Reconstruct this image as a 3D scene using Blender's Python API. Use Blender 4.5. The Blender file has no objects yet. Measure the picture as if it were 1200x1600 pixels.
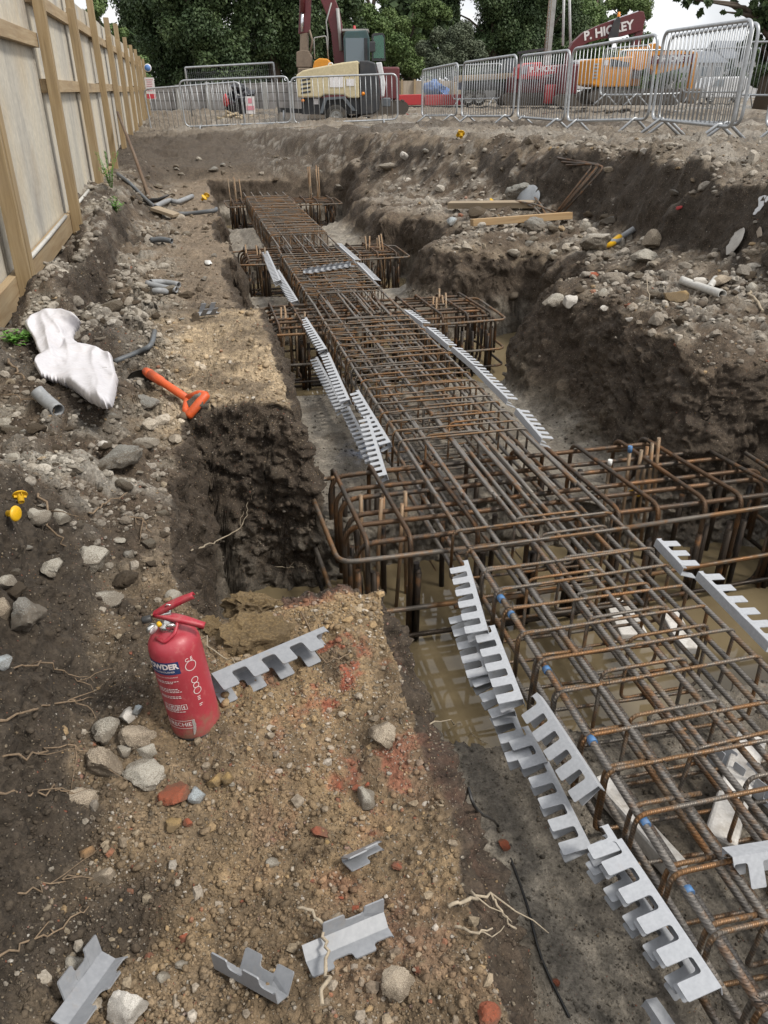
import bpy, bmesh, math, random
import numpy as np
from mathutils import Vector, Matrix, Euler
rng = np.random.default_rng(7); random.seed(7)
sc = bpy.context.scene; COL = sc.collection
# ------------------------------------------------------------------ camera frame
FPX = 1202.0; PIT = math.atan(660/FPX); HEAD = math.atan(325/FPX*math.cos(PIT)); CZ = 1.5
cP, sP, cT, sT = math.cos(PIT), math.sin(PIT), math.cos(HEAD), math.sin(HEAD)
def ray(u, v):
    a = (u-600)/FPX; b = (800-v)/FPX; F = cP+b*sP
    return Vector((a*cT+F*sT, F*cT-a*sT, -sP+b*cP))
def at(u, v, z):                       # point of the world on the level z
    d = ray(u, v); t = (z-CZ)/d.z
    return Vector((d.x*t, d.y*t, z))
def atD(u, v, D):                      # point at forward distance D
    d = ray(u, v); F = d.x*sT+d.y*cT; t = D/F
    return Vector((d.x*t, d.y*t, CZ+d.z*t))
def fr(right, fwd, z=0.0):             # right / forward of the viewing heading -> world
    return Vector((right*cT+fwd*sT, fwd*cT-right*sT, z))
cam = bpy.data.cameras.new('camera'); camo = bpy.data.objects.new('camera', cam); COL.objects.link(camo)
cam.sensor_fit = 'VERTICAL'; cam.sensor_height = 32.0; cam.lens = 32.0*FPX/1600.0
cam.clip_start = 0.05; cam.clip_end = 2000
camo.location = (0, 0, CZ); camo.rotation_euler = (math.pi/2-PIT, 0, -HEAD)
sc.camera = camo
# ------------------------------------------------------------------ tags and mesh building
def tag(o, label=None, cat=None, group=None, kind=None):
    if label: o['label'] = label
    if cat: o['category'] = cat
    if group: o['group'] = group
    if kind: o['kind'] = kind
    return o
def empty(name, loc=(0,0,0), rot=(0,0,0), label=None, cat=None, group=None):
    o = bpy.data.objects.new(name, None); COL.objects.link(o)
    o.empty_display_size = 0.1
    o.location = loc; o.rotation_euler = rot
    return tag(o, label, cat, group)
def link(name, me, parent=None, mat=None, loc=None, rot=None):
    o = bpy.data.objects.new(name, me); COL.objects.link(o)
    if mat is not None and not me.materials: me.materials.append(mat)
    if parent is not None: o.parent = parent
    if loc is not None: o.location = loc
    if rot is not None: o.rotation_euler = rot
    return o
def copy_tree(o, parent=None):
    c = o.copy(); COL.objects.link(c)
    if parent is not None: c.parent = parent
    for ch in list(o.children): copy_tree(ch, c)
    return c
def sm(a, b, x):
    t = np.clip((x-a)/(b-a), 0, 1); return t*t*(3-2*t)
def fillet(pts, r, seg=4):
    P = [Vector(p) for p in pts]; out = [P[0]]
    for i in range(1, len(P)-1):
        a, b, c = P[i-1], P[i], P[i+1]
        d0 = (a-b); d1 = (c-b); l0, l1 = d0.length, d1.length
        if l0 < 1e-6 or l1 < 1e-6: continue
        d0 /= l0; d1 /= l1
        ang = d0.angle(d1, math.pi)
        if ang > math.pi-0.02: out.append(b); continue
        t = min(r/math.tan(ang/2), l0*0.49, l1*0.49)
        p0, p1 = b+d0*t, b+d1*t
        for k in range(seg+1):
            s = k/seg
            out.append((p0*(1-s)+b*s)*(1-s)+(b*(1-s)+p1*s)*s)
    out.append(P[-1]); return out
class MB:
    def __init__(s): s.v = []; s.f = []; s.al = []; s.smooth = []; s.mi = []
    def add(s, vs, fs, smooth=False, al=None, mi=0):
        o = len(s.v); s.v += [tuple(p) for p in vs]
        s.al += al if al else [(0., 0., 0.)]*len(vs)
        for f in fs: s.f.append(tuple(i+o for i in f)); s.smooth.append(smooth); s.mi.append(mi)
        return s
    def box(s, c, d, R=None, mi=0, bev=0.0):
        x, y, z = d[0]/2, d[1]/2, d[2]/2
        if bev > 0:
            bm = bmesh.new(); bmesh.ops.create_cube(bm, size=1.0)
            for v in bm.verts: v.co = Vector((v.co.x*d[0], v.co.y*d[1], v.co.z*d[2]))
            bmesh.ops.bevel(bm, geom=bm.edges[:], offset=bev, segments=2, affect='EDGES', profile=0.5)
            vs = [v.co.copy() for v in bm.verts]; bm.verts.index_update()
            fs = [[v.index for v in f.verts] for f in bm.faces]; bm.free()
        else:
            vs = [Vector((i, j, k)) for i in (-x, x) for j in (-y, y) for k in (-z, z)]
            fs = [(0,1,3,2),(4,6,7,5),(0,4,5,1),(2,3,7,6),(0,2,6,4),(1,5,7,3)]
        if R is not None: vs = [R @ v for v in vs]
        c = Vector(c); return s.add([v+c for v in vs], fs, mi=mi)
    def beam(s, a, b, w, h, up=(0,0,1), mi=0, bev=0.0):
        a, b = Vector(a), Vector(b); d = (b-a); L = d.length; d.normalize()
        u = Vector(up); x = d.cross(u)
        if x.length < 1e-4: x = Vector((1,0,0))
        x.normalize(); z = x.cross(d)
        R = Matrix((x, d, z)).transposed()
        return s.box((a+b)/2, (w, L, h), R, mi, bev)
    def tube(s, pts, r, n=8, closed=False, skew=0.0, cap=True, mi=0, smooth=True):
        P = [Vector(p) for p in pts]; N = len(P)
        rr = r if hasattr(r, '__len__') else [r]*N
        T = []
        for i in range(N):
            if closed: t = P[(i+1) % N]-P[i-1]
            else: t = P[min(i+1, N-1)]-P[max(i-1, 0)]
            T.append(t.normalized() if t.length > 1e-9 else Vector((0,0,1)))
        up = Vector((0,0,1)) if abs(T[0].z) < 0.9 else Vector((1,0,0))
        nx = (up-T[0]*up.dot(T[0])).normalized()
        vs, al, L = [], [], 0.0
        for i in range(N):
            if i:
                L += (P[i]-P[i-1]).length
                nx = nx-T[i]*nx.dot(T[i])
                if nx.length < 1e-6: nx = T[i].orthogonal()
                nx.normalize()
            ny = T[i].cross(nx)
            for k in range(n):
                a = 2*math.pi*k/n; c_, s_ = math.cos(a), math.sin(a)
                vs.append(P[i]+(nx*c_+ny*s_)*rr[i]); al.append((L+skew*rr[i]*c_, c_, s_))
        fs = []
        for i in range(N if closed else N-1):
            j = (i+1) % N
            for k in range(n):
                m = (k+1) % n; fs.append((i*n+k, i*n+m, j*n+m, j*n+k))
        s.add(vs, fs, smooth, al, mi)
        if cap and not closed:
            o = len(s.v)-len(vs)
            s.f.append(tuple(o+k for k in reversed(range(n)))); s.smooth.append(False); s.mi.append(mi)
            s.f.append(tuple(o+(N-1)*n+k for k in range(n))); s.smooth.append(False); s.mi.append(mi)
        return s
    def lathe(s, prof, n=32, c=(0,0,0), axis='z', mi=0, smooth=True):
        vs, fs = [], []; c = Vector(c)
        for (r, z) in prof:
            for k in range(n):
                a = 2*math.pi*k/n
                p = (r*math.cos(a), r*math.sin(a), z)
                if axis == 'y': p = (p[0], p[2], p[1])
                if axis == 'x': p = (p[2], p[0], p[1])
                vs.append(Vector(p)+c)
        for i in range(len(prof)-1):
            for k in range(n):
                m = (k+1) % n; fs.append((i*n+k, i*n+m, (i+1)*n+m, (i+1)*n+k))
        return s.add(vs, fs, smooth, mi=mi)
    def prism(s, poly, a, b, axis='y', mi=0, smooth=False):     # polygon (x,z) pulled along y, or (y,z) along x, or (x,y) along z
        n = len(poly)
        def pt(p, t):
            return {'y': (p[0], t, p[1]), 'x': (t, p[0], p[1]), 'z': (p[0], p[1], t)}[axis]
        vs = [pt(p, a) for p in poly]+[pt(p, b) for p in poly]
        fs = [tuple(range(n)), tuple(range(2*n-1, n-1, -1))]
        fs += [(i, i+n, (i+1) % n+n, (i+1) % n) for i in range(n)]
        return s.add(vs, fs, smooth, mi=mi)
    def mesh(s, name, mats=None):
        me = bpy.data.meshes.new(name); me.from_pydata(s.v, [], s.f)
        me.polygons.foreach_set('use_smooth', s.smooth); me.polygons.foreach_set('material_index', s.mi)
        at_ = me.attributes.new('along', 'FLOAT_VECTOR', 'POINT')
        at_.data.foreach_set('vector', np.array(s.al, dtype=np.float32).ravel())
        for m in (mats or []): me.materials.append(m)
        me.update(); return me
    def build(s, name, mat, parent=None, loc=None, rot=None, fix=True, bevel=0.0):
        me = s.mesh(name)
        if fix or bevel:
            bm = bmesh.new(); bm.from_mesh(me)
            if bevel:
                bmesh.ops.remove_doubles(bm, verts=bm.verts[:], dist=1e-5)
                es = [e for e in bm.edges if len(e.link_faces) == 2 and e.calc_face_angle(0) > 0.5]
                bmesh.ops.bevel(bm, geom=es, offset=bevel, segments=2, affect='EDGES', profile=0.5)
            bmesh.ops.recalc_face_normals(bm, faces=bm.faces[:]); bm.to_mesh(me); bm.free()
        for m in (mat if isinstance(mat, (list, tuple)) else [mat]): me.materials.append(m)
        return link(name, me, parent, None, loc, rot)
# ------------------------------------------------------------------ noise in numpy
_tr = np.random.default_rng(11)
_T2 = _tr.random((8, 256, 256)).astype(np.float32); _T3 = _tr.random((64, 64, 64)).astype(np.float32)
def vnoise(x, y, z=None, seed=0):
    x0, y0 = np.floor(x), np.floor(y)
    fx, fy = (x-x0).astype(np.float32), (y-y0).astype(np.float32)
    fx = fx*fx*fx*(fx*(fx*6-15)+10); fy = fy*fy*fy*(fy*(fy*6-15)+10)
    ix, iy = x0.astype(np.int64)+seed*37, y0.astype(np.int64)+seed*91
    if z is None:
        T = _T2[seed % 8]; i0, i1, j0, j1 = ix & 255, (ix+1) & 255, iy & 255, (iy+1) & 255
        r = (T[i0, j0]*(1-fx)+T[i1, j0]*fx)*(1-fy)+(T[i0, j1]*(1-fx)+T[i1, j1]*fx)*fy
        return r*2-1
    z0 = np.floor(z); fz = (z-z0).astype(np.float32); fz = fz*fz*(3-2*fz); iz = z0.astype(np.int64)+seed*53
    i0, i1, j0, j1 = ix & 63, (ix+1) & 63, iy & 63, (iy+1) & 63
    def L(k):
        return (_T3[i0, j0, k]*(1-fx)+_T3[i1, j0, k]*fx)*(1-fy)+(_T3[i0, j1, k]*(1-fx)+_T3[i1, j1, k]*fx)*fy
    r = L(iz & 63)*(1-fz)+L((iz+1) & 63)*fz
    return r*2-1
def fbm(x, y, z=None, oct=4, seed=0, gain=0.5):
    a, s, t = 1.0, 0.0, 0.0
    for i in range(oct):
        s = s+a*vnoise(x, y, z, seed+i*17); t += a; a *= gain
        x, y = x*1.79-y*0.96+5.2, x*0.96+y*1.79+1.7
        if z is not None: z = z*2.03+3.1
    return s/t*1.25
def lumps(x, y, seed=0, jit=0.9, dens=1.0):          # rounded clods, 0..1
    ix, iy = np.floor(x).astype(np.int64)+seed*29, np.floor(y).astype(np.int64)+seed*71
    x = x+seed*29; y = y+seed*71
    out = np.zeros(x.shape, dtype=np.float32)
    for dx in (-1, 0, 1):
        for dy in (-1, 0, 1):
            cx, cy = ix+dx, iy+dy; i, j = cx & 255, cy & 255
            px = cx+0.5+jit*(_T2[0][i, j]-0.5); py = cy+0.5+jit*(_T2[1][i, j]-0.5)
            R = np.where(_T2[3][i, j] < dens, 0.2+0.4*_T2[2][i, j]**2, 1e-3)
            d2 = ((x-px)**2+(y-py)**2)/(R*R)
            out = np.maximum(out, np.sqrt(np.clip(1-d2, 0, 1))*R*1.6)
    return out
# ------------------------------------------------------------------ node materials
class NT:
    def __init__(s, name):
        s.m = bpy.data.materials.new(name); s.m.use_nodes = True; s.t = s.m.node_tree
        s.b = s.t.nodes['Principled BSDF']; s.out = s.t.nodes['Material Output']
    def n(s, typ, **kw):
        nd = s.t.nodes.new(typ)
        for k, v in kw.items():
            if k in nd.inputs: nd.inputs[k].default_value = v
            else: setattr(nd, k, v)
        return nd
    def l(s, a, b): s.t.links.new(a, b); return s
    def coord(s, kind='Object'): return s.n('ShaderNodeTexCoord').outputs[kind]
    def attr(s, name, out='Vector'): return s.n('ShaderNodeAttribute', attribute_name=name).outputs[out]
    def noise(s, vec, scale, detail=4, rough=0.55, dist=0.0, out='Fac'):
        nd = s.n('ShaderNodeTexNoise'); nd.inputs['Scale'].default_value = scale; nd.inputs['Detail'].default_value = detail
        nd.inputs['Roughness'].default_value = rough; nd.inputs['Distortion'].default_value = dist
        if vec is not None: s.l(vec, nd.inputs['Vector'])
        return nd.outputs[out]
    def voro(s, vec, scale, feat='F1', out='Distance', rand=1.0):
        nd = s.n('ShaderNodeTexVoronoi', feature=feat); nd.inputs['Scale'].default_value = scale; nd.inputs['Randomness'].default_value = rand
        if vec is not None: s.l(vec, nd.inputs['Vector'])
        return nd.outputs[out]
    def ramp(s, fac, stops, interp='LINEAR'):
        nd = s.n('ShaderNodeValToRGB'); cr = nd.color_ramp; cr.interpolation = interp
        while len(cr.elements) < len(stops): cr.elements.new(0.5)
        for e, (p, c) in zip(cr.elements, stops):
            e.position = p; e.color = (c, c, c, 1) if not hasattr(c, '__len__') else (*c, 1)
        s.l(fac, nd.inputs['Fac']); return nd.outputs['Color']
    def math(s, op, a, b=None, clamp=False):
        nd = s.n('ShaderNodeMath', operation=op); nd.use_clamp = clamp
        for i, v in enumerate((a, b)):
            if v is None: continue
            if isinstance(v, (int, float)): nd.inputs[i].default_value = v
            else: s.l(v, nd.inputs[i])
        return nd.outputs[0]
    def mix(s, fac, a, b, mode='MIX'):
        nd = s.n('ShaderNodeMix', data_type='RGBA', blend_type=mode)
        for sk, v in ((nd.inputs[0], fac), (nd.inputs[6], a), (nd.inputs[7], b)):
            if isinstance(v, (int, float)): sk.default_value = v
            elif isinstance(v, tuple): sk.default_value = (*v, 1)
            else: s.l(v, sk)
        return nd.outputs[2]
    def bump(s, h, strength=0.3, dist=0.01, normal=None):
        nd = s.n('ShaderNodeBump'); nd.inputs['Strength'].default_value = strength; nd.inputs['Distance'].default_value = dist
        s.l(h, nd.inputs['Height'])
        if normal is not None: s.l(normal, nd.inputs['Normal'])
        return nd.outputs['Normal']
    def set(s, **kw):
        for k, v in kw.items():
            k = k.replace('_', ' ')
            if isinstance(v, (int, float)): s.b.inputs[k].default_value = v
            elif isinstance(v, tuple): s.b.inputs[k].default_value = (*v, 1)
            else: s.l(v, s.b.inputs[k])
        return s
def simple(name, col, rough=0.6, metal=0.0, dirt=0.35, dirtcol=(0.10,0.08,0.06), scale=6.0, bump=0.15, var=0.12, dscale=1.0):
    t = NT(name); co = t.coord()
    n1 = t.noise(co, scale, 6, 0.65); n2 = t.noise(co, scale*7, 4, 0.6)
    c = t.mix(t.ramp(n2, [(0.3, 0), (0.7, 1)]), tuple(max(0, x*(1-var)) for x in col), tuple(min(1, x*(1+var)) for x in col))
    c = t.mix(t.math('MULTIPLY', t.ramp(n1, [(0.48, 0), (0.75, 1)]), dirt), c, dirtcol)
    t.set(Base_Color=c, Roughness=t.ramp(n1, [(0.2, max(0.05, rough-0.12)), (0.8, min(1, rough+0.15))]), Metallic=metal)
    if bump: t.set(Normal=t.bump(n2, bump, 0.003*dscale))
    return t.m
# ------------------------------------------------------------------ sky, sun, exposure
SUN_EL, SUN_AZ = math.radians(52), math.radians(128)      # azimuth clockwise from +Y
w = bpy.data.worlds.new("World"); sc.world = w; w.use_nodes = True
nt = w.node_tree; bg = nt.nodes['Background']
sky = nt.nodes.new('ShaderNodeTexSky'); sky.sky_type = 'NISHITA'; sky.sun_disc = False
sky.sun_elevation = SUN_EL; sky.sun_rotation = SUN_AZ; sky.air_density = 1.0; sky.dust_density = 3.0; sky.ozone_density = 1.0
tc = nt.nodes.new('ShaderNodeTexCoord')
def _w(typ, **kw):
    nd = nt.nodes.new(typ)
    for k, v in kw.items():
        if k in nd.inputs: nd.inputs[k].default_value = v
        else: setattr(nd, k, v)
    return nd
mp = _w('ShaderNodeMapping'); mp.inputs['Scale'].default_value = (1, 1, 2.2); nt.links.new(tc.outputs['Generated'], mp.inputs['Vector'])
cn = _w('ShaderNodeTexNoise', Scale=2.6, Detail=7.0, Roughness=0.55); nt.links.new(mp.outputs[0], cn.inputs['Vector'])
cr = _w('ShaderNodeValToRGB'); cr.color_ramp.elements[0].position = 0.34; cr.color_ramp.elements[1].position = 0.55
cr.color_ramp.elements[0].color = (0.55,)*3+(1,); nt.links.new(cn.outputs['Fac'], cr.inputs['Fac'])
cn2 = _w('ShaderNodeTexNoise', Scale=5.0, Detail=5.0); nt.links.new(mp.outputs[0], cn2.inputs['Vector'])
cc = _w('ShaderNodeValToRGB'); cc.color_ramp.elements[0].color = (6.4, 6.7, 7.2, 1); cc.color_ramp.elements[1].color = (11.5, 11.3, 11.0, 1)
cc.color_ramp.elements[0].position = 0.3; cc.color_ramp.elements[1].position = 0.7
nt.links.new(cn2.outputs['Fac'], cc.inputs['Fac'])
mx = _w('ShaderNodeMix', data_type='RGBA'); nt.links.new(cr.outputs[0], mx.inputs[0]); nt.links.new(sky.outputs[0], mx.inputs[6]); nt.links.new(cc.outputs[0], mx.inputs[7])
nt.links.new(mx.outputs[2], bg.inputs['Color']); bg.inputs['Strength'].default_value = 0.086
sl = bpy.data.lights.new('sun', 'SUN'); so = bpy.data.objects.new('sun', sl); COL.objects.link(so)
sl.energy = 2.1; sl.angle = math.radians(10); sl.color = (1.0, 0.95, 0.87)
sd = Vector((math.sin(SUN_AZ)*math.cos(SUN_EL), math.cos(SUN_AZ)*math.cos(SUN_EL), math.sin(SUN_EL)))
so.rotation_euler = sd.to_track_quat('Z', 'Y').to_euler()
sc.view_settings.view_transform = 'Standard'; sc.view_settings.look = 'None'; sc.view_settings.gamma = 1.0
sc.view_settings.use_curve_mapping = False; sc.view_settings.exposure = 0.6
sc.cycles.max_bounces = 6; sc.cycles.diffuse_bounces = 3; sc.cycles.glossy_bounces = 3; sc.cycles.transmission_bounces = 4
sc.cycles.transparent_max_bounces = 8; sc.cycles.use_denoising = True
sc.cycles.sample_clamp_indirect = 6.0
# ------------------------------------------------------------------ the ground
def sdbox(X, Y, x0, x1, y0, y1, r=0.08):
    qx = np.abs(X-(x0+x1)/2)-(x1-x0)/2+r; qy = np.abs(Y-(y0+y1)/2)-(y1-y0)/2+r
    return np.hypot(np.maximum(qx, 0), np.maximum(qy, 0))+np.minimum(np.maximum(qx, qy), 0)-r
PITS = [(-0.10, 2.62, 1.43, 2.55), (0.24, 2.5, 4.14, 5.75), (0.24, 2.15, 6.55, 7.95), (0.38, 2.15, 10.2, 11.8)]
YC = [0, 3.0, 3.75, 4.9, 6.2, 7.3, 9, 10.4, 12, 14, 17]; XC = [2.75, 2.86, 2.98, 3.32, 3.57, 3.6, 3.55, 3.3, 2.8, 2.0, 1.2]
HOLES = [(-0.60, 4.75, 0.17), (-0.48, 6.9, 0.16), (-0.62, 3.35, 0.15), (-0.55, 9.2, 0.2)]
def upper(X, Y):
    zu = 0.68+(0.33-0.011*np.clip(Y-8, -4, 14))*sm(-0.5, 4.0, X)
    zu = zu+(0.86-zu)*sm(24, 36, Y)
    return zu+0.03*fbm(X*0.7, Y*0.7, oct=3, seed=91)+0.035*sm(11, 15, Y)*np.abs(fbm(X*1.6, Y*0.9, oct=3, seed=93))
def zones(X, Y):
    rt = sm(0.8, 1.6, X)
    wx = X+(0.035+0.12*rt)*fbm(X*2.1, Y*2.1, oct=3, seed=3)+0.013*fbm(X*9, Y*9, oct=3, seed=5)
    wy = Y+(0.04+0.12*rt)*fbm(X*2.3, Y*2.3, oct=3, seed=13)+0.013*fbm(X*9, Y*9, oct=3, seed=15)
    wx = wx+(1-sm(0.6, 1.0, X))*np.interp(Y, [0.4, 0.7, 1.0, 1.3, 1.6, 2.4, 3.0, 3.8], [0.03, 0.025, 0.005, -0.03, -0.03, -0.01, -0.015, 0.01])
    # below-ground shape: trench plus cross pits
    right = sm(0.9, 1.4, X)
    d = sdbox(wx, wy, 0.335, 1.84, -3, 12.1, 0.1)
    dp = np.full_like(X, 9.0)
    for p in PITS: dp = np.minimum(dp, sdbox(wx, wy, *p, 0.06))
    din = np.minimum(d, dp)
    return wx, wy, right, d, dp, din
def height(X, Y, full=True):
    wx, wy, right, d, dp, din = zones(X, Y)
    # --- tops
    TL = np.interp(Y, [0, 1.4, 2.4, 4, 4.6, 7, 8.5, 12], [0.53, 0.53, 0.50, 0.50, 0.44, 0.44, 0.38, 0.33])
    near = 1-sm(1.5, 2.1, Y)
    TL = TL+near*(0.30*sm(-0.24, -0.52, X)+0.05*sm(0.75, 0.3, Y)*sm(-0.1, -0.3, X))
    TL = TL+(1-near)*(1-sm(3.4, 4.2, Y))*0.10*sm(-0.15, -0.5, X)
    TL = TL+sm(3.5, 4.0, Y)*(1-sm(7.0, 8.5, Y))*0.20*sm(-0.50, -0.62, wx)*(1-sm(-0.68, -0.84, wx))
    TL = TL+sm(7.0, 8.5, Y)*0.22*sm(-0.3, -0.7, wx)-0.06*sm(-0.72, -0.9, X)*(1-sm(6, 8, Y))*(1-near)
    TL = TL-0.13*np.exp(-(((X+0.42)/0.16)**2+((Y-3.1)/0.22)**2))
    for (hx, hy, hr) in HOLES: TL = TL-0.16*np.exp(-(((X-hx)/hr)**2+((Y-hy)/(hr*1.4))**2))
    TR = np.interp(Y, [0, 4.2, 5.2, 8, 9, 12], [0.62, 0.64, 0.50, 0.48, 0.42, 0.36])
    TR = TR-0.20*np.exp(-np.maximum(din, 0)/0.22)+0.05*sm(2.4, 3.0, X)*(1-sm(4.2, 5.2, Y))
    T = TL*(1-right)+TR*right
    xc = np.interp(Y, YC, XC)
    bw = np.interp(Y, [3, 5, 7, 9, 11], [0.24, 0.28, 0.40, 0.75, 1.0])
    U = sm(0, 1, (wx-(xc-bw))/bw)
    yf = Y+0.45*fbm(X*1.1, Y*1.1, oct=2, seed=44)
    U = np.maximum(U, 0.45*sm(12.1, 12.9, yf)+0.55*sm(13.6, 16.6, yf))
    zu = upper(X, Y)
    T = T+(zu-T)*U
    rough = 0.55+0.45*np.clip(U+(1-right), 0, 1)
    # --- floor
    fl = -0.33*(1-sm(-0.05, 0.06, dp))
    ww = 0.075+0.10*right
    t = sm(-ww, ww*0.9, din)
    z = fl+(T-fl)*t
    lum = 1.0
    amp = 0.25+0.75*t
    z = z+amp*(0.035*fbm(X*2.6, Y*2.6, oct=3, seed=21))
    # clods and rubble
    rub = sm(-0.1, 0.5, fbm(X*1.3+7, Y*1.3, oct=3, seed=33))
    leftrub = sm(0.0, -0.3, X)*sm(1.5, 1.9, Y)*(1-sm(9, 12, Y))
    rightrub = right*sm(0.12, 0.4, din)*(1-U)
    k = np.clip(0.35*rub+0.8*leftrub+0.7*rightrub+0.5*U, 0, 1)*t
    wmk = 1-0.92*np.maximum(sm(0.03, 0.25, 4*t*(1-t)), sm(0.05, 0.3, 4*U*(1-U))*(Y < 12))
    k = k*wmk
    if full:
        z = z+k*0.055*lumps(X*7, Y*7, seed=51, dens=0.55)+(0.15*wmk+k)*t*0.030*lumps(X*15+3, Y*15, seed=52, dens=0.6)
        z = z+wmk*(0.12+0.7*t)*0.014*lumps(X*34, Y*34+9, seed=53, dens=0.55)
        z = z+wmk*(0.2+0.8*t)*(0.010*fbm(X*18, Y*18, oct=4, seed=61, gain=0.6))
        z = z+(1-sm(1.5, 2.0, Y))*sm(-0.14, -0.34, X)*0.045*fbm(X*7, Y*7, oct=4, seed=64)
        z = z+wmk*U*0.075*lumps(X*3.1, Y*3.1+4, seed=57, dens=0.5)*sm(1.5, 4, Y)+U*0.05*np.abs(fbm(X*2.2, Y*2.2, oct=4, seed=58))
        nearm = np.exp(-np.hypot(X, Y)/3.0)
        z = z+wmk*(0.25+0.75*t)*nearm*(0.0045*fbm(X*90, Y*90, oct=3, seed=71, gain=0.65)+0.004*lumps(X*85, Y*85, seed=72, dens=0.5))
    return z
# polar grid whose rows crowd where the ground turns steep
PH0, PH1 = math.radians(-122), math.radians(122)
NA, NR = 1040, 1480
rs = np.exp(np.linspace(math.log(0.15), math.log(420), 3600)); NCo = 601
phc = np.linspace(PH0, PH1, NCo)
RR, PP = np.meshgrid(rs, phc)
def polar(r, ph):
    a, f_ = r*np.sin(ph), r*np.cos(ph)
    return a*cT+f_*sT, f_*cT-a*sT
Xc, Yc = polar(RR, PP); Zc = height(Xc, Yc, False)
rm = RR[:, 1:]
dr = np.diff(RR, axis=1); dz = np.diff(Zc, axis=1); dz = np.where(dz > 0, dz, -0.3*dz)
met = dr/(1+rm*rm)+0.012*dr/rm+0.85*dz/np.sqrt(1+rm*rm)
ker = np.ones(13)/13
pad = np.pad(met, ((6, 6), (0, 0)), mode='edge')
met = sum(pad[i:i+NCo] for i in range(13))/13
cum = np.concatenate([np.zeros((NCo, 1)), np.cumsum(met, axis=1)], axis=1); cum /= cum[:, -1:]
tt = np.linspace(0, 1, NR)
Rk = np.array([np.interp(tt, cum[i], rs) for i in range(NCo)])
PF = math.radians(52); ph = np.concatenate([np.linspace(PH0, -PF, 70)[:-1], np.linspace(-PF, PF, NA), np.linspace(PF, PH1, 70)[1:]]); NA = len(ph); fi = (ph-PH0)/(PH1-PH0)*(NCo-1); i0 = np.minimum(fi.astype(int), NCo-2); ff = (fi-i0)[:, None]
Rg = Rk[i0]*(1-ff)+Rk[i0+1]*ff
GX, GY = polar(Rg, ph[:, None]); GZ = height(GX, GY, True)
def gnormals(X, Y, Z):
    P = np.stack([X, Y, Z], -1)
    du = np.gradient(P, axis=0); dv = np.gradient(P, axis=1)
    n = np.cross(du, dv); n /= np.linalg.norm(n, axis=-1, keepdims=True)+1e-12
    return n*np.sign(n[..., 2:3]+1e-9)
gz_flat = sm(14, 17, GY)*sm(0.10, 0.20, fbm(GX*0.22, GY*0.30, oct=3, seed=140))*sm(0.5, 2.5, GX-0.0*GY)
GZ = GZ*(1-gz_flat)+gz_flat*(0.875-0.07*(1-sm(16, 26, GY)))
Nn = gnormals(GX, GY, height(GX, GY, False))
steep = sm(0.16, 0.6, 1-np.clip(Nn[..., 2], 0, 1))
dd = 0.060*fbm(GX*4, GY*4, GZ*5, oct=3, seed=81)+0.045*np.abs(fbm(GX*11, GY*11, GZ*14, oct=4, seed=83, gain=0.6))-0.015+0.02*sm(0.1, 0.35, fbm(GX*24, GY*24, GZ*24, oct=2, seed=84))
dd = dd+0.010*fbm(GX*60, GY*60, GZ*60, oct=2, seed=85)
lv = np.clip(1-np.abs(GZ-0.3)/1.5, 0, 1)
GX = GX+Nn[..., 0]*dd*steep*lv; GY = GY+Nn[..., 1]*dd*steep*lv; GZ = GZ+Nn[..., 2]*dd*steep*lv
_rough = np.clip((1-np.clip(gnormals(GX, GY, GZ)[..., 2], 0, 1))*1.6, 0, 1); Nn = gnormals(GX, GY, GZ)
steep = np.clip(steep+0.18*_rough*steep, 0, 1)
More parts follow.
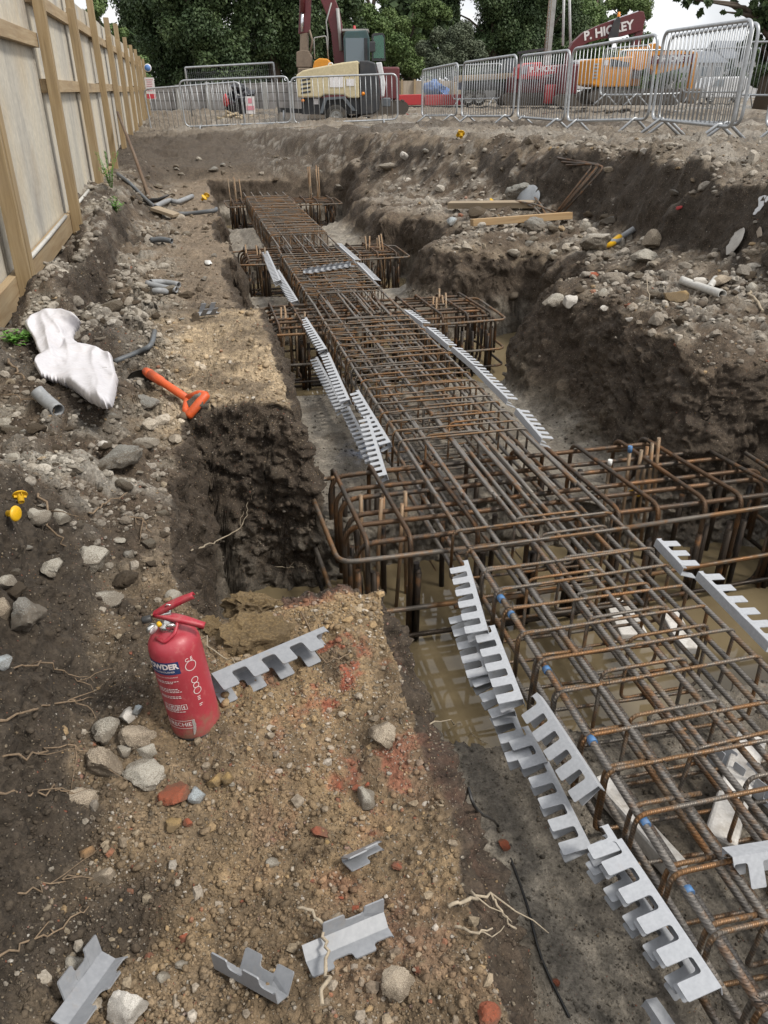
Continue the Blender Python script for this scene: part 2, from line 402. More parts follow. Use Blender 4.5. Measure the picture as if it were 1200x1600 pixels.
# --- what the soil is made of, place by place
def colours(X, Y, Z, steep):
    wx, wy, right, d, dp, din = zones(X, Y)
    def C(*c): return np.array(c, dtype=np.float64)
    def lay(col, new, m): return col*(1-m[..., None])+new*m[..., None]
    n1 = fbm(X*2.2, Y*2.2, Z*2.2, oct=4, seed=101); n2 = fbm(X*7, Y*7, Z*7, oct=4, seed=103); n3 = fbm(X*26, Y*26, Z*26, oct=3, seed=105)
    col = np.zeros(X.shape+(3,))+C(0.095, 0.071, 0.050)
    col = lay(col, C(0.165, 0.130, 0.092), sm(-0.2, 0.4, n2))
    steep = np.clip(steep+(0.30*n2+0.30*n3)*sm(0.0, 0.12, steep)*sm(1.0, 0.7, steep), 0, 1)
    top = sm(0.50, 0.08, steep)*sm(0.0, 0.08, din)
    # sandy gravel on the near bench
    sand = (1-sm(1.25, 1.7, Y))*sm(-0.30, -0.12, X+0.10*n2)*(1-right)*sm(0.1, 0.3, Z)
    sand = sand*(0.35+0.65*sm(-0.25, 0.25, n1+0.3*n2))
    col = lay(col, C(0.335, 0.236, 0.130), sand*top)
    col = lay(col, C(0.105, 0.078, 0.053), sm(0.0, 0.38, n2+0.35*n3)*sand*0.75)
    col = lay(col, C(0.20, 0.145, 0.09), sm(0.05, 0.4, -n1+0.3*n3)*sand*0.6)
    mid = sm(2.3, 2.6, Y)*(1-sm(3.9, 4.3, Y))*sm(-0.35, -0.15, X)*(1-right)
    col = lay(col, C(0.37, 0.285, 0.185), mid*top*(0.45+0.55*sm(-0.3, 0.2, n2)))
    far = sm(4.2, 4.7, Y)*(1-right)*(1-sm(12, 15, Y))*sm(-0.6, -0.3, X)
    col = lay(col, C(0.20, 0.155, 0.11), far*top*0.8)
    # pale rubble
    rubl = sm(0.0, -0.3, X)*sm(1.5, 1.9, Y)*sm(-0.05, 0.35, n2)*(1-sm(12, 14, Y))
    col = lay(col, C(0.24, 0.22, 0.185), rubl*top*0.75)
    xc = np.interp(Y, YC, XC)
    rr_ = right*sm(0.12, 0.3, din)*sm(-0.1, 0.35, n2)*sm(0.15, -0.2, wx-xc+0.3)
    col = lay(col, C(0.25, 0.225, 0.19), rr_*top*0.6)
    up = np.maximum(sm(-0.1, 0.15, wx-xc)*sm(0.45, 0.75, Z), sm(15.5, 18.5, Y))
    col = lay(col, C(0.180, 0.152, 0.118), up*top*(0.65+0.35*sm(-0.2, 0.3, n2)))
    col = lay(col, C(0.30, 0.28, 0.245), up*sm(0.10, 0.45, fbm(X*0.9, Y*1.4, oct=3, seed=141))*0.5)
    col = lay(col, C(0.095, 0.076, 0.056), up*sm(0.05, 0.4, n2)*sm(0.0, 0.3, -n1)*0.7)
    fs_ = sm(11.9, 12.6, Y)*(1-sm(16.3, 18.0, Y)); col = lay(col, C(0.062, 0.049, 0.037), np.clip(fs_*(0.85+0.35*n2), 0, 1))
    # pale broken concrete and stones bedded in the spoil
    l1 = lumps(X*7, Y*7, seed=51, dens=0.55); l2 = lumps(X*15+3, Y*15, seed=52, dens=0.6); l3 = lumps(X*34, Y*34+9, seed=53, dens=0.55)
    zone = np.clip(sm(0.0, -0.3, X)*sm(1.5, 1.9, Y)*(1-sm(9, 12, Y))*0.9+right*sm(0.12, 0.4, din)*(1-sm(-0.2, 0.0, wx-xc))*0.8+up*0.35, 0, 1)
    pick = sm(-0.15, 0.2, vnoise(X*5+9, Y*5, seed=19))
    col = lay(col, C(0.29, 0.27, 0.235), zone*pick*np.clip(sm(0.10, 0.30, l1)*0.6+sm(0.10, 0.28, l2)*0.8+sm(0.12, 0.3, l3)*0.5, 0, 1)*0.8)
    # darker soil tone on the cut faces, the near left slope and the hollows
    face = sm(0.15, 0.70, steep)*sm(0.1, 0.0, up)
    col = lay(col, C(0.054, 0.041, 0.030), np.clip(face*(0.85+0.35*n2), 0, 1))
    bank = sm(0.2, 0.6, steep)*sm(2.0, 2.8, X)*sm(0.35, 0.6, Z)
    col = lay(col, C(0.052, 0.041, 0.031), np.clip(bank*(0.85+0.4*n2), 0, 1))
    dk = (1-sm(1.5, 1.9, Y))*sm(-0.10, -0.32, X+0.12*n2)
    col = lay(col, C(0.052, 0.041, 0.030), np.clip(dk*(0.9+0.4*n3), 0, 1))
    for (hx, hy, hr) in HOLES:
        hm = np.exp(-(((X-hx)/hr)**2+((Y-hy)/(hr*1.6))**2)); col = lay(col, C(0.028, 0.021, 0.015), np.clip(hm*1.5*(0.9+0.7*n2), 0, 0.95))  # darkest tone at the middle of each hollow, fading outwards
    dk2 = sm(-0.05, 0.35, n1)*(1-right)*sm(-0.1, -0.4, X)*sm(2, 2.6, Y)*0.7
    col = lay(col, C(0.048, 0.037, 0.028), dk2)
    # mass concrete floor with mud on it
    inside = sm(0.02, -0.10, din)
    flo = C(0.265, 0.240, 0.200)
    col = lay(col, flo, inside*sm(0.12, 0.0, Z)*(0.8+0.2*n2))
    col = lay(col, C(0.34, 0.305, 0.25), inside*sm(-0.3, 0.2, n1)*sm(0.12, 0.0, Z)*sm(-0.06, -0.02, Z)*sm(2.4, 3.2, Y)*0.75)
    col = lay(col, C(0.105, 0.085, 0.062), inside*sm(-0.05, 0.4, n2+0.4*n1)*0.75)
    # brick dust trodden into the bench edge
    rb = np.exp(-(((X-0.17)/0.12)**2+((Y-1.06)/0.34)**2))*sm(-0.1, 0.30, n2+0.6*n3)
    col = lay(col, C(0.26, 0.07, 0.040), rb*0.85*sm(-0.12, 0.2, n3)*(1-0.6*steep))
    rb = np.exp(-(((X-0.17)/0.11)**2+((Y-0.80)/0.2)**2))*sm(-0.3, 0.3, n2)
    col = lay(col, C(0.15, 0.060, 0.042), rb*0.5)
    # blue marking paint
    bl = np.exp(-(((X-0.72)/0.10)**2+((Y-3.25)/0.12)**2))*sm(0.0, 0.4, n3+0.2)
    col = lay(col, C(0.06, 0.16, 0.36), bl*0.7*inside)
    col = col*(1+0.28*n3+0.15*n2)[..., None]
    wet = np.clip(inside*sm(0.15, 0.0, Z)*(0.55+0.6*n1)+sm(-0.05, -0.2, Z), 0, 1)
    grav = np.clip(0.25+sand*0.7+mid*0.35+rubl*0.6+rr_*0.6+up*0.4-0.35*inside-0.25*face, 0, 1)
    return np.clip(col, 0.004, 0.9), wet, grav
GC, GWET, GGRAV = colours(GX, GY, GZ, steep)
def grid_mesh(name, X, Y, Z):
    na, nr = X.shape
    co = np.stack([X, Y, Z], -1).reshape(-1, 3).astype(np.float32)
    a = (np.arange(na-1)[:, None]*nr+np.arange(nr-1)[None, :]).ravel()
    q = np.stack([a, a+1, a+nr+1, a+nr], -1).astype(np.int32)
    return raw_mesh(name, co, q)
def raw_mesh(name, co, q):
    me = bpy.data.meshes.new(name); nq, k = q.shape
    me.vertices.add(len(co)); me.vertices.foreach_set('co', np.ascontiguousarray(co, dtype=np.float32).ravel())
    me.loops.add(nq*k); me.loops.foreach_set('vertex_index', np.ascontiguousarray(q, dtype=np.int32).ravel())
    me.polygons.add(nq); me.polygons.foreach_set('loop_start', np.arange(0, nq*k, k, dtype=np.int32))
    me.polygons.foreach_set('use_smooth', np.ones(nq, dtype=bool))
    me.update(calc_edges=True); return me
def set_col(me, name, rgb):
    a = me.attributes.new(name, 'FLOAT_COLOR', 'POINT')
    rgba = np.ones((len(me.vertices), 4), dtype=np.float32); rgba[:, :rgb.shape[1]] = rgb
    a.data.foreach_set('color', rgba.ravel())
gme = grid_mesh('ground', GX, GY, GZ)
set_col(gme, 'soil', GC.reshape(-1, 3))
set_col(gme, 'wet', np.stack([GWET, GGRAV, sm(0.55, 0.9, gz_flat)], -1).reshape(-1, 3))
def ground_mat():
    t = NT('soil'); co = t.coord('Object')
    soil = t.attr('soil', 'Color'); wv = t.n('ShaderNodeSeparateColor'); t.l(t.attr('wet', 'Color'), wv.inputs[0])
    wet, grav = wv.outputs[0], wv.outputs[1]
    n_f = t.noise(co, 130, 5, 0.7); n_m = t.noise(co, 34, 6, 0.7)
    c = t.mix(1.0, soil, t.ramp(n_m, [(0.28, 0.55), (0.5, 1.0), (0.72, 1.5)]), 'MULTIPLY')
    c = t.mix(1.0, c, t.ramp(n_f, [(0.3, 0.62), (0.5, 1.0), (0.7, 1.42)]), 'MULTIPLY')
    # grit: small stones of many colours pressed into the soil
    vec = t.n('ShaderNodeVectorMath', operation='ADD'); t.l(co, vec.inputs[0])
    nz = t.noise(co, 60, 2, 0.5, out='Color'); sc_ = t.n('ShaderNodeVectorMath', operation='SCALE'); sc_.inputs['Scale'].default_value = 0.008
    t.l(nz, sc_.inputs[0]); t.l(sc_.outputs[0], vec.inputs[1]); wv_ = vec.outputs[0]
    hs = []
    for scale, thr, r0, r1 in ((210, 0.60, 0.22, 0.40), (95, 0.74, 0.20, 0.36), (46, 0.88, 0.16, 0.32)):
        vd = t.n('ShaderNodeTexVoronoi', feature='F1'); vd.inputs['Scale'].default_value = scale; t.l(wv_, vd.inputs['Vector'])
        sp = t.n('ShaderNodeSeparateColor'); t.l(vd.outputs['Color'], sp.inputs[0])
        on = t.math('GREATER_THAN', t.math('ADD', sp.outputs[0], t.math('MULTIPLY', t.math('SUBTRACT', grav, 0.5), 0.45)), thr)
        disk = t.ramp(vd.outputs['Distance'], [(r0, 1), (r1, 0)])
        m = t.math('MULTIPLY', on, disk)
        pc = t.ramp(sp.outputs[1], [(0.0, (0.09, 0.075, 0.06)), (0.25, (0.22, 0.18, 0.13)), (0.5, (0.33, 0.28, 0.21)), (0.72, (0.30, 0.20, 0.10)), (0.86, (0.46, 0.43, 0.38)), (0.97, (0.28, 0.10, 0.06))])
        c = t.mix(t.math('MULTIPLY', m, 0.8), c, pc); hs.append(m)
    vp = t.n('ShaderNodeTexVoronoi', feature='F1'); vp.inputs['Scale'].default_value = 105; t.l(wv_, vp.inputs['Vector'])
    sp2 = t.n('ShaderNodeSeparateColor'); t.l(vp.outputs['Color'], sp2.inputs[0])
    pit = t.math('MULTIPLY', t.ramp(vp.outputs['Distance'], [(0.16, 1), (0.34, 0)]), t.math('GREATER_THAN', sp2.outputs[0], 0.80))
    pit = t.math('MULTIPLY', pit, t.math('GREATER_THAN', wet, 0.15))
    c = t.mix(t.math('MULTIPLY', pit, 0.75), c, (0.055, 0.046, 0.036))
    c = t.mix(t.math('MULTIPLY', wet, 0.45), c, t.mix(1.0, c, (0.55, 0.53, 0.50), 'MULTIPLY'))
    h = t.math('ADD', t.math('MULTIPLY', n_m, 1.0), t.math('MULTIPLY', n_f, 0.55))
    for k, m in zip((0.25, 0.5, 0.8), hs): h = t.math('ADD', h, t.math('MULTIPLY', m, k))
    ro = t.math('SUBTRACT', 0.95, t.math('MULTIPLY', t.math('MULTIPLY', wet, t.ramp(t.noise(co, 5, 4, 0.6), [(0.35, 0.2), (0.6, 1)])), 0.62))
    pud = wv.outputs[2]
    ro = t.math('SUBTRACT', ro, t.math('MULTIPLY', pud, 0.88), True); h = t.math('MULTIPLY', h, t.math('SUBTRACT', 1.0, pud))
    t.set(Base_Color=c, Roughness=ro, Normal=t.bump(h, 1.0, 0.012)); t.b.inputs['Specular IOR Level'].default_value = 0.35
    return t.m
gme.materials.append(ground_mat())
ground = link('ground', gme); tag(ground, 'muddy brown earth with a cut trench, benches and spoil', 'ground', kind='structure')
# picture lookup on the finished ground
_Xr = GX*cT-GY*sT; _F = GX*sT+GY*cT; _zc = _F*cP-(GZ-CZ)*sP; _yc = _F*sP+(GZ-CZ)*cP
GU = 600+FPX*_Xr/_zc; GV = 800-FPX*_yc/_zc
_ok = (_zc > 0.25).ravel() & (GU.ravel() > -400) & (GU.ravel() < 1600) & (GV.ravel() > 0) & (GV.ravel() < 2000)
_id = np.nonzero(_ok)[0]; _cell = (GV.ravel()[_id]//8).astype(np.int64)*256+((GU.ravel()[_id]+400)//8).astype(np.int64)
_o = np.argsort(_cell, kind='stable'); _id = _id[_o]; _cell = _cell[_o]
_U, _V, _Z = GU.ravel(), GV.ravel(), _zc.ravel()
def _near(u, v):
    out = []; R_ = 1
    while not out and R_ < 12:
        for j in range(int(v//8)-R_, int(v//8)+R_+1):
            c0 = j*256+int((u+400)//8)
            i0, i1 = np.searchsorted(_cell, c0-R_), np.searchsorted(_cell, c0+R_, side='right')
            if i1 > i0: out.append(_id[i0:i1])
        R_ += 2
    q = np.concatenate(out); return q, (_U[q]-u)**2+(_V[q]-v)**2
def gp(u, v, lift=0.0):
    q, d2 = _near(u, v); m = d2 < 36.0
    if m.any(): k = q[np.argmin(np.where(m, _Z[q]*(1+0.004*np.sqrt(d2)), 1e9))]
    else: k = q[np.argmin(d2)]
    return Vector((GX.ravel()[k], GY.ravel()[k], GZ.ravel()[k]+lift))
def gnorm(u, v):
    q, d2 = _near(u, v); return Vector(Nn.reshape(-1, 3)[q[np.argmin(d2)]])
_cellx = {}
def gz(x, y):                          # ground level under a point
    d2 = (GX-x)**2+(GY-y)**2; k = np.unravel_index(np.argmin(d2), d2.shape); return float(GZ[k])
# --- muddy water standing in the four pits
def water_mat():
    t = NT('muddy_water'); co = t.coord()
    n = t.noise(co, 3.0, 4, 0.6)
    c = t.ramp(n, [(0.3, (0.14, 0.108, 0.062)), (0.7, (0.19, 0.150, 0.088))])
    fl = t.ramp(t.voro(co, 70), [(0.0, 1), (0.06, 0)]); on = t.ramp(t.noise(co, 9, 2), [(0.58, 0), (0.64, 1)])
    c = t.mix(t.math('MULTIPLY', fl, on), c, (0.35, 0.32, 0.26))
    t.set(Base_Color=c, Roughness=0.03, Normal=t.bump(t.noise(co, 6, 2), 0.05, 0.004)); t.b.inputs['IOR'].default_value = 1.33
    t.b.inputs['Specular IOR Level'].default_value = 0.9
    return t.m
wm = water_mat()
WZ = -0.205
mb = MB()
for (x0, x1, y0, y1) in PITS:
    n = 6
    vs = [(x0-0.25+(x1-x0+0.5)*i/n, y0-0.2+(y1-y0+0.4)*j/n, WZ) for j in range(n+1) for i in range(n+1)]
    fs = [(j*(n+1)+i, j*(n+1)+i+1, (j+1)*(n+1)+i+1, (j+1)*(n+1)+i) for j in range(n) for i in range(n)]
    mb.add(vs, fs, True)
wo = mb.build('muddy_water', wm); tag(wo, 'brown standing water in the bottom of the pits', 'water', kind='structure')
# ------------------------------------------------------------------ reinforcement
def rebar_mat(name, base, rust, amt, pitch=0.0105, ribs=True, light=0.0):
    t = NT(name); co = t.coord(); oi = t.n('ShaderNodeObjectInfo')
    ofs = t.n('ShaderNodeVectorMath', operation='ADD'); t.l(co, ofs.inputs[0])
    sc3 = t.n('ShaderNodeVectorMath', operation='SCALE'); sc3.inputs['Scale'].default_value = 37.0
    cmb = t.n('ShaderNodeCombineXYZ'); t.l(oi.outputs['Random'], cmb.inputs[0]); t.l(oi.outputs['Random'], cmb.inputs[1])
    t.l(cmb.outputs[0], sc3.inputs[0]); t.l(sc3.outputs[0], ofs.inputs[1]); v = ofs.outputs[0]
    n1 = t.noise(v, 5.5, 5, 0.65); n2 = t.noise(v, 45, 5, 0.7)
    c = t.mix(t.ramp(n2, [(0.3, 0), (0.7, 1)]), tuple(x*0.6 for x in base), base)
    mask = t.ramp(t.math('ADD', n1, t.math('MULTIPLY', t.math('SUBTRACT', n2, 0.5), 0.5)), [(0.5-amt*0.3, 0), (0.62-amt*0.25, 1)])
    c = t.mix(mask, c, t.mix(n2, rust, tuple(x*1.5 for x in rust)))
    ora = t.ramp(t.noise(v, 11, 4, 0.6), [(0.55, 0), (0.70, 1)])
    c = t.mix(t.math('MULTIPLY', ora, 0.75), c, (0.30, 0.145, 0.055))
    pal = t.ramp(t.noise(v, 8, 4, 0.6), [(0.55, 0), (0.75, 1)])
    c = t.mix(t.math('MULTIPLY', pal, light), c, (0.36, 0.32, 0.26))
    if ribs:
        sx = t.n('ShaderNodeSeparateXYZ'); t.l(t.attr('along'), sx.inputs[0])
        wv_ = t.math('SINE', t.math('MULTIPLY', sx.outputs[0], 2*math.pi/pitch))
        rb = t.ramp(t.math('ADD', t.math('MULTIPLY', wv_, 0.5), 0.5), [(0.35, 0), (0.75, 1)])
        c = t.mix(t.math('MULTIPLY', rb, 0.35), t.mix(1.0, c, (0.68, 0.66, 0.64), 'MULTIPLY'), t.mix(1.0, c, (1.45, 1.4, 1.35), 'MULTIPLY'))
        h = t.math('ADD', rb, t.math('MULTIPLY', n2, 0.4))
        t.set(Normal=t.bump(h, 0.9, 0.0016))
    t.set(Base_Color=c, Roughness=t.ramp(n2, [(0.3, 0.34), (0.7, 0.66)]), Metallic=0.5)
    return t.m
M_long = rebar_mat('bar_steel', (0.30, 0.285, 0.268), (0.165, 0.112, 0.070), 0.0, light=0.55)
M_stir = rebar_mat('rusty_link', (0.225, 0.205, 0.182), (0.175, 0.104, 0.052), 0.2, pitch=0.008, light=0.25)
M_cap = rebar_mat('brown_bar', (0.100, 0.084, 0.070), (0.10, 0.060, 0.034), 0.35, pitch=0.011, light=0.15)
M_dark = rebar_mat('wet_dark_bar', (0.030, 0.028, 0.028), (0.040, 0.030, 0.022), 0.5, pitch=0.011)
M_start = rebar_mat('pale_bar', (0.33, 0.285, 0.225), (0.27, 0.19, 0.12), 0.5, pitch=0.010, light=0.4)
M_blue = simple('blue_paint', (0.055, 0.16, 0.34), 0.55, dirt=0.8, dirtcol=(0.16, 0.12, 0.09), scale=60)
M_tie = simple('tie_wire', (0.035, 0.032, 0.03), 0.5, 0.6, bump=0)
def wob(a, b, n, amp):
    a, b = Vector(a), Vector(b); ph1, ph2 = random.uniform(0, 6), random.uniform(0, 6); out = []
    for i in range(n+1):
        s = i/n; p = a.lerp(b, s); e = math.sin(math.pi*s)
        p.x += amp*(math.sin(s*5+ph1)*0.7+0.3*math.sin(s*13+ph2)); p.z += amp*0.4*math.sin(s*7+ph2)
        out.append(p)
    return out
def beam_cage(label, y0, y1, ys, bars, nbar=10, ns=8, ext=0.0, r_m=0.0078, r_s=0.0051, XL=0.735, XR=1.268, ZT=0.238, ZB=0.055, stuffcap=100):
    cx = (XL+XR)/2; ym = (min(ys)+max(ys))/2
    root = empty('beam_cage', (cx, ym, 0.03), label=label, cat='rebar cage', group='ground beam cages along the trench')
    def loc(p): return (p[0]-cx, p[1]-ym, p[2]-0.03)
    # main bars: (x, z, ya, yb)
    for (x, z, ya, yb, skew) in bars:
        mb = MB(); n = max(6, int((yb-ya)*9))
        P = wob((x-skew/2, ya, z), (x+skew/2, yb, z+random.uniform(-0.006, 0.004)), n, 0.004)
        mb.tube([loc(p) for p in P], r_m, nbar, skew=1.6)
        mb.build('main_bar', M_long, root, fix=False)
    # links: a closed outer link with lapped hooks, and a narrow inner link
    w = (XR-XL)+2*(r_m+r_s); zt = ZT+r_m+r_s; zb = ZB-r_m-r_s; h = zt-zb
    outs, inns = [], []
    for q in range(4):
        mb = MB(); hk = 0.12+0.05*random.random(); dy = 0.016+0.012*random.random()
        pts = [(-w/2+hk, dy*1.2, h-0.024), (-w/2+0.004, dy, h-0.012), (-w/2+0.002, dy, 0), (w/2, 0, 0), (w/2, -0.002, h), (-w/2-0.004, -0.004, h), (-w/2-0.006, -0.006, h-0.14)]
        mb.tube(fillet(pts, 0.028, 4), r_s, ns, skew=1.2)
        outs.append(mb.mesh('outer_link', [M_stir]))
    wi = w*0.42
    for q in range(3):
        mb = MB(); off = (-0.03, 0.05, 0.10)[q]
        pts = [(off-wi/2, 0, 0.10), (off-wi/2, 0.006, h-0.006), (off-wi/2+0.001, 0.006, h-0.005), (off-wi/2+0.09, 0.005, h-0.006)]
        loop = [(off-wi/2, 0.01, h*0.5), (off-wi/2, 0.01, h), (off+wi/2, 0.012, h), (off+wi/2, 0.012, 0.004), (off-wi/2, 0.012, 0.004), (off-wi/2, 0.008, h-0.02)]
        mb.tube(fillet(loop, 0.026, 4), r_s*0.95, ns, skew=1.2)
        inns.append(mb.mesh('inner_link', [M_stir]))
    for i, y in enumerate(ys):
        a = random.gauss(0, 0.018)
        o = link('outer_link', outs[i % 4], root, loc=(random.gauss(0, 0.004), y-ym, zb-0.03+random.gauss(0, 0.003)), rot=(random.gauss(0, 0.02), random.gauss(0, 0.006), a))
        o = link('inner_link', inns[(i*2+i//3) % 3], root, loc=(random.gauss(0, 0.006), y-ym+0.018+random.gauss(0, 0.006), zb-0.032), rot=(random.gauss(0, 0.03), 0, a*0.5+random.gauss(0, 0.02)))
    # twisted tie wire where links cross the top bars
    if nbar >= 10:
        for y in ys:
            for x in (XL, XL+0.11, XL+0.22, XL+0.33, XL+0.44, XR):
                if random.random() < 0.5:
                    mb = MB(); c = Vector(loc((x, y, ZT+0.013))); e = Vector((random.uniform(-1, 1), random.uniform(-1, 1), random.uniform(0.1, 1)))*0.016
                    mb.tube([c+Vector((-0.012, 0.006, -0.004)), c+Vector((0, 0, 0.001)), c+Vector((0.006, -0.008, 0.002)), c+e], 0.0011, 4)
                    mb.build('tie_wire', M_tie, root, fix=False)
    return root
def barset(ya, yb, z=0.238, zb=0.055, extra=True):
    out = []
    xs = [0.735, 0.838, 0.945, 1.055, 1.165, 1.268]
    for i, x in enumerate(xs):
        out.append((x+(0 if i in (0, 5) else random.gauss(0, 0.008)), z, ya-random.random()*0.1, yb+random.random()*0.1, random.gauss(0, 0.008)))
        out.append((x+0.012+random.gauss(0, 0.01), zb, ya, yb, random.gauss(0, 0.012)))
    if extra:
        for x in (0.972, 1.085): out.append((x+random.gauss(0, 0.006), z-0.002, ya-0.1, yb-0.35+random.uniform(-.2, .2), random.gauss(0, 0.012)))
        for x in (0.735, 1.272): out.append((x, (z+zb)/2+0.01, ya, yb, 0.0))
        for x in (0.91,): out.append((x, zb+0.03, ya, yb-0.2, random.gauss(0, 0.02)))
    return out
ysA = [0.20, 0.31, 0.42, 0.529, 0.641, 0.766, 0.90, 1.008, 1.121, 1.257, 1.379, 1.486, 1.602, 1.694, 1.794, 1.932, 2.042]
cageA = beam_cage('nearest open ground beam cage of grey and orange bars over the concrete and water', 0.1, 2.95, ysA, barset(0.12, 3.0), nbar=12, ns=10)
# blue paint bands on the left top bar
for (u, v) in ((787, 935), (804, 959), (860, 1046), (931, 1156), (1012, 1284), (1082, 1391)):
    p = at(u, v, 0.238); mb = MB(); L = 0.004+0.006*random.random()
    mb.tube([(0.735-1.0015, p.y-L-1.121, 0.208), (0.735-1.0015, p.y+L-1.121, 0.208)], 0.0103, 12)
    mb.build('paint_mark', M_blue, cageA, fix=False)
ysB = list(np.arange(2.79, 4.80, 0.106))
cageB = beam_cage('second ground beam cage, between the two largest cross cages', 2.6, 4.9, ysB, barset(2.35, 5.15), nbar=8, ns=6)
ysC = list(np.arange(5.42, 6.95, 0.092))
cageC = beam_cage('third ground beam cage with a grey strip lying across its top', 5.3, 6.9, ysC, barset(4.95, 7.35), nbar=6, ns=5)
ysD = list(np.arange(7.75, 10.9, 0.092))
cageD = beam_cage('farthest rusty brown ground beam cage of closely set links', 7.7, 10.9, ysD, barset(7.15, 11.35, z=0.268, extra=False), nbar=6, ns=5, ZT=0.268)
def cross_cage(label, y0, y1, xL, xR, zt, zb, links, ns=8, r=0.0092, rails=3):
    """deep cage laid across the trench: long U bars, hoops and bent ring bars"""
    cx, cy = (xL+xR)/2, (y0+y1)/2
    root = empty('cross_cage', (cx, cy, zb), label=label, cat='rebar cage', group='pile cap cages across the trench')
    def loc(p): return (p[0]-cx, p[1]-cy, p[2]-zb)
    ny = 6
    for i in range(ny):
        y = y0+0.06+(y1-y0-0.12)*(i+0.25*(i % 2))/(ny-0.75)
        x0 = xL+random.uniform(0.015, 0.06); x1 = xR-random.uniform(0.015, 0.07)
        mb = MB(); pts = [(x0, y, zb+0.12), (x0, y, zt-0.022), (x1, y, zt-0.022), (x1, y, zb+0.16)]
        mb.tube([loc(p) for p in fillet(pts, 0.075, 6)], r, ns, skew=1.5); mb.build('top_bar', M_cap, root, fix=False)
        mb = MB(); y2 = y+0.02; pts = [(x0+0.02, y2, zt-0.16), (x0+0.02, y2, zb+0.02), (x1-0.02, y2, zb+0.02), (x1-0.02, y2, zt-0.10)]
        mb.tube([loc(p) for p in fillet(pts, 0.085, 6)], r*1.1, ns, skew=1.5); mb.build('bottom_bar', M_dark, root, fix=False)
    for (x, tw) in links:
        mb = MB(); a, b = y0+0.03, y1-0.02
        pts = [(x+tw, a, zb+0.02), (x+tw, a, zt), (x, b, zt), (x, b, zb+0.03), (x+tw, a+0.02, zb+0.02), (x+tw, a+0.02, zb+0.25)]
        mb.tube([loc(p) for p in fillet(pts, 0.05, 5)], r*0.95, ns, skew=1.5); mb.build('hoop', M_cap, root, fix=False)
        for k in range(6):
            px = x+tw+random.uniform(-0.035, 0.035); py = (a-0.004, a+0.012, b-0.01, a+0.004, (a+b)/2, b-0.03)[k]
            mb = MB(); mb.tube([loc((px, py, zt-0.10-0.05*random.random())), loc((px+random.gauss(0, 0.006), py, zb-0.02))], r*1.15, ns, skew=1.5)
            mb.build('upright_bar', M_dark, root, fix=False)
    for z, m in ((zt-0.05, M_stir), (zb+0.19, M_stir), (zb+0.075, M_dark))[:rails]:
        mb = MB(); e = 0.02
        pts = [(cx-0.2, y0-0.005, z), (xL-e, y0+0.0, z+0.004), (xL-e-0.02, y1-0.05, z+0.012), (xL+0.5, y1, z+0.01)]
        mb.tube([loc(p) for p in fillet(pts, 0.06, 6)], r*0.95, ns, skew=1.5); mb.build('ring_bar', m, root, fix=False)
        mb = MB(); pts = [(cx-0.5, y0-0.022, z), (xR+e+0.02, y0+0.02, z+0.006), (xR+e+0.01, y1-0.09, z+0.014), (xR-0.5, y1-0.03, z)]
        mb.tube([loc(p) for p in fillet(pts, 0.06, 6)], r*0.95, ns, skew=1.5); mb.build('ring_bar', m, root, fix=False)
    return root
cross_cage('largest cross cage nearest the camera, its long U bars standing in brown water', 2.06, 2.70, 0.36, 2.10, 0.215, -0.24,
           [(0.428, 0.013), (0.573, 0.014), (0.80, 0.02), (0.98, 0.02), (1.17, 0.02), (1.31, 0.03), (1.438, 0.055), (1.635, 0.044), (1.749, 0.077), (1.914, 0.084)], ns=10)
cross_cage('second cross cage from the camera with its yellow brown ring bars at the right', 4.72, 5.40, 0.35, 1.92, 0.215, -0.22,
           [(0.46, 0), (0.60, 0.01), (0.8, 0), (1.0, 0), (1.2, 0), (1.36, 0.02), (1.5, 0.02), (1.66, 0.03), (1.82, 0.03)], ns=6)
cross_cage('third cross cage, half hidden between two earth mounds', 6.95, 7.60, 0.36, 1.86, 0.215, -0.2,
           [(0.45, 0), (0.58, 0), (0.8, 0), (1.0, 0), (1.2, 0), (1.42, 0.01), (1.58, 0.02), (1.75, 0.02)], ns=5, rails=1)
cross_cage('farthest cross cage under the end of the brown beam cage', 10.75, 11.4, 0.50, 1.95, 0.215, -0.15,
           [(0.56, 0), (0.68, 0), (0.9, 0), (1.1, 0), (1.35, 0), (1.5, 0), (1.65, 0.0), (1.86, 0)], ns=5, rails=1)
# pile starter bars: bundles of pale bars rising out of the pile heads
def starters(x, y, n, zb, zt, label, tips=False, rad=0.06, mat=None):
    root = empty('pile_starter_bars', (x, y, zb), label=label, cat='starter bars', group='pile starter bars inside the cross cages')
    for i in range(n):
        a = 2*math.pi*i/n+random.uniform(-0.4, 0.4); mb = MB()
        p0 = Vector((rad*math.cos(a), rad*0.8*math.sin(a), 0)); p1 = p0*0.9+Vector((random.gauss(0, 0.022), random.gauss(0, 0.012), zt-zb-random.random()*0.07))
        mid = p0.lerp(p1, 0.55)+Vector((random.gauss(0, 0.008), 0, 0))
        mb.tube([p0, mid, p1], 0.0075, 8, skew=1.4); b = mb.build('bar', mat or M_start, root, fix=False)
        if tips and i < 2:
            mb = MB(); d = (p1-mid).normalized(); mb.tube([p1-d*0.022, p1+d*0.003], 0.0092, 8)
            t = mb.build('tip_cap', M_blue if i == 0 else M_white, b, fix=False); t['label'] = 'blue painted tip' if i == 0 else 'white painted tip'
    return root
M_white = simple('white_paint', (0.62, 0.62, 0.60), 0.5, dirt=0.3, scale=30)
starters(1.70, 2.50, 4, -0.24, 0.30, 'pale bundled starter bars with open splayed tops in the right of the nearest cross cage', rad=0.05)
starters(1.57, 2.48, 2, -0.24, 0.29, 'pair of pale starter bars with blue and white tips beside the splayed bundle', tips=True, rad=0.035)
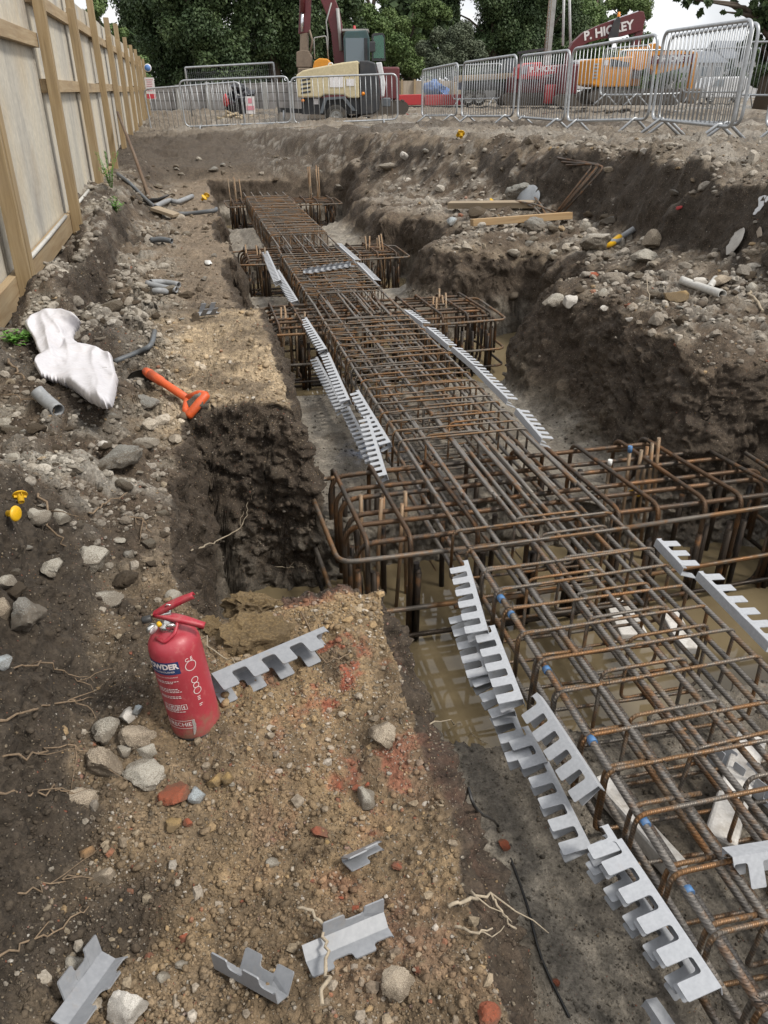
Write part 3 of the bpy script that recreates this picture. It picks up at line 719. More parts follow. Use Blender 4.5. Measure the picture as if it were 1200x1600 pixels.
starters(0.56, 2.36, 5, -0.24, 0.27, 'brown starter bars at the left end of the nearest cross cage', rad=0.09)
starters(1.60, 5.1, 5, -0.24, 0.30, 'starter bars standing in the right of the second cross cage', rad=0.08)
starters(0.56, 5.05, 5, -0.24, 0.26, 'starter bars at the left end of the second cross cage', rad=0.08)
starters(1.66, 7.3, 5, -0.2, 0.34, 'starter bars standing in the right of the third cross cage', rad=0.09)
starters(0.52, 7.25, 5, -0.2, 0.30, 'starter bars at the left end of the third cross cage', rad=0.09)
starters(1.68, 11.2, 6, -0.15, 0.62, 'tall starter bars in the right of the farthest cross cage', rad=0.08)
starters(0.62, 11.1, 4, -0.15, 0.5, 'starter bars at the left end of the farthest cross cage', rad=0.08)
# ------------------------------------------------------------------ toothed spacer strips
def spacer_mat(name='grey_spacer', k=1.0, dirt=0.30):
    t = NT(name); co = t.coord()
    n1 = t.noise(co, 14, 5, 0.6); n2 = t.noise(co, 120, 3, 0.6)
    c = t.ramp(n2, [(0.3, (0.33*k, 0.345*k, 0.37*k)), (0.7, (0.41*k, 0.425*k, 0.45*k))])
    mud = t.ramp(n1, [(0.60, 0), (0.72, 1)])
    c = t.mix(t.math('MULTIPLY', mud, dirt), c, (0.20, 0.16, 0.12))
    t.set(Base_Color=c, Roughness=t.ramp(n1, [(0.3, 0.30), (0.7, 0.5)]), Metallic=0.0, Normal=t.bump(n1, 0.06, 0.004)); t.b.inputs['Specular IOR Level'].default_value = 0.6
    return t.m
M_sp = spacer_mat(); M_sp2 = spacer_mat('dusty_grey_spacer', 0.62, 0.55)
def spacer_mesh(L, pitch=0.058, spine=0.026, leg=0.050, open_=0.16, th=0.0022, ph=0.0, bendx=0.0):
    """channel: a narrow spine and two toothed legs; local y along, legs towards -x"""
    bm = bmesh.new()
    n = max(1, int(round(L/pitch))); tw = pitch*0.52; base = 0.013
    def P(side, s, y):           # side +-1, s distance from the spine edge
        z = side*(spine/2+s*math.sin(open_)); return Vector((-s*math.cos(open_), y, z))
    def face(pts):
        q = []
        for p in map(Vector, pts):
            if not q or (p-q[-1]).length > 2e-5: q.append(p)
        if len(q) > 1 and (q[0]-q[-1]).length < 2e-5: q.pop()
        if len(q) < 3: return
        ar = sum(((q[i]-q[0]).cross(q[i+1]-q[0]) for i in range(1, len(q)-1)), Vector((0, 0, 0))).length
        if ar < 2e-6: return
        vs = [bm.verts.new(p) for p in q]; bm.faces.new(vs)
    # spine with the slots biting into it
    for i in range(n):
        y0 = i*pitch; y1 = y0+tw; y2 = (i+1)*pitch
        bite = spine*0.28
        for (a, b, full) in ((y0, y1, True), (y1, y2, False)):
            zz = spine/2 if full else spine/2-bite
            face([(0, a, -spine/2), (0, b, -spine/2), (0, b, spine/2), (0, a, spine/2)])
        for side in (1, -1):
            sh = 0.0 if side == 1 else ph*pitch
            def Q(s, y): return P(side, s, min(max(y, 0), n*pitch))
            a, b, c = y0+sh, y1+sh, y2+sh
            r = 0.005
            if a < n*pitch:
                # tooth with a lightly rounded tip, root fillets
                face([Q(0, a), Q(0, b), Q(base, b), Q(leg-0.002, b), Q(leg, b-0.002), Q(leg, a+0.002), Q(leg-0.002, a), Q(base, a)])
                if b < n*pitch-1e-6 and i < n-0:
                    c2 = min(c, n*pitch)
                    face([Q(0, b), Q(0, c2), Q(base+r, c2), Q(base+r*0.3, c2-r*0.3), Q(base, c2-r), Q(base, b+r), Q(base+r*0.3, b+r*0.3), Q(base+r, b)])
    bmesh.ops.remove_doubles(bm, verts=bm.verts[:], dist=1e-5)
    for v in bm.verts:
        y = v.co.y-L/2; v.co.x += bendx*(y*y/(L*L)*4-0.3)*0.02
        v.co.y = y
    bmesh.ops.recalc_face_normals(bm, faces=bm.faces[:])
    me = bpy.data.meshes.new('spacer_strip'); bm.to_mesh(me); bm.free(); me.materials.append(M_sp); return me
def spacer(a, b, label, legdir=(-1, 0, 0.0), group=None, ph=0.18, leg=0.060, spine=0.026, open_=0.13, pitch=0.058, bend=0.0, th=0.0022, mat=None):
    a, b = Vector(a), Vector(b); d = (b-a); L = d.length; y = d.normalized()
    x = -Vector(legdir); x = (x-y*x.dot(y)).normalized(); z = x.cross(y)
    me = spacer_mesh(L, leg=leg, ph=ph, spine=spine, open_=open_, pitch=pitch, bendx=bend, th=th)
    if mat: me.materials.clear(); me.materials.append(mat)
    o = link('spacer_strip', me); o.matrix_world = Matrix.Translation((a+b)/2) @ Matrix((x, y, z)).transposed().to_4x4()
    m = o.modifiers.new('thick', 'SOLIDIFY'); m.thickness = th; m.offset = 0
    return tag(o, label, 'spacer strip', group)
GL = 'grey toothed spacer strips along the left side of the cages'; GR = 'grey toothed spacer strips along the right side of the cages'
def sp_px(a, b, z, label, legdir, group, zb=None, **kw):
    A = at(*a, z); B = at(*b, zb if zb is not None else z); return spacer(A, B, label, legdir, group, **kw)
LD = (-0.80, 0, -0.60); LD2 = (-0.95, 0, -0.30)
sp_px((764, 990), (734, 886), 0.225, 'spacer strip standing at the near left corner of the nearest cross cage', LD2, GL)
sp_px((768, 1058), (733, 962), 0.16, 'spacer strip over the water, just below the one by the cross cage corner', LD2, GL)
sp_px((819, 1098), (778, 992), 0.215, 'upper of two overlapping strips above the reflected grid in the water', LD2, GL)
sp_px((806, 1116), (766, 1050), 0.15, 'low strip over the water between two others, close to the concrete edge', LD2, GL)
sp_px((857, 1196), (832, 1150), 0.145, 'short low strip behind the curled one, over the bare concrete', LD2, GL)
sp_px((834, 1188), (801, 1106), 0.13, 'low strip whose end hangs over the edge of the concrete by the water', LD2, GL)
sp_px((940, 1232), (842, 1084), 0.235, 'long strip tilted outward with a curled near end above a white block', (-0.75, 0, -0.66), GL, leg=0.06)
sp_px((926, 1330), (853, 1184), 0.14, 'lower strip beside the bare concrete, parallel to the curled one', LD2, GL)
sp_px((975, 1333), (945, 1284), 0.235, 'short strip bridging two long strips in the left foreground', LD2, GL)
sp_px((1128, 1549), (974, 1319), 0.238, 'longest bright strip at the bottom right, with doubled teeth', LD2, GL, leg=0.06, ph=0.30)
sp_px((1100, 1535), (950, 1330), 0.19, 'darker strip tucked under the longest bright strip', LD2, GL, leg=0.056, ph=0.1)
sp_px((1052, 1612), (1028, 1576), 0.10, 'strip end poking up at the bottom edge of the picture', (-0.3, 0, -0.9), GL)
sp_px((1066, 893), (1020, 843), 0.225, 'short strip at the right side of the nearest cage beside the cross cage', (0.97, 0, -0.2), GR)
sp_px((1200, 1012), (1088, 898), 0.225, 'long bright strip over the brown water at the right edge', (0.97, 0, -0.2), GR, leg=0.06)
lab = ['strip nearest the concrete in the row behind the nearest cross cage', 'second strip of the row left of the middle cage, counted from the near end', 'third strip of the row left of the middle cage, counted from the near end', 'strip at the far end of the row left of the middle cage']
for k, (a, b) in enumerate((((606, 746), (578, 655)), ((612, 695), (563, 615)), ((548, 628), (516, 556)), ((512, 548), (481, 500)))):
    sp_px(a, b, 0.21, lab[k], LD2, GL, leg=0.05, pitch=0.05)
lab = ['low strip behind the row left of the middle cage, near end', 'low strip behind the row left of the middle cage, far end']
for k, (a, b) in enumerate((((590, 722), (548, 640)), ((540, 640), (497, 560)))):
    sp_px(a, b, 0.10, lab[k], LD2, GL, leg=0.05, pitch=0.05)
lab = ['strip beside the gritty concrete, nearest of the row right of the middle cage', 'second strip of the row right of the middle cage', 'third strip of the row right of the middle cage', 'fourth strip of the row right of the middle cage', 'far strip of the row right of the middle cage by the second cross cage']
for k, (a, b) in enumerate((((845, 690), (803, 640)), ((792, 628), (742, 578)), ((740, 575), (705, 545)), ((700, 543), (664, 513)), ((660, 508), (632, 488)))):
    sp_px(a, b, 0.225, lab[k], (0.96, 0, -0.28), GR, leg=0.055, pitch=0.05)
sp_px((467, 472), (437, 424), 0.17, 'white strip pile left of the third cage, nearer piece', LD2, GL, leg=0.06, pitch=0.05)
sp_px((440, 440), (419, 394), 0.20, 'white strip pile left of the third cage, farther piece', LD2, GL, leg=0.06, pitch=0.05)
sp_px((583, 440), (556, 412), 0.225, 'nearer strip at the right edge of the third cage', (0.96, 0, -0.28), GR, leg=0.06, pitch=0.05)
sp_px((553, 408), (523, 381), 0.225, 'farther strip at the right edge of the third cage', (0.96, 0, -0.28), GR, leg=0.06, pitch=0.05)
sp_px((548, 412), (474, 424), 0.275, 'dull grey strip lying across the top of the third cage', (0, -0.95, 0.2), None, leg=0.07)
spacer(at(1225, 1318, 0.285), at(1150, 1330, 0.28), 'bent strip resting on top of the nearest cage at the right edge of the picture', (0.0, -0.45, -0.9), None, leg=0.06, spine=0.035, pitch=0.055)
spacer((1.20, 0.90, 0.03), (1.12, 1.15, 0.03), 'strip lying on the concrete under the right of the nearest cage', (0.3, 0, 0.95), None, leg=0.05)
# loose pieces on the soil
def loose(a, b, label, roll, lift=0.02, **kw):
    A, B = gp(*a, lift), gp(*b, lift); d = (B-A).normalized(); up = Vector((0, 0, 1)); side = d.cross(up).normalized()
    ld = side*math.cos(roll)+up*math.sin(roll)
    spacer(A, B, label, ld, 'loose cut pieces of spacer strip on the bench', mat=M_sp2, **kw)
loose((333, 1082), (486, 1016), 'longest loose grey strip on the soil beside the fire extinguisher', -0.25, 0.03, leg=0.045, spine=0.034, open_=0.10, ph=0.0, pitch=0.060)
loose((476, 1500), (594, 1450), 'loose strip piece with teeth up, crossed by a thin twig', 0.9, 0.014, leg=0.024, spine=0.020, open_=0.75, ph=0.5, pitch=0.058)
loose((345, 1518), (452, 1578), 'loose strip piece lying open on cracked soil at the bottom centre', 2.0, 0.016, leg=0.026, spine=0.018, open_=0.35, ph=0.5, pitch=0.052)
loose((95, 1612), (176, 1500), 'loose strip piece at the bottom left beside a lump of white mortar', 1.2, 0.016, leg=0.024, spine=0.020, open_=0.8, ph=0.5, pitch=0.056)
loose((535, 1352), (574, 1334), 'small square offcut of spacer strip on the brown bench', 0.6, 0.012, leg=0.03, spine=0.006, open_=0.2, ph=0.0, pitch=0.06)
loose((312, 492), (338, 489), 'tiny pale strip piece at the foot of the far left bench', 1.0, 0.02, leg=0.05, pitch=0.06)
# white concrete-spacer blocks under the cage
def white_block(c, size, rot, label):
    mb = MB(); mb.box((0, 0, 0), size, bev=min(size)*0.18); o = mb.build('spacer_block', M_wb, None, c, rot)
    tag(o, label, 'spacer block', 'white blocks under the nearest cage')
M_wb = simple('white_block', (0.58, 0.56, 0.53), 0.6, dirt=0.75, dirtcol=(0.22, 0.185, 0.14), scale=22)
def wb(a, b, wdt, hgt, label, z=0.012):
    A, B = at(*a, z), at(*b, z); d = B-A
    white_block((A+B)/2+Vector((0, 0, hgt/2)), (wdt, d.length, hgt), (0.04, 0.05, -math.atan2(d.x, d.y)), label)
wb((1060, 1375), (930, 1235), 0.045, 0.05, 'long white block on the concrete beside the left edge of the nearest cage')
wb((1120, 1330), (1168, 1170), 0.07, 0.05, 'white block lying askew under the right half of the nearest cage')
wb((1075, 1022), (1042, 965), 0.06, 0.03, 'white slab in the water under the nearest cage', z=-0.02)
wb((990, 1000), (960, 945), 0.10, 0.03, 'small white slab in the water nearest the cross cage', z=-0.2)
# ------------------------------------------------------------------ stones
def stone_mat(name, cols, scale=22, rough=0.85, speck=0.5, bump=0.5):
    t = NT(name); co = t.coord(); oi = t.n('ShaderNodeObjectInfo')
    ofs = t.n('ShaderNodeVectorMath', operation='ADD'); t.l(co, ofs.inputs[0])
    cmb = t.n('ShaderNodeCombineXYZ'); m20 = t.math('MULTIPLY', oi.outputs['Random'], 20.0)
    t.l(m20, cmb.inputs[0]); t.l(m20, cmb.inputs[2]); t.l(cmb.outputs[0], ofs.inputs[1]); v = ofs.outputs[0]
    n1 = t.noise(v, scale, 6, 0.65); n2 = t.noise(v, scale*9, 4, 0.7)
    c = t.ramp(n1, [(0.3, cols[0]), (0.5, cols[1]), (0.7, cols[2])])
    c = t.mix(1.0, c, t.ramp(n2, [(0.3, 0.70), (0.5, 1.0), (0.72, 1.25)]), 'MULTIPLY')
    geo = t.n('ShaderNodeNewGeometry'); sx = t.n('ShaderNodeSeparateXYZ'); t.l(co, sx.inputs[0])
    low = t.ramp(sx.outputs[2], [(0.30, 0.16), (0.62, 0)])
    mud = t.ramp(t.math('ADD', t.noise(v, scale*0.8, 4), t.math('ADD', low, t.math('MULTIPLY', oi.outputs['Random'], 0.10))), [(0.52, 0), (0.68, 1)])
    c = t.mix(t.math('MULTIPLY', mud, min(1, speck+0.25)), c, (0.105, 0.080, 0.055))
    t.set(Base_Color=c, Roughness=rough, Normal=t.bump(t.math('ADD', n2, n1), bump, 0.006)); t.b.inputs['Specular IOR Level'].default_value = 0.3
    return t.m
SM = {
 'concrete': stone_mat('pale_concrete', ((0.27, 0.25, 0.21), (0.40, 0.375, 0.32), (0.50, 0.47, 0.41))),
 'dusty': stone_mat('dusty_rubble', ((0.135, 0.115, 0.088), (0.215, 0.19, 0.15), (0.31, 0.28, 0.23)), 20, 0.95, 0.7, 0.9),
 'grey': stone_mat('grey_stone', ((0.13, 0.13, 0.12), (0.22, 0.215, 0.195), (0.33, 0.32, 0.29))),
 'beige': stone_mat('beige_stone', ((0.27, 0.22, 0.16), (0.40, 0.335, 0.255), (0.50, 0.44, 0.355))),
 'white': stone_mat('white_mortar', ((0.48, 0.45, 0.40), (0.62, 0.59, 0.54), (0.74, 0.71, 0.66)), 30, 0.9, 0.3),
 'brick': stone_mat('red_brick', ((0.20, 0.055, 0.032), (0.33, 0.085, 0.042), (0.40, 0.13, 0.07)), 30),
 'ochre': stone_mat('ochre_flint', ((0.26, 0.155, 0.055), (0.38, 0.255, 0.105), (0.45, 0.34, 0.18)), 30, 0.55),
 'tan': stone_mat('tan_clay_tile', ((0.33, 0.19, 0.09), (0.42, 0.25, 0.12), (0.48, 0.31, 0.17)), 30),
 'blue': stone_mat('pale_blue_flint', ((0.28, 0.33, 0.37), (0.42, 0.48, 0.51), (0.55, 0.58, 0.58)), 25, 0.5),
 'earth': stone_mat('earth_clod', ((0.060, 0.045, 0.031), (0.10, 0.076, 0.052), (0.155, 0.125, 0.09)), 16, 0.95, 0.3, 0.9),
 'clay': stone_mat('yellow_clay', ((0.19, 0.130, 0.066), (0.30, 0.212, 0.108), (0.38, 0.285, 0.155)), 14, 0.95, 0.25, 0.9),
}
_ico = {}
def ico(sub):
    if sub not in _ico:
        bm = bmesh.new(); bmesh.ops.create_icosphere(bm, subdivisions=sub, radius=1.0)
        bm.verts.ensure_lookup_table()
        _ico[sub] = (np.array([v.co[:] for v in bm.verts]), np.array([[v.index for v in f.verts] for f in bm.faces])); bm.free()
    return _ico[sub]
def stone_verts(sub, seed, cuts=7, rough=0.10, round_=0.0):
    V, F = ico(sub); r = np.random.default_rng(seed); V = V.copy()
    for k in range(cuts):
        n = r.normal(size=3); n /= np.linalg.norm(n); d = r.uniform(0.40, 0.84)
        h = V @ n; over = np.maximum(h-d, 0); V = V-np.outer(over*(0.94-round_), n)
    s = seed*1.37 % 50
    f = fbm(V[:, 0]*1.6+s, V[:, 1]*1.6+s, V[:, 2]*1.6, oct=2, seed=seed % 7)*0.14+fbm(V[:, 0]*5+s, V[:, 1]*5, V[:, 2]*5+s, oct=3, seed=seed % 5)*rough
    return V*(1+f[:, None]), F
_sm = {}
def stone_mesh(kind, k, sub=3, cuts=7, rough=0.10, round_=0.0):
    key = (kind, k, sub, cuts)
    if key not in _sm:
        V, F = stone_verts(sub, 100+k*7, cuts, rough, round_)
        me = raw_mesh(kind+'_stone', V, F); me.set_sharp_from_angle(angle=math.radians(32)); me.materials.append(SM[kind]); _sm[key] = me
    return _sm[key]
def wscale(p):                        # metres per photo pixel at a point
    q = p-Vector((0, 0, CZ)); F = q.x*sT+q.y*cT
    return (F*cP-q.z*sP)/FPX
_k = [0]
def stone(u, v, w, h, kind, label, cat='stone', group=None, flat=0.72, name=None, cuts=7, sub=3, sink=0.18, rot=None, rough=0.10, round_=0.0):
    p = gp(u, v+h*0.30); s = wscale(p); _k[0] += 1
    me = stone_mesh(kind, _k[0] % 23, sub, cuts, rough, round_)
    o = link(name or 'stone', me)
    W = w*s/2*1.10; Hh = max(h*s/2*0.95, W*0.42)
    dpt = (W+Hh)/2*1.05
    o.scale = (W, dpt, Hh*flat/0.72)
    o.rotation_euler = rot if rot else (random.uniform(-0.3, 0.3), random.uniform(-0.3, 0.3), -HEAD+random.uniform(-0.35, 0.35))
    o.location = p+Vector((0, 0, Hh*(0.66-sink*1.9)))
    return tag(o, label, cat, group)
G1 = 'loose stones and rubble on the earth'
for a in (
 (146, 866, 62, 46, 'concrete', 'large pale angular stone on the soil above the fire extinguisher'),
 (76, 880, 44, 32, 'concrete', 'cream stone left of the large pale angular stone'),
 (42, 950, 66, 60, 'grey', 'biggest grey broken block at the left edge'),
 (8, 905, 30, 40, 'concrete', 'pale stone cut by the left edge above the biggest grey block'),
 (8, 945, 34, 46, 'beige', 'beige stone cut by the left edge beside the biggest grey block'),
 (22, 915, 32, 30, 'earth', 'dark brown stone wedged between pale stones at the left edge'),
 (190, 705, 78, 44, 'grey', 'broad flat grey slab at the rim of the deep pit'),
 (228, 626, 42, 28, 'grey', 'rough grey lump under the orange shaft'),
 (306, 620, 38, 34, 'grey', 'grey stone standing behind the orange grip'),
 (228, 686, 40, 20, 'concrete', 'flat pale stone between the slab and the orange grip'),
 (160, 690, 22, 18, 'white', 'small white stone on the broad grey slab'),
 (95, 805, 30, 30, 'concrete', 'dusty stone right of the yellow caps'),
 (64, 800, 34, 34, 'concrete', 'dusty stone touching the upper yellow cap'),
 (195, 895, 38, 36, 'earth', 'dark rounded clod with a pale chip behind the extinguisher'),
 (168, 928, 50, 32, 'concrete', 'dull crumbling stone sloping towards the extinguisher'),
 (272, 928, 28, 18, 'concrete', 'small cream stone on the bench behind the extinguisher head'),
 (167, 1135, 46, 42, 'concrete', 'pitted pale stone highest left in the heap by the extinguisher'),
 (216, 1140, 52, 44, 'beige', 'largest cream stone of the heap by the extinguisher'),
 (166, 1182, 60, 52, 'beige', 'beige faceted stone at the left of the heap by the extinguisher'),
 (228, 1168, 34, 28, 'concrete', 'small round pale stone in the middle of the heap by the extinguisher'),
 (194, 1168, 22, 26, 'concrete', 'narrow grey stone in the heart of the heap by the extinguisher'),
 (226, 1203, 60, 40, 'concrete', 'lowest smooth stone of the heap by the extinguisher'),
 (200, 1112, 30, 28, 'white', 'white stone on top of the heap by the extinguisher'),
 (216, 1106, 18, 18, 'blue', 'bluish pebble beside the white stone on top of the heap'),
 (591, 1139, 56, 42, 'beige', 'lone cream boulder near the bench edge over the trench'),
 (572, 1241, 36, 40, 'concrete', 'grey upright stone below the lone cream boulder'),
 (274, 1236, 46, 36, 'brick', 'bright red brick fragment on the gravel'),
 (310, 1237, 30, 24, 'blue', 'pale blue flint right of the red brick fragment'),
 (337, 1213, 26, 26, 'ochre', 'ochre flint above the pale blue flint'),
 (358, 1208, 20, 26, 'ochre', 'second ochre flint touching the first'),
 (272, 1283, 24, 28, 'ochre', 'ochre pebble below the red brick fragment'),
 (162, 1362, 36, 30, 'beige', 'smooth oval beige cobble in the dark soil at lower left'),
 (126, 1246, 58, 22, 'beige', 'long flat brown stone at the edge of the dark soil'),
 (138, 1325, 22, 30, 'tan', 'orange tan tile shard in the dark soil'),
 (200, 1560, 58, 58, 'white', 'rough lump of white mortar at the bottom left'),
 (118, 1497, 34, 24, 'concrete', 'crumbly grey stone above the bottom left strip piece'),
 (152, 1507, 20, 18, 'ochre', 'yellow pebble right of the crumbly grey stone'),
 (256, 1524, 20, 18, 'concrete', 'small grey pebble right of the white mortar lump'),
 (620, 1528, 52, 42, 'beige', 'pinkish stone sunk in the bench edge at the bottom'),
 (762, 1580, 40, 42, 'brick', 'reddish brown lump at the foot of the bench at the bottom'),
 (428, 1344, 24, 18, 'concrete', 'pale oval pebble on open gravel at the bench centre'),
 (500, 1296, 28, 20, 'brick', 'dull red brick piece near the square offcut'),
 (287, 1463, 18, 18, 'brick', 'red crumb on dark soil left of the loose strip pieces'),
 (788, 1318, 20, 16, 'brick', 'red brick crumb on the wet concrete floor'),
 (868, 1533, 12, 12, 'brick', 'small red crumb on the concrete near the bottom'),
 (420, 1145, 16, 14, 'beige', 'round pebble right of the extinguisher'),
 (930, 370, 58, 30, 'concrete', 'big greenish concrete chunk on the right mound by the yellow duct'),
 (998, 395, 50, 24, 'concrete', 'flat cream topped stone below the big concrete chunk'),
 (1022, 372, 40, 30, 'beige', 'brown stone with a pale cap right of the yellow duct'),
 (815, 300, 46, 40, 'grey', 'grey broken chunk leaning on the earth bank by the bent bars'),
 (840, 345, 40, 26, 'grey', 'rough stone at the end of the lower timber plank'),
 (950, 342, 30, 22, 'grey', 'grey rock at the foot of the bank right of the bent bars'),
 (866, 462, 40, 22, 'concrete', 'pale crusted stone at the top of the right mound'),
 (890, 468, 20, 30, 'white', 'thin white shard standing in the right mound rubble'),
 (1056, 458, 34, 26, 'ochre', 'ochre brown block among the right mound rubble'),
 (1095, 435, 28, 22, 'white', 'white stone behind the white pipe'),
 (1122, 432, 36, 24, 'beige', 'brown stone behind the white pipe'),
 (928, 428, 20, 10, 'brick', 'dark red brick end on the right mound'),
 (985, 472, 24, 12, 'brick', 'small brick piece near the middle of the right mound'),
 (608, 255, 30, 16, 'concrete', 'pale slab on the far slope beyond the trench'),
 (632, 240, 16, 16, 'white', 'white stone above the pale slab on the far slope'),
 (745, 330, 30, 22, 'earth', 'dark clod between the two timber planks'),
 (706, 345, 18, 16, 'blue', 'bluish stone left of the lower timber plank'),
 (8, 1026, 26, 34, 'blue', 'bluish grey stone at the left edge below the biggest grey block'),
 (392, 938, 80, 50, 'clay', 'large yellow clay clod behind the loose grey strip'),
 (398, 984, 96, 72, 'clay', 'cracked yellow clay clod under the loose grey strip'),
 (330, 975, 40, 36, 'clay', 'small clay clod between extinguisher and cracked clod'),
):
    big = a[4] in ('clay',)
    stone(a[0], a[1], a[2], a[3], a[4], a[5], cat='clod' if a[4] in ('clay', 'earth') else 'stone', group=G1, name='clay_clod' if big else None,
          sub=4 if a[2] > 36 else 3, rough=0.34 if big else 0.12, cuts=4 if big else 7, sink=0.20 if big else 0.18)
# smaller rubble: several kinds of place, each with a label that is true for all its stones
def rubble(n, box, smin, smax, kinds, label, seed, test=None):
    r = np.random.default_rng(seed); k = 0; tries = 0
    while k < n and tries < n*40:
        tries += 1
        u = r.uniform(box[0], box[2]); v = r.uniform(box[1], box[3])
        if test and not test(u, v): continue
        p = gp(u, v)
        if p.z < 0.12 or gnorm(u, v).z < 0.45: continue
        s = smin+(smax-smin)*r.random()**2.2
        o = stone(u, v, s*r.uniform(0.8, 1.25), s*r.uniform(0.6, 0.95), kinds[int(r.integers(len(kinds)))], label, group=label, sub=3, name='rubble_stone', sink=0.30, cuts=9, rough=0.16); k += 1
ck = ['concrete', 'dusty', 'dusty', 'grey', 'earth', 'earth', 'dusty']
rubble(48, (0, 640, 300, 900), 10, 30, ck, 'small broken stone of the rubble between the pit and the left edge', 1, lambda u, v: u < 300-0.2*(v-640))
rubble(40, (60, 420, 330, 500), 8, 28, ck, 'small stone of the grey rubble at the foot of the near hoarding posts', 2, lambda u, v: v > 480-0.3*u)
rubble(34, (200, 235, 360, 400), 6, 16, ck, 'small stone of the rubble between the far hoarding and the far bench', 3)
rubble(40, (780, 330, 1000, 400), 8, 22, ck, 'small stone of the rubble below the bent bars and the big concrete chunk', 4)
rubble(44, (860, 420, 1200, 500), 8, 24, ck+['white'], 'small stone of the pale rubble around the white pipe', 5)
rubble(30, (400, 220, 900, 300), 5, 13, ck, 'small stone on the bank slope below the barriers', 6)
rubble(40, (230, 1180, 640, 1560), 7, 18, ['beige', 'concrete', 'ochre', 'concrete', 'brick'], 'pebble on the gravelly bench around the loose strip pieces', 7)
rubble(24, (900, 225, 1200, 300), 6, 18, ck, 'small stone on the upper ground in front of the right barriers', 8)
# ------------------------------------------------------------------ uncountable gravel and crumbs on the surface
def scatter(name, label, n, weight, size, colour, seed, sub, mat, zsc=0.75, sink=0.25, cuts=4, smooth_=True):
    r = np.random.default_rng(seed)
    Wt = (weight*np.minimum(1.0, 1.0)).ravel(); Wt = Wt/Wt.sum()
    idx = r.choice(Wt.size, size=n, p=Wt)
    zc = np.maximum(0.4, _zc.ravel()[idx])
    s = size(r, n, zc)
    base = [stone_verts(sub, 900+seed*31+k, cuts, 0.05) for k in range(10)]
    P = np.stack([GX.ravel()[idx], GY.ravel()[idx], GZ.ravel()[idx]], -1)
    col = colour(r, n, GC.reshape(-1, 3)[idx])
    Vs, Fs, Cs, o = [], [], [], 0
    for k in range(10):
        V, F = base[k]; sel = np.arange(k, n, 10); m = len(sel)
        a = r.uniform(0, 2*np.pi, m); ca, sa = np.cos(a), np.sin(a)
        sx = s[sel]*r.uniform(0.75, 1.35, m); sy = s[sel]*r.uniform(0.75, 1.2, m); sz = s[sel]*zsc*r.uniform(0.7, 1.2, m)
        X = V[None, :, 0]*sx[:, None]; Y = V[None, :, 1]*sy[:, None]; Z = V[None, :, 2]*sz[:, None]
        t1 = r.uniform(-0.5, 0.5, m)[:, None]
        X, Z = X*np.cos(t1)-Z*np.sin(t1), X*np.sin(t1)+Z*np.cos(t1)
        W = np.stack([X*ca[:, None]-Y*sa[:, None], X*sa[:, None]+Y*ca[:, None], Z+(sz*(1-sink*2))[:, None]], -1)+P[sel][:, None, :]
        Vs.append(W.reshape(-1, 3)); nv = V.shape[0]
        Fs.append((F[None]+(o+np.arange(m)*nv)[:, None, None]).reshape(-1, 3)); o += m*nv
        Cs.append(np.repeat(col[sel], nv, axis=0))
    me = raw_mesh(name, np.concatenate(Vs), np.concatenate(Fs)); me.polygons.foreach_set('use_smooth', np.full(len(me.polygons), smooth_, dtype=bool)); set_col(me, 'soil', np.concatenate(Cs))
    me.materials.append(mat)
    return tag(link(name, me), label, name.replace('_', ' '), kind='stuff')
def peb_mat(name, bump):
    t = NT(name); co = t.coord(); n = t.noise(co, 300, 4, 0.65); n0 = t.noise(co, 90, 3, 0.6)
    c = t.mix(1.0, t.attr('soil', 'Color'), t.ramp(n, [(0.3, 0.65), (0.5, 1), (0.7, 1.3)]), 'MULTIPLY')
    c = t.mix(t.math('MULTIPLY', t.ramp(n0, [(0.5, 0), (0.66, 1)]), 0.5), c, (0.10, 0.078, 0.053))
    t.set(Base_Color=c, Roughness=0.85, Normal=t.bump(n, bump, 0.003)); t.b.inputs['Specular IOR Level'].default_value = 0.3
    return t.m
dry = (GZ > 0.03).astype(float)*(1-gz_flat)
mid_ = np.clip(1.15-_zc/14.0, 0.05, 1)*(np.abs(GU-600) < 860)*(GV > 60)*(GV < 1850)*(_zc > 0.3)
PAL = np.array([(0.40, 0.36, 0.30), (0.30, 0.25, 0.18), (0.22, 0.19, 0.15), (0.36, 0.25, 0.13), (0.50, 0.47, 0.42), (0.28, 0.10, 0.055), (0.30, 0.27, 0.23), (0.17, 0.145, 0.115)])
PW = np.array([0.17, 0.17, 0.2, 0.11, 0.07, 0.04, 0.14, 0.10])
def pcol(r, n, soil):
    c = PAL[r.choice(len(PAL), size=n, p=PW)]*r.uniform(0.75, 1.15, (n, 1)); return c*0.62+soil*0.42
def ccol(r, n, soil): return soil*r.uniform(0.7, 1.25, (n, 1))
flatm = np.clip(1-1.0*steep, 0.12, 1)
scatter('gravel', 'small mixed stones of gravel trodden into the soil', 14000, dry*mid_*(0.06+GGRAV**1.3)*flatm*(0.2+sm(-0.25, 0.35, fbm(GX*6, GY*6, oct=3, seed=171))),
        lambda r, n, zc: np.clip(np.exp(r.normal(math.log(0.0014), 0.78, n)), 0.0008, 0.012)*np.clip(zc/1.5, 0.9, 4.5), pcol, 3, 1, peb_mat('gravel_stone', 0.5), cuts=6, smooth_=False)
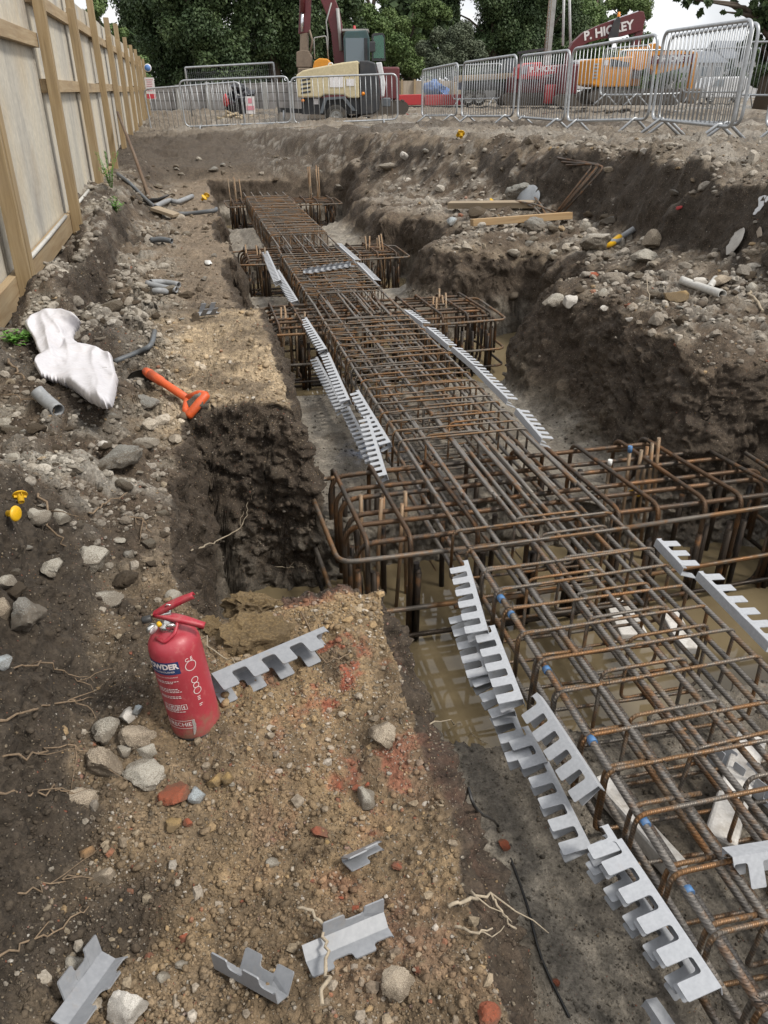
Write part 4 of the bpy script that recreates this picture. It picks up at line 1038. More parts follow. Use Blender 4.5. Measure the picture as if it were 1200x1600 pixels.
scatter('soil_crumbs', 'crumbs of dark earth fallen over the ground', 42000, dry*mid_*(0.35+0.65*GGRAV+0.3*steep)*(0.25+sm(-0.3, 0.3, fbm(GX*4+3, GY*4, oct=3, seed=173)))*np.clip(1-0.5*steep, 0.3, 1),
        lambda r, n, zc: np.clip(np.exp(r.normal(math.log(0.0012), 0.74, n)), 0.0008, 0.010)*np.clip(zc/1.5, 0.9, 4.5), ccol, 4, 1, peb_mat('soil_crumb', 0.8), sink=0.3)
_wx, _wy, _rt, _d, _dp, _din = zones(GX, GY); _xc = np.interp(GY, YC, XC)
rubw = sm(0.0, -0.3, GX)*sm(1.5, 1.9, GY)*(1-sm(9, 13, GY))+_rt*sm(0.12, 0.35, _din)*sm(0.25, 0.0, _wx-_xc)*(1-sm(10, 13, GY))*0.9+0.25*sm(0, 0.3, _wx-_xc)
rubw = rubw*(0.15+0.85*sm(-0.05, 0.3, fbm(GX*2.4, GY*2.4, oct=3, seed=161)))
scatter('rubble', 'uncountable broken bits of pale rubble on the spoil', 5200, dry*mid_*rubw*flatm,
        lambda r, n, zc: np.clip(np.exp(r.normal(math.log(0.0075), 0.55, n)), 0.003, 0.030)*np.clip(zc/2.6, 0.8, 2.2), lambda r, n, s: np.array([(0.36, 0.335, 0.29), (0.27, 0.25, 0.215), (0.20, 0.18, 0.15), (0.42, 0.39, 0.34)])[r.integers(0, 4, n)]*r.uniform(0.7, 1.1, (n, 1))*0.6+s*0.75, 8, 2, peb_mat('rubble_bit', 0.9), sink=0.36, cuts=7, smooth_=False)
flo_ = ((GZ < 0.06) & (GZ > -0.08)).astype(float)*mid_
scatter('mud_bits', 'bits of mud and grit on the concrete floor of the trench', 5000, flo_,
        lambda r, n, zc: np.clip(np.exp(r.normal(math.log(0.0019), 0.5, n)), 0.0008, 0.007)*np.clip(zc/1.5, 0.9, 3.0), lambda r, n, s: s*r.uniform(0.35, 0.9, (n, 1)), 5, 1, peb_mat('mud_bit', 0.5))
# ------------------------------------------------------------------ thin roots
M_root = simple('dry_root', (0.19, 0.135, 0.085), 0.85, dirt=0.4, scale=30, var=0.3)
M_rootp = simple('pale_root', (0.33, 0.275, 0.20), 0.85, dirt=0.3, scale=30, var=0.25)
def root(pts, r, label, mat=None, lift=0.006, taper=0.5, forks=0):
    P = []
    for q in pts:
        p = gp(q[0], q[1]); p.z += lift+(q[2] if len(q) > 2 else 0); P.append(p)
    Q = []
    for i in range(len(P)-1):
        for k in range(5):
            s = k/5; j = P[i].lerp(P[i+1], s); e = 0.006 if k else 0.0
            Q.append(j+Vector((random.gauss(0, 1), random.gauss(0, 1), random.gauss(0, 0.6)))*e*min(1, (P[i]-P[i+1]).length*12))
    Q.append(P[-1]); mb = MB(); n = len(Q)
    r = r*0.62
    mb.tube(Q, [r*(1-(1-taper)*i/(n-1))*random.uniform(0.85, 1.15) for i in range(n)], 6)
    for f in range(forks):
        i = random.randint(n//3, n-2); a = random.uniform(-1, 1); d = (Q[min(n-1, i+1)]-Q[i]).normalized()
        side = d.cross(Vector((0, 0, 1))).normalized()*(1 if random.random() < 0.5 else -1)
        L = random.uniform(0.04, 0.10); B = [Q[i]]
        for k in range(1, 5): B.append(B[-1]+(d+side*0.8).normalized()*L/4+Vector((random.gauss(0, 1), random.gauss(0, 1), random.gauss(0, 1)))*0.004)
        mb.tube(B, [r*0.6*(1-0.15*k) for k in range(5)], 5)
    o = mb.build('root', mat or M_root, None, fix=False); tag(o, label, 'root', 'thin roots lying on and hanging from the soil')
root([(300, 866), (340, 858), (372, 835), (388, 812), (387, 788)], 0.004, 'long pale root arching over the wall of the deep pit', M_rootp, 0.02, forks=2)
root([(430, 892), (452, 893), (478, 890), (482, 905)], 0.0025, 'small tangled root at the edge of the brown water', M_rootp, 0.02, forks=4)
root([(640, 1150), (680, 1130), (720, 1135), (768, 1174)], 0.0028, 'thin wavy root crossing the concrete floor by the water', M_rootp, 0.004, forks=1)
root([(505, 1592), (510, 1520), (508, 1470), (490, 1445), (466, 1440)], 0.0042, 'thin brown twig standing over the loose strip piece', M_rootp, 0.03, 0.7)
root([(700, 1425), (735, 1410), (768, 1400), (786, 1436), (810, 1458)], 0.0045, 'knotted root sticking out of the bench wall over the concrete', M_rootp, 0.01, forks=2)
root([(710, 1455), (740, 1465), (770, 1458)], 0.0035, 'shorter root under the knotted root in the bench wall', M_rootp, 0.01, forks=1)
root([(470, 960), (510, 1040), (545, 1025), (560, 1008)], 0.0026, 'dark twig on the red dust near the bench edge', None, 0.006)
root([(310, 1000), (345, 1030), (372, 1040)], 0.003, 'root curling out of the yellow clay clods', M_rootp, 0.012)
root([(0, 1135), (60, 1115), (110, 1100), (140, 1112)], 0.0035, 'root running along the dark soil left of the stone heap', None, 0.01, forks=3)
root([(10, 1190), (60, 1185), (120, 1172), (165, 1185)], 0.003, 'root below the stone heap running to the left edge', None, 0.01, forks=3)
root([(20, 1060), (70, 1040), (110, 1062), (150, 1090)], 0.0028, 'fine root on the dark slope above the stone heap', None, 0.012, forks=4)
root([(60, 780), (80, 830), (105, 862)], 0.005, 'thick root hanging from the upper yellow cap', None, 0.015, forks=1)
root([(140, 810), (165, 795), (200, 778)], 0.004, 'brown root on the rubble near the pit corner', None, 0.015)
root([(195, 808), (225, 815), (238, 838)], 0.004, 'curved root at the corner of the deep pit', None, 0.012, forks=2)
root([(0, 1245), (50, 1250), (95, 1238), (118, 1246)], 0.003, 'root beside the long flat brown stone', None, 0.008, forks=2)
root([(0, 1500), (45, 1475), (100, 1455), (140, 1420)], 0.0028, 'long thin root across the dark soil at lower left', None, 0.006, forks=3)
root([(30, 1400), (80, 1385), (130, 1372)], 0.0022, 'fine root left of the oval beige cobble', None, 0.006, forks=2)
root([(0, 625), (50, 632), (90, 645)], 0.004, 'root left of the grey pipe stub', None, 0.02, forks=2)
root([(1010, 435), (1015, 470), (1040, 498)], 0.004, 'pale root on the face of the right mound', M_rootp, 0.01, forks=2)
root([(700, 620), (706, 632), (720, 640)], 0.003, 'short pale root on the right trench wall', M_rootp, 0.01)
root([(1170, 450), (1178, 470), (1192, 490)], 0.012, 'thick pale branch lying on the right mound', M_rootp, 0.01, 0.8)
root([(15, 570), (30, 590), (40, 602)], 0.008, 'brown stick left of the white sack', M_root, 0.02)
# ------------------------------------------------------------------ fire extinguisher
def text_mesh(body, size, align='CENTER', bold=0.0, cuts=0.004, space=1.0):
    cu = bpy.data.curves.new('t', 'FONT'); cu.body = body; cu.size = size; cu.align_x = align; cu.align_y = 'CENTER'; cu.offset = bold; cu.resolution_u = 3; cu.space_character = space
    ob = bpy.data.objects.new('t', cu); COL.objects.link(ob)
    dg = bpy.context.evaluated_depsgraph_get(); dg.update()
    me = bpy.data.meshes.new_from_object(ob.evaluated_get(dg)); bpy.data.objects.remove(ob)
    bm = bmesh.new(); bm.from_mesh(me); bmesh.ops.triangulate(bm, faces=bm.faces[:])
    for it in range(4):
        es = [e for e in bm.edges if e.calc_length() > cuts]
        if not es: break
        bmesh.ops.subdivide_edges(bm, edges=es, cuts=1); bmesh.ops.triangulate(bm, faces=bm.faces[:])
    bm.to_mesh(me); bm.free(); me.materials.clear(); return me
def wrap(me, r, a0, z0):
    for v in me.vertices:
        a = a0+v.co.x/r; v.co = Vector((r*math.sin(a), -r*math.cos(a), z0+v.co.y))
    return me
M_red = NT('red_enamel'); co = M_red.coord(); n1 = M_red.noise(co, 9, 5, 0.6); n2 = M_red.noise(co, 70, 5, 0.7)
c = M_red.ramp(n1, [(0.3, (0.29, 0.012, 0.026)), (0.7, (0.37, 0.022, 0.042))])
c = M_red.mix(M_red.math('MULTIPLY', M_red.ramp(n2, [(0.55, 0), (0.72, 1)]), 0.35), c, (0.48, 0.16, 0.14))
c = M_red.mix(M_red.math('MULTIPLY', M_red.ramp(M_red.noise(co, 26, 6, 0.7), [(0.64, 0), (0.70, 1)]), 0.55), c, (0.30, 0.23, 0.19))
sz_ = M_red.n('ShaderNodeSeparateXYZ'); M_red.l(co, sz_.inputs[0])
mudm = M_red.ramp(M_red.math('ADD', M_red.math('MULTIPLY', sz_.outputs[2], 5.0), M_red.noise(co, 34, 5, 0.7)), [(0.52, 1), (0.82, 0)])
c = M_red.mix(M_red.math('MULTIPLY', mudm, 0.75), c, (0.20, 0.135, 0.085))
c = M_red.mix(0.10, c, (0.34, 0.22, 0.20))
M_red.set(Base_Color=c, Roughness=M_red.ramp(n2, [(0.3, 0.30), (0.7, 0.55)])); M_red = M_red.m
M_red2 = simple('red_lever_enamel', (0.34, 0.018, 0.034), 0.42, dirt=0.35, dirtcol=(0.30, 0.20, 0.17), scale=50)
M_lab = simple('blue_label', (0.010, 0.030, 0.11), 0.5, dirt=0.15, scale=60)
M_ink = simple('white_print', (0.66, 0.60, 0.58), 0.6, dirt=0.3, dirtcol=(0.42, 0.05, 0.06), scale=55, var=0.15)
M_blk = simple('black_plastic', (0.018, 0.018, 0.018), 0.45, dirt=0.3, scale=40)
M_chr = simple('chrome', (0.62, 0.62, 0.60), 0.22, 0.9, dirt=0.35, scale=60)
M_yel = simple('yellow_plastic', (0.62, 0.36, 0.01), 0.42, dirt=0.25, scale=30)
pE = gp(308, 1146)
R0 = 0.055
ext = empty('fire_extinguisher', pE+Vector((0, 0.024, -0.004)), label='small red powder fire extinguisher standing tilted on the gravel bench', cat='fire extinguisher')
ext.rotation_euler = (math.radians(-3), math.radians(-5.5), 0)
ext.scale = (0.765, 0.765, 0.765)
mb = MB(); prof = [(0.0, 0.004), (0.046, 0.004), (0.0525, 0.007), (R0, 0.013), (R0, 0.03)]+[(R0, 0.03+0.018*i) for i in range(1, 12)]
for k in range(1, 9):
    a = k/8*math.radians(78); prof.append((0.018+0.037*math.cos(a), 0.228+0.037*math.sin(a)*1.05))
prof += [(0.020, 0.272), (0.018, 0.280), (0.0, 0.281)]
mb.lathe(prof, 64); mb.build('cylinder', M_red, ext)
mb = MB(); mb.lathe([(0.0, 0), (0.050, 0), (0.0535, 0.002), (0.0545, 0.008), (0.0535, 0.010), (0.045, 0.009)], 48); mb.build('foot_ring', M_blk, ext)
mb = MB(); mb.lathe([(0.021, 0.270), (0.0215, 0.276), (0.0215, 0.284), (0.014, 0.287), (0.0125, 0.302), (0.0, 0.303)], 24)
mb.box((0, -0.002, 0.303), (0.024, 0.020, 0.022), bev=0.003); vb = mb.build('valve_body', M_chr, ext)
def lever(name, tilt, z0, L, wd, flat):
    mb = MB(); n = 12; P = []
    for i in range(n+1):
        s = i/n; P.append((-0.022+s*(L+0.022), wd*(0.75+0.35*math.sin(math.pi*min(1, s*1.1))), 0.004*math.sin(s*3)-flat*s*s))
    vs, fs = [], []
    sec = [(-1, -0.0075), (-1.0, 0), (-0.8, 0.0022), (0.8, 0.0022), (1, 0), (1, -0.0075)]
    for (x, w_, z) in P: vs += [(x, yy*w_, z+zz) for yy, zz in sec]
    m = len(sec)
    for i in range(n):
        for k in range(m-1): fs.append((i*m+k, i*m+k+1, (i+1)*m+k+1, (i+1)*m+k))
    mb.add(vs, fs, True); o = mb.build(name, M_red2, ext)
    sm_ = o.modifiers.new('thick', 'SOLIDIFY'); sm_.thickness = 0.0016
    o.location = (-0.004, -0.006, z0); o.rotation_euler = (math.radians(12), -math.radians(tilt), math.radians(-14)); return o
lever('squeeze_lever', 22, 0.320, 0.078, 0.0085, -0.002)
lever('carry_handle', -22, 0.306, 0.086, 0.0085, 0.000)
mb = MB(); mb.lathe([(0, -0.018), (0.007, -0.018), (0.008, -0.016), (0.008, 0.0), (0.006, 0.002), (0, 0.002)], 16, axis='x'); mb.build('nozzle', M_blk, ext, (-0.030, -0.012, 0.308))
mb = MB(); mb.lathe([(0, 0), (0.0042, 0), (0.005, 0.002), (0.005, 0.008), (0.003, 0.010), (0, 0.010)], 12, axis='y'); mb.build('safety_tag', M_yel, ext, (-0.012, -0.036, 0.302), (0.2, 0, 0.4))
mb = MB(); mb.lathe([(0, 0), (0.011, 0), (0.0125, 0.002), (0.0125, 0.008), (0.010, 0.011), (0, 0.011)], 24, axis='y'); g = mb.build('pressure_gauge', M_chr, ext, (-0.030, -0.018, 0.283), (0.3, 0, 0.7))
mb = MB(); mb.lathe([(0, -0.0006), (0.0095, -0.0006), (0.0095, 0.0)], 20, axis='y'); mb.build('gauge_face', M_ink, g)
mb = MB(); mb.lathe([(0, 0), (0.010, 0), (0.012, 0.003), (0.010, 0.006), (0, 0.007)], 20, axis='y'); mb.build('collar_plate', M_chr, ext, (0.006, -0.026, 0.284), (0.5, 0, -0.1))
mb = MB(); mb.tube(fillet([(-0.030, -0.020, 0.264), (-0.012, -0.040, 0.262), (0.012, -0.034, 0.275), (0.020, -0.018, 0.288), (0.014, -0.006, 0.300)], 0.01, 4), 0.0042, 8); mb.build('safety_strap', M_red2, ext)
mb = MB(); mb.tube([(0.004, -0.014, 0.330), (0.010, -0.020, 0.338), (0.018, -0.020, 0.334), (0.016, -0.015, 0.326)], 0.0014, 6); mb.build('pull_pin', M_chr, ext)
# printed label: a curved blue panel and lettering laid on the cylinder
def patch(name, a0, a1, z0, z1, mat, e=0.0006, n=14):
    mb = MB(); vs, fs = [], []
    for i in range(n+1):
        a = a0+(a1-a0)*i/n; vs += [((R0+e)*math.sin(a), -(R0+e)*math.cos(a), z0), ((R0+e)*math.sin(a), -(R0+e)*math.cos(a), z1)]
    fs = [(2*i, 2*i+2, 2*i+3, 2*i+1) for i in range(n)]
    mb.add(vs, fs, True); return mb.build(name, mat, ext, fix=False)
bl = patch('blue_label', -1.62, 0.10, 0.188, 0.219, M_lab)
A0 = -0.62
def ink(body, size, a0, z, bold=0.0004, parent=ext, name='lettering', mat=None):
    return link(name, wrap(text_mesh(body, size, bold=bold), R0+0.0011, a0, z), parent, mat or M_ink)
ink('POWDER', 0.0185, A0-0.02, 0.208, 0.0008, bl, 'lettering')
ink('FIRE EXTINGUISHER', 0.0062, A0+0.02, 0.195, 0.0, bl, 'lettering')
ink('FIRECHIEF', 0.0150, -0.50, 0.052, 0.0001)
ink('C E', 0.012, 0.50, 0.214, 0.0001)
ink('PORTABLE FIRE EXTINGUISHER', 0.0042, A0+0.05, 0.181, 0.0)
# rows of small print, the pictogram boxes, and the line frame round the maker's line
mb = MB(); rr_ = random.Random(5)
def strip(mb, a0, a1, z, h):
    n = max(1, int((a1-a0)/0.12)); e = R0+0.0010; o = []
    for i in range(n+1):
        a = a0+(a1-a0)*i/n; o += [(e*math.sin(a), -e*math.cos(a), z-h/2), (e*math.sin(a), -e*math.cos(a), z+h/2)]
    mb.add(o, [(2*i, 2*i+2, 2*i+3, 2*i+1) for i in range(n)], True)
for z in (0.170, 0.166, 0.150, 0.146, 0.142, 0.130, 0.126, 0.092, 0.088):
    a = -1.05
    while a < -0.10-0.25*rr_.random():
        b = a+0.04+0.09*rr_.random(); strip(mb, a, b, z, 0.0017); a = b+0.022
for zc_, r_ in ((0.198, 0.0125), (0.160, 0.008), (0.146, 0.007), (0.132, 0.009)):
    for k in range(20):
        a1, a2 = 2*math.pi*k/20, 2*math.pi*(k+1)/20; e = R0+0.0010; q = []
        for aa in (a1, a2):
            for rr in (r_, r_-0.0014): ang = 0.52+rr*math.cos(aa)/R0; q.append((e*math.sin(ang), -e*math.cos(ang), zc_+rr*math.sin(aa)))
        mb.add(q, [(0, 2, 3, 1)])
for z in (0.116, 0.112, 0.108, 0.096, 0.092): strip(mb, 0.44, 0.60-0.06*rr_.random(), z, 0.0016)
for k in range(4):
    a = -1.02+0.26*k
    for (x0, x1, z0, z1) in ((0, 0.22, 0.106, 0.1072), (0, 0.22, 0.0698+0.024, 0.095), (0, 0.022, 0.094, 0.107), (0.2, 0.22, 0.094, 0.107)): strip(mb, a+x0, a+x1, (z0+z1)/2, z1-z0)
    for j in range(3): strip(mb, a+0.06+0.03*((j+k) % 2), a+0.13+0.03*((j*k) % 3), 0.097+0.003*j, 0.0022)
for z in (0.0625, 0.0415): strip(mb, -1.16, 0.10, z, 0.0011)
for a in (-1.16, 0.085): strip(mb, a, a+0.018, 0.052, 0.0215)
mb.build('small_print', M_ink, ext, fix=False)
M_scuff = simple('scuffed_metal', (0.36, 0.33, 0.31), 0.6, 0.2, dirt=0.3, scale=60)
mb = MB(); e = R0+0.0016; pts = [(0.02, 0.064), (0.10, 0.060), (0.13, 0.050), (0.10, 0.044), (0.08, 0.036), (0.0, 0.024), (-0.07, 0.022), (-0.05, 0.032), (-0.02, 0.042), (0.01, 0.048), (-0.01, 0.056)]
mb.add([(e*math.sin(a), -e*math.cos(a), z) for a, z in pts], [tuple(range(len(pts)))]); mb.build('bare_patch', M_scuff, ext, fix=False)
# ------------------------------------------------------------------ orange handled spade
M_org = simple('orange_plastic', (0.60, 0.095, 0.022), 0.42, dirt=0.22, scale=24)
M_iron = simple('worn_steel', (0.035, 0.034, 0.034), 0.4, 0.6, dirt=0.4, scale=18)
a = gp(236, 602); b = gp(306, 640); a.z += 0.045; b.z += 0.022
sp = empty('spade', a, label='orange D handled spade lying across rubble beside the white sack', cat='spade')
d = (b-a); L = d.length; d.normalize(); side = d.cross(Vector((0, 0, 1))).normalized()
neck = Vector((0, 0, 0))+d*(L-0.055)
mb = MB(); mb.tube([d*0.01, d*0.10, d*0.105, d*(L-0.06)], [0.0185, 0.0180, 0.0150, 0.0140], 16); mb.build('shaft', M_org, sp)
mb = MB(); mb.tube([-d*0.03, d*0.005, d*0.012], [0.0165, 0.0195, 0.0185], 16); mb.build('socket', M_org, sp)
g0 = d*(L-0.062); up = Vector((0, 0, 1)); vis = fr(1, -0.25, 0.0).normalized()
side = side if side.dot(fr(0, 1)) > 0 else -side
vis2 = (side*0.70+Vector((0, 0, 0.55))).normalized(); g1 = d*(L+0.012)+vis2*0.046; g2 = d*(L+0.012)-vis2*0.046
mb = MB(); mb.tube(fillet([g0, g0+(g1-g0)*0.5+vis2*0.014, g1, ], 0.02), [0.0135]*len(fillet([g0, g0+(g1-g0)*0.5+vis2*0.014, g1], 0.02)), 12)
mb.tube(fillet([g0, g0+(g2-g0)*0.5-vis2*0.014, g2], 0.02), 0.0125, 12)
mb.tube([g1+(g1-g2).normalized()*0.008, g1, g2, g2+(g2-g1).normalized()*0.008], [0.0115, 0.0160, 0.0160, 0.0115], 14)
mb.build('grip', M_org, sp)
mb = MB(); vs, fs = [], []
nx_, ny_ = 10, 8; bw = vis
for j in range(ny_+1):
    for i in range(nx_+1):
        s = i/nx_*2-1; t = j/ny_
        p = -d*(0.03+0.10*t*math.cos(0.5))+bw*s*0.066*(1-0.15*t*t)+Vector((0, 0, -0.055*t-0.020*(1-s*s)*(-1) - 0.012))
        vs.append(p)
for j in range(ny_):
    for i in range(nx_): k = j*(nx_+1)+i; fs.append((k, k+1, k+nx_+2, k+nx_+1))
mb.add(vs, fs, True); o = mb.build('blade', M_iron, sp); m_ = o.modifiers.new('thick', 'SOLIDIFY'); m_.thickness = 0.003
# ------------------------------------------------------------------ crumpled white sack
def cloth(name, outline, label, cat, mat, bulge=0.05, step=3.0, wr=0.012, fold=None, seed=0, lift_=0.008):
    O = np.array(outline, float); us = np.arange(O[:, 0].min(), O[:, 0].max()+step, step); vs_ = np.arange(O[:, 1].min(), O[:, 1].max()+step, step)
    def inside(x, y):
        c = False; n = len(O); j = n-1
        for i in range(n):
            if (O[i, 1] > y) != (O[j, 1] > y) and x < (O[j, 0]-O[i, 0])*(y-O[i, 1])/(O[j, 1]-O[i, 1])+O[i, 0]: c = not c
            j = i
        return c
    def dist(x, y):
        m = 1e9; n = len(O)
        for i in range(n):
            a, b = O[i], O[(i+1) % n]; ab = b-a; t = np.clip(((x-a[0])*ab[0]+(y-a[1])*ab[1])/(ab@ab), 0, 1)
            q = a+ab*t; m = min(m, math.hypot(x-q[0], y-q[1]))
        return m
    # a smooth surface through the ground under the cloth
    small = len(us)*len(vs_) < 900
    smp = [(u, v) for u in us[::1 if small else 4] for v in vs_[::1 if small else 4] if inside(u, v)]
    A = np.array([[1, u-O[:, 0].mean(), v-O[:, 1].mean(), (u-O[:, 0].mean())*(v-O[:, 1].mean()), (v-O[:, 1].mean())**2, (u-O[:, 0].mean())**2] for u, v in smp])/1.0
    if small: A[:, 3:] = 0
    B = np.array([gp(u, v)[:] for u, v in smp]); Cf = np.linalg.lstsq(A, B, rcond=None)[0]
    nrm = Vector((0.05, -0.75, 0.62)).normalized()
    idx, top, bot, fs = {}, [], [], []
    for i, u in enumerate(us):
        for j, v in enumerate(vs_):
            if not inside(u, v): continue
            x, y = u-O[:, 0].mean(), v-O[:, 1].mean(); p = Vector(np.array([1, x, y]+([0, 0, 0] if small else [x*y, y*y, x*x])) @ Cf)
            dd_ = dist(u, v); h = bulge*(1-math.exp(-dd_/11.0))
            a = np.array([u/13.0]); b = np.array([v/13.0])
            w_ = float(1-abs(vnoise(a*0.30+b*0.18, b*0.22-a*0.45, seed=5+seed)[0])**0.6)*1.6+float(1-abs(vnoise(a*0.5-b*0.55, b*0.3+a*0.2, seed=9+seed)[0])**0.6)*0.8
            h += wr*w_*min(1, dd_/4)*2.0
            if fold: h += fold(u, v)
            idx[(i, j)] = len(top); top.append(p+nrm*(h+lift_)); bot.append(p+nrm*(min(h, 0.004)-0.004))
    n = len(top); edges = {}
    for (i, j) in idx:
        k = [(i, j), (i+1, j), (i+1, j+1), (i, j+1)]
        if all(q in idx for q in k):
            q = [idx[t] for t in k]; fs.append(tuple(q)); fs.append(tuple(n+t for t in reversed(q)))
            for e in range(4):
                a, b = q[e], q[(e+1) % 4]
                if (b, a) in edges: edges.pop((b, a))
                else: edges[(a, b)] = 1
    for (a, b) in edges: fs.append((b, a, n+a, n+b))
    mb = MB(); mb.add(top+bot, fs, True); o = mb.build(name, mat)
    bm = bmesh.new(); bm.from_mesh(o.data)
    for it in range(2): bmesh.ops.smooth_vert(bm, verts=bm.verts[:], factor=0.5, use_axis_x=True, use_axis_y=True, use_axis_z=True)
    bm.to_mesh(o.data); bm.free()
    m = o.modifiers.new('sub', 'SUBSURF'); m.levels = m.render_levels = 1
    return tag(o, label, cat)
def sack_mat():
    t = NT('white_sack'); co = t.coord(); n = t.noise(co, 7, 5, 0.6); n2 = t.noise(co, 60, 3)
    c = t.ramp(n2, [(0.3, (0.50, 0.49, 0.515)), (0.7, (0.57, 0.56, 0.585))])
    c = t.mix(t.math('MULTIPLY', t.ramp(n, [(0.55, 0), (0.72, 1)]), 0.22), c, (0.40, 0.32, 0.26))
    t.set(Base_Color=c, Roughness=0.72, Normal=t.bump(t.math('ADD', t.math('MULTIPLY', t.voro(t.noise(co, 5, 3, 0.5, out='Color'), 7.0, 'F2'), 1.0), t.math('MULTIPLY', t.voro(co, 26, 'DISTANCE_TO_EDGE'), 0.5)), 0.35, 0.012)); t.b.inputs['Specular IOR Level'].default_value = 0.4
    t.b.inputs['Subsurface Weight'].default_value = 0.15; t.b.inputs['Subsurface Radius'].default_value = (0.02, 0.02, 0.02)
    return t.m
sack_out = [(41, 514), (52, 505), (61, 499), (80, 494), (99, 491), (115, 497), (128, 506), (122, 520), (117, 533), (124, 540), (131, 546), (145, 552), (157, 557), (178, 562), (182, 580), (188, 598), (182, 618), (175, 633), (163, 636), (150, 632), (137, 627), (124, 618), (111, 610), (92, 602), (70, 594), (63, 584), (66, 563), (60, 550), (55, 537)]
cloth('white_sack', sack_out, 'crumpled white plastic sack slumped on the dark soil by the hoarding', 'sack', sack_mat(), 0.050, 1.9, 0.013, lift_=0.050,
      fold=lambda u, v: 0.045*math.exp(-((v-(580-0.28*(u-70)))/9.0)**2)*(1 if u < 175 else 0.5)-0.03*math.exp(-((u-(118-0.55*(v-520)))/6.0)**2)*(1 if v < 565 else 0))
M_film = simple('polythene', (0.55, 0.56, 0.58), 0.35, dirt=0.4, scale=20)
cloth('plastic_scrap', [(1146, 358), (1154, 352), (1153, 375), (1144, 396), (1130, 402), (1128, 388), (1138, 372)], 'pale torn plastic scrap hanging on the bank at the right', 'plastic scrap', simple('dusty_film', (0.38, 0.36, 0.33), 0.6, dirt=0.4, scale=15), 0.02, 2.5, 0.02, seed=3)
cloth('plastic_scrap', [(1178, 312), (1188, 305), (1195, 318), (1186, 330), (1176, 342), (1171, 334), (1180, 322)], 'bluish white plastic rag caught high on the bank at the right edge', 'plastic scrap', M_film, 0.02, 2.5, 0.02, seed=4)
cloth('plastic_scrap', [(1180, 355), (1188, 353), (1186, 372), (1176, 376), (1177, 364)], 'small brown paper scrap on the bank near the right edge', 'paper scrap', simple('brown_paper', (0.28, 0.23, 0.18), 0.8), 0.015, 2.5, 0.01, seed=6)
cloth('plastic_sheet', [(800, 296), (812, 288), (830, 298), (842, 312), (838, 322), (816, 318), (800, 312)], 'grey polythene bag crumpled beside the broken chunk on the bank', 'plastic sheet', simple('grey_film', (0.30, 0.32, 0.34), 0.35, dirt=0.3), 0.08, 2.5, 0.03, seed=8)
cloth('paper_scrap', [(318, 404), (330, 402), (332, 412), (324, 416), (317, 412)], 'white paper scrap on the far left bench', 'paper scrap', M_white, 0.01, 2.0, 0.006, seed=2)
cloth('red_scrap', [(1052, 322), (1068, 320), (1066, 330), (1054, 333)], 'small red cloth scrap stuck in the bank', 'cloth scrap', simple('red_cloth', (0.30, 0.03, 0.03), 0.8), 0.012, 2.2, 0.006, seed=1)
# ------------------------------------------------------------------ yellow plastic bar caps
def bar_cap(u, v, label, rot, s=1.0, lift=0.015):
    p = gp(u, v); p.z += lift; sc_ = s
    mb = MB(); mb.lathe([(0, 0.044), (0.020, 0.043), (0.028, 0.039), (0.030, 0.034), (0.029, 0.033), (0.022, 0.036), (0.013, 0.034), (0.0125, 0.0), (0.010, 0.0), (0.010, 0.03), (0, 0.03)], 24)
    for k in range(4):
        a = k*math.pi/2; mb.box((0.018*math.cos(a), 0.018*math.sin(a), 0.029), (0.012 if k % 2 == 0 else 0.002, 0.002 if k % 2 == 0 else 0.012, 0.012))
    o = mb.build('bar_cap', M_yel, None, p, rot); o.scale = (sc_,)*3
    return tag(o, label, 'bar cap', 'yellow plastic caps for bar ends')
bar_cap(36, 792, 'yellow mushroom cap showing its round top at the left edge', (-1.0, 0.3, 0.4), 0.50, 0.012)
bar_cap(14, 812, 'yellow mushroom cap lying on its side below the other at the left edge', (1.45, 0.15, 1.1), 0.50, 0.012)
bar_cap(315, 309, 'left one of two yellow caps beside the grey duct on the far bench', (0.8, 0.2, 1.0), 1.25)
bar_cap(323, 307, 'right one of two yellow caps beside the grey duct on the far bench', (-0.9, 0.4, 0.0), 1.2)
bar_cap(711, 214, 'yellow cap at the crest of the bank below the far barriers, left of a pair', (0.9, 0.3, 1.0), 1.7)
bar_cap(719, 213, 'yellow cap at the crest of the bank below the far barriers, right of a pair', (-0.7, 0.6, 0.4), 1.7)
bar_cap(763, 316, 'yellow cap between the polythene and the upper timber plank', (0.9, 0.2, 0.7), 1.2)
bar_cap(982, 775, 'yellow cap under the pale starter bars in the nearest cross cage', (1.0, 0.2, 0.7), 0.9)
# ------------------------------------------------------------------ ducts, pipes and cables
M_duct = simple('grey_duct', (0.24, 0.25, 0.26), 0.5, dirt=0.4, scale=18)
M_duct2 = simple('dark_duct', (0.09, 0.10, 0.11), 0.5, dirt=0.5, scale=18)
M_pvc = simple('white_pvc', (0.48, 0.47, 0.44), 0.5, dirt=0.4, scale=14)
def pipe(pts, r, label, mat, cat='pipe', lift=None, hollow=True, group='pipes and ducts lying on the site'):
    P = []
    for q in pts:
        p = gp(q[0], q[1]); p.z += (r if lift is None else lift)+(q[2] if len(q) > 2 else 0); P.append(p)
    Q = []
    for i in range(len(P)-1):
        for k in range(4):
            t = k/4; a0 = P[max(0, i-1)]; b0 = P[i]; c0 = P[i+1]; d0 = P[min(len(P)-1, i+2)]
            Q.append(0.5*((2*b0)+(c0-a0)*t+(2*a0-5*b0+4*c0-d0)*t*t+(3*b0-a0-3*c0+d0)*t**3))
    Q.append(P[-1]); mb = MB(); mb.tube(Q, r, 12, cap=not hollow)
    o = mb.build('pipe' if cat == 'pipe' else 'cable', mat)
    if hollow: m = o.modifiers.new('thick', 'SOLIDIFY'); m.thickness = r*0.18; m.offset = -1
    return tag(o, label, cat, group)
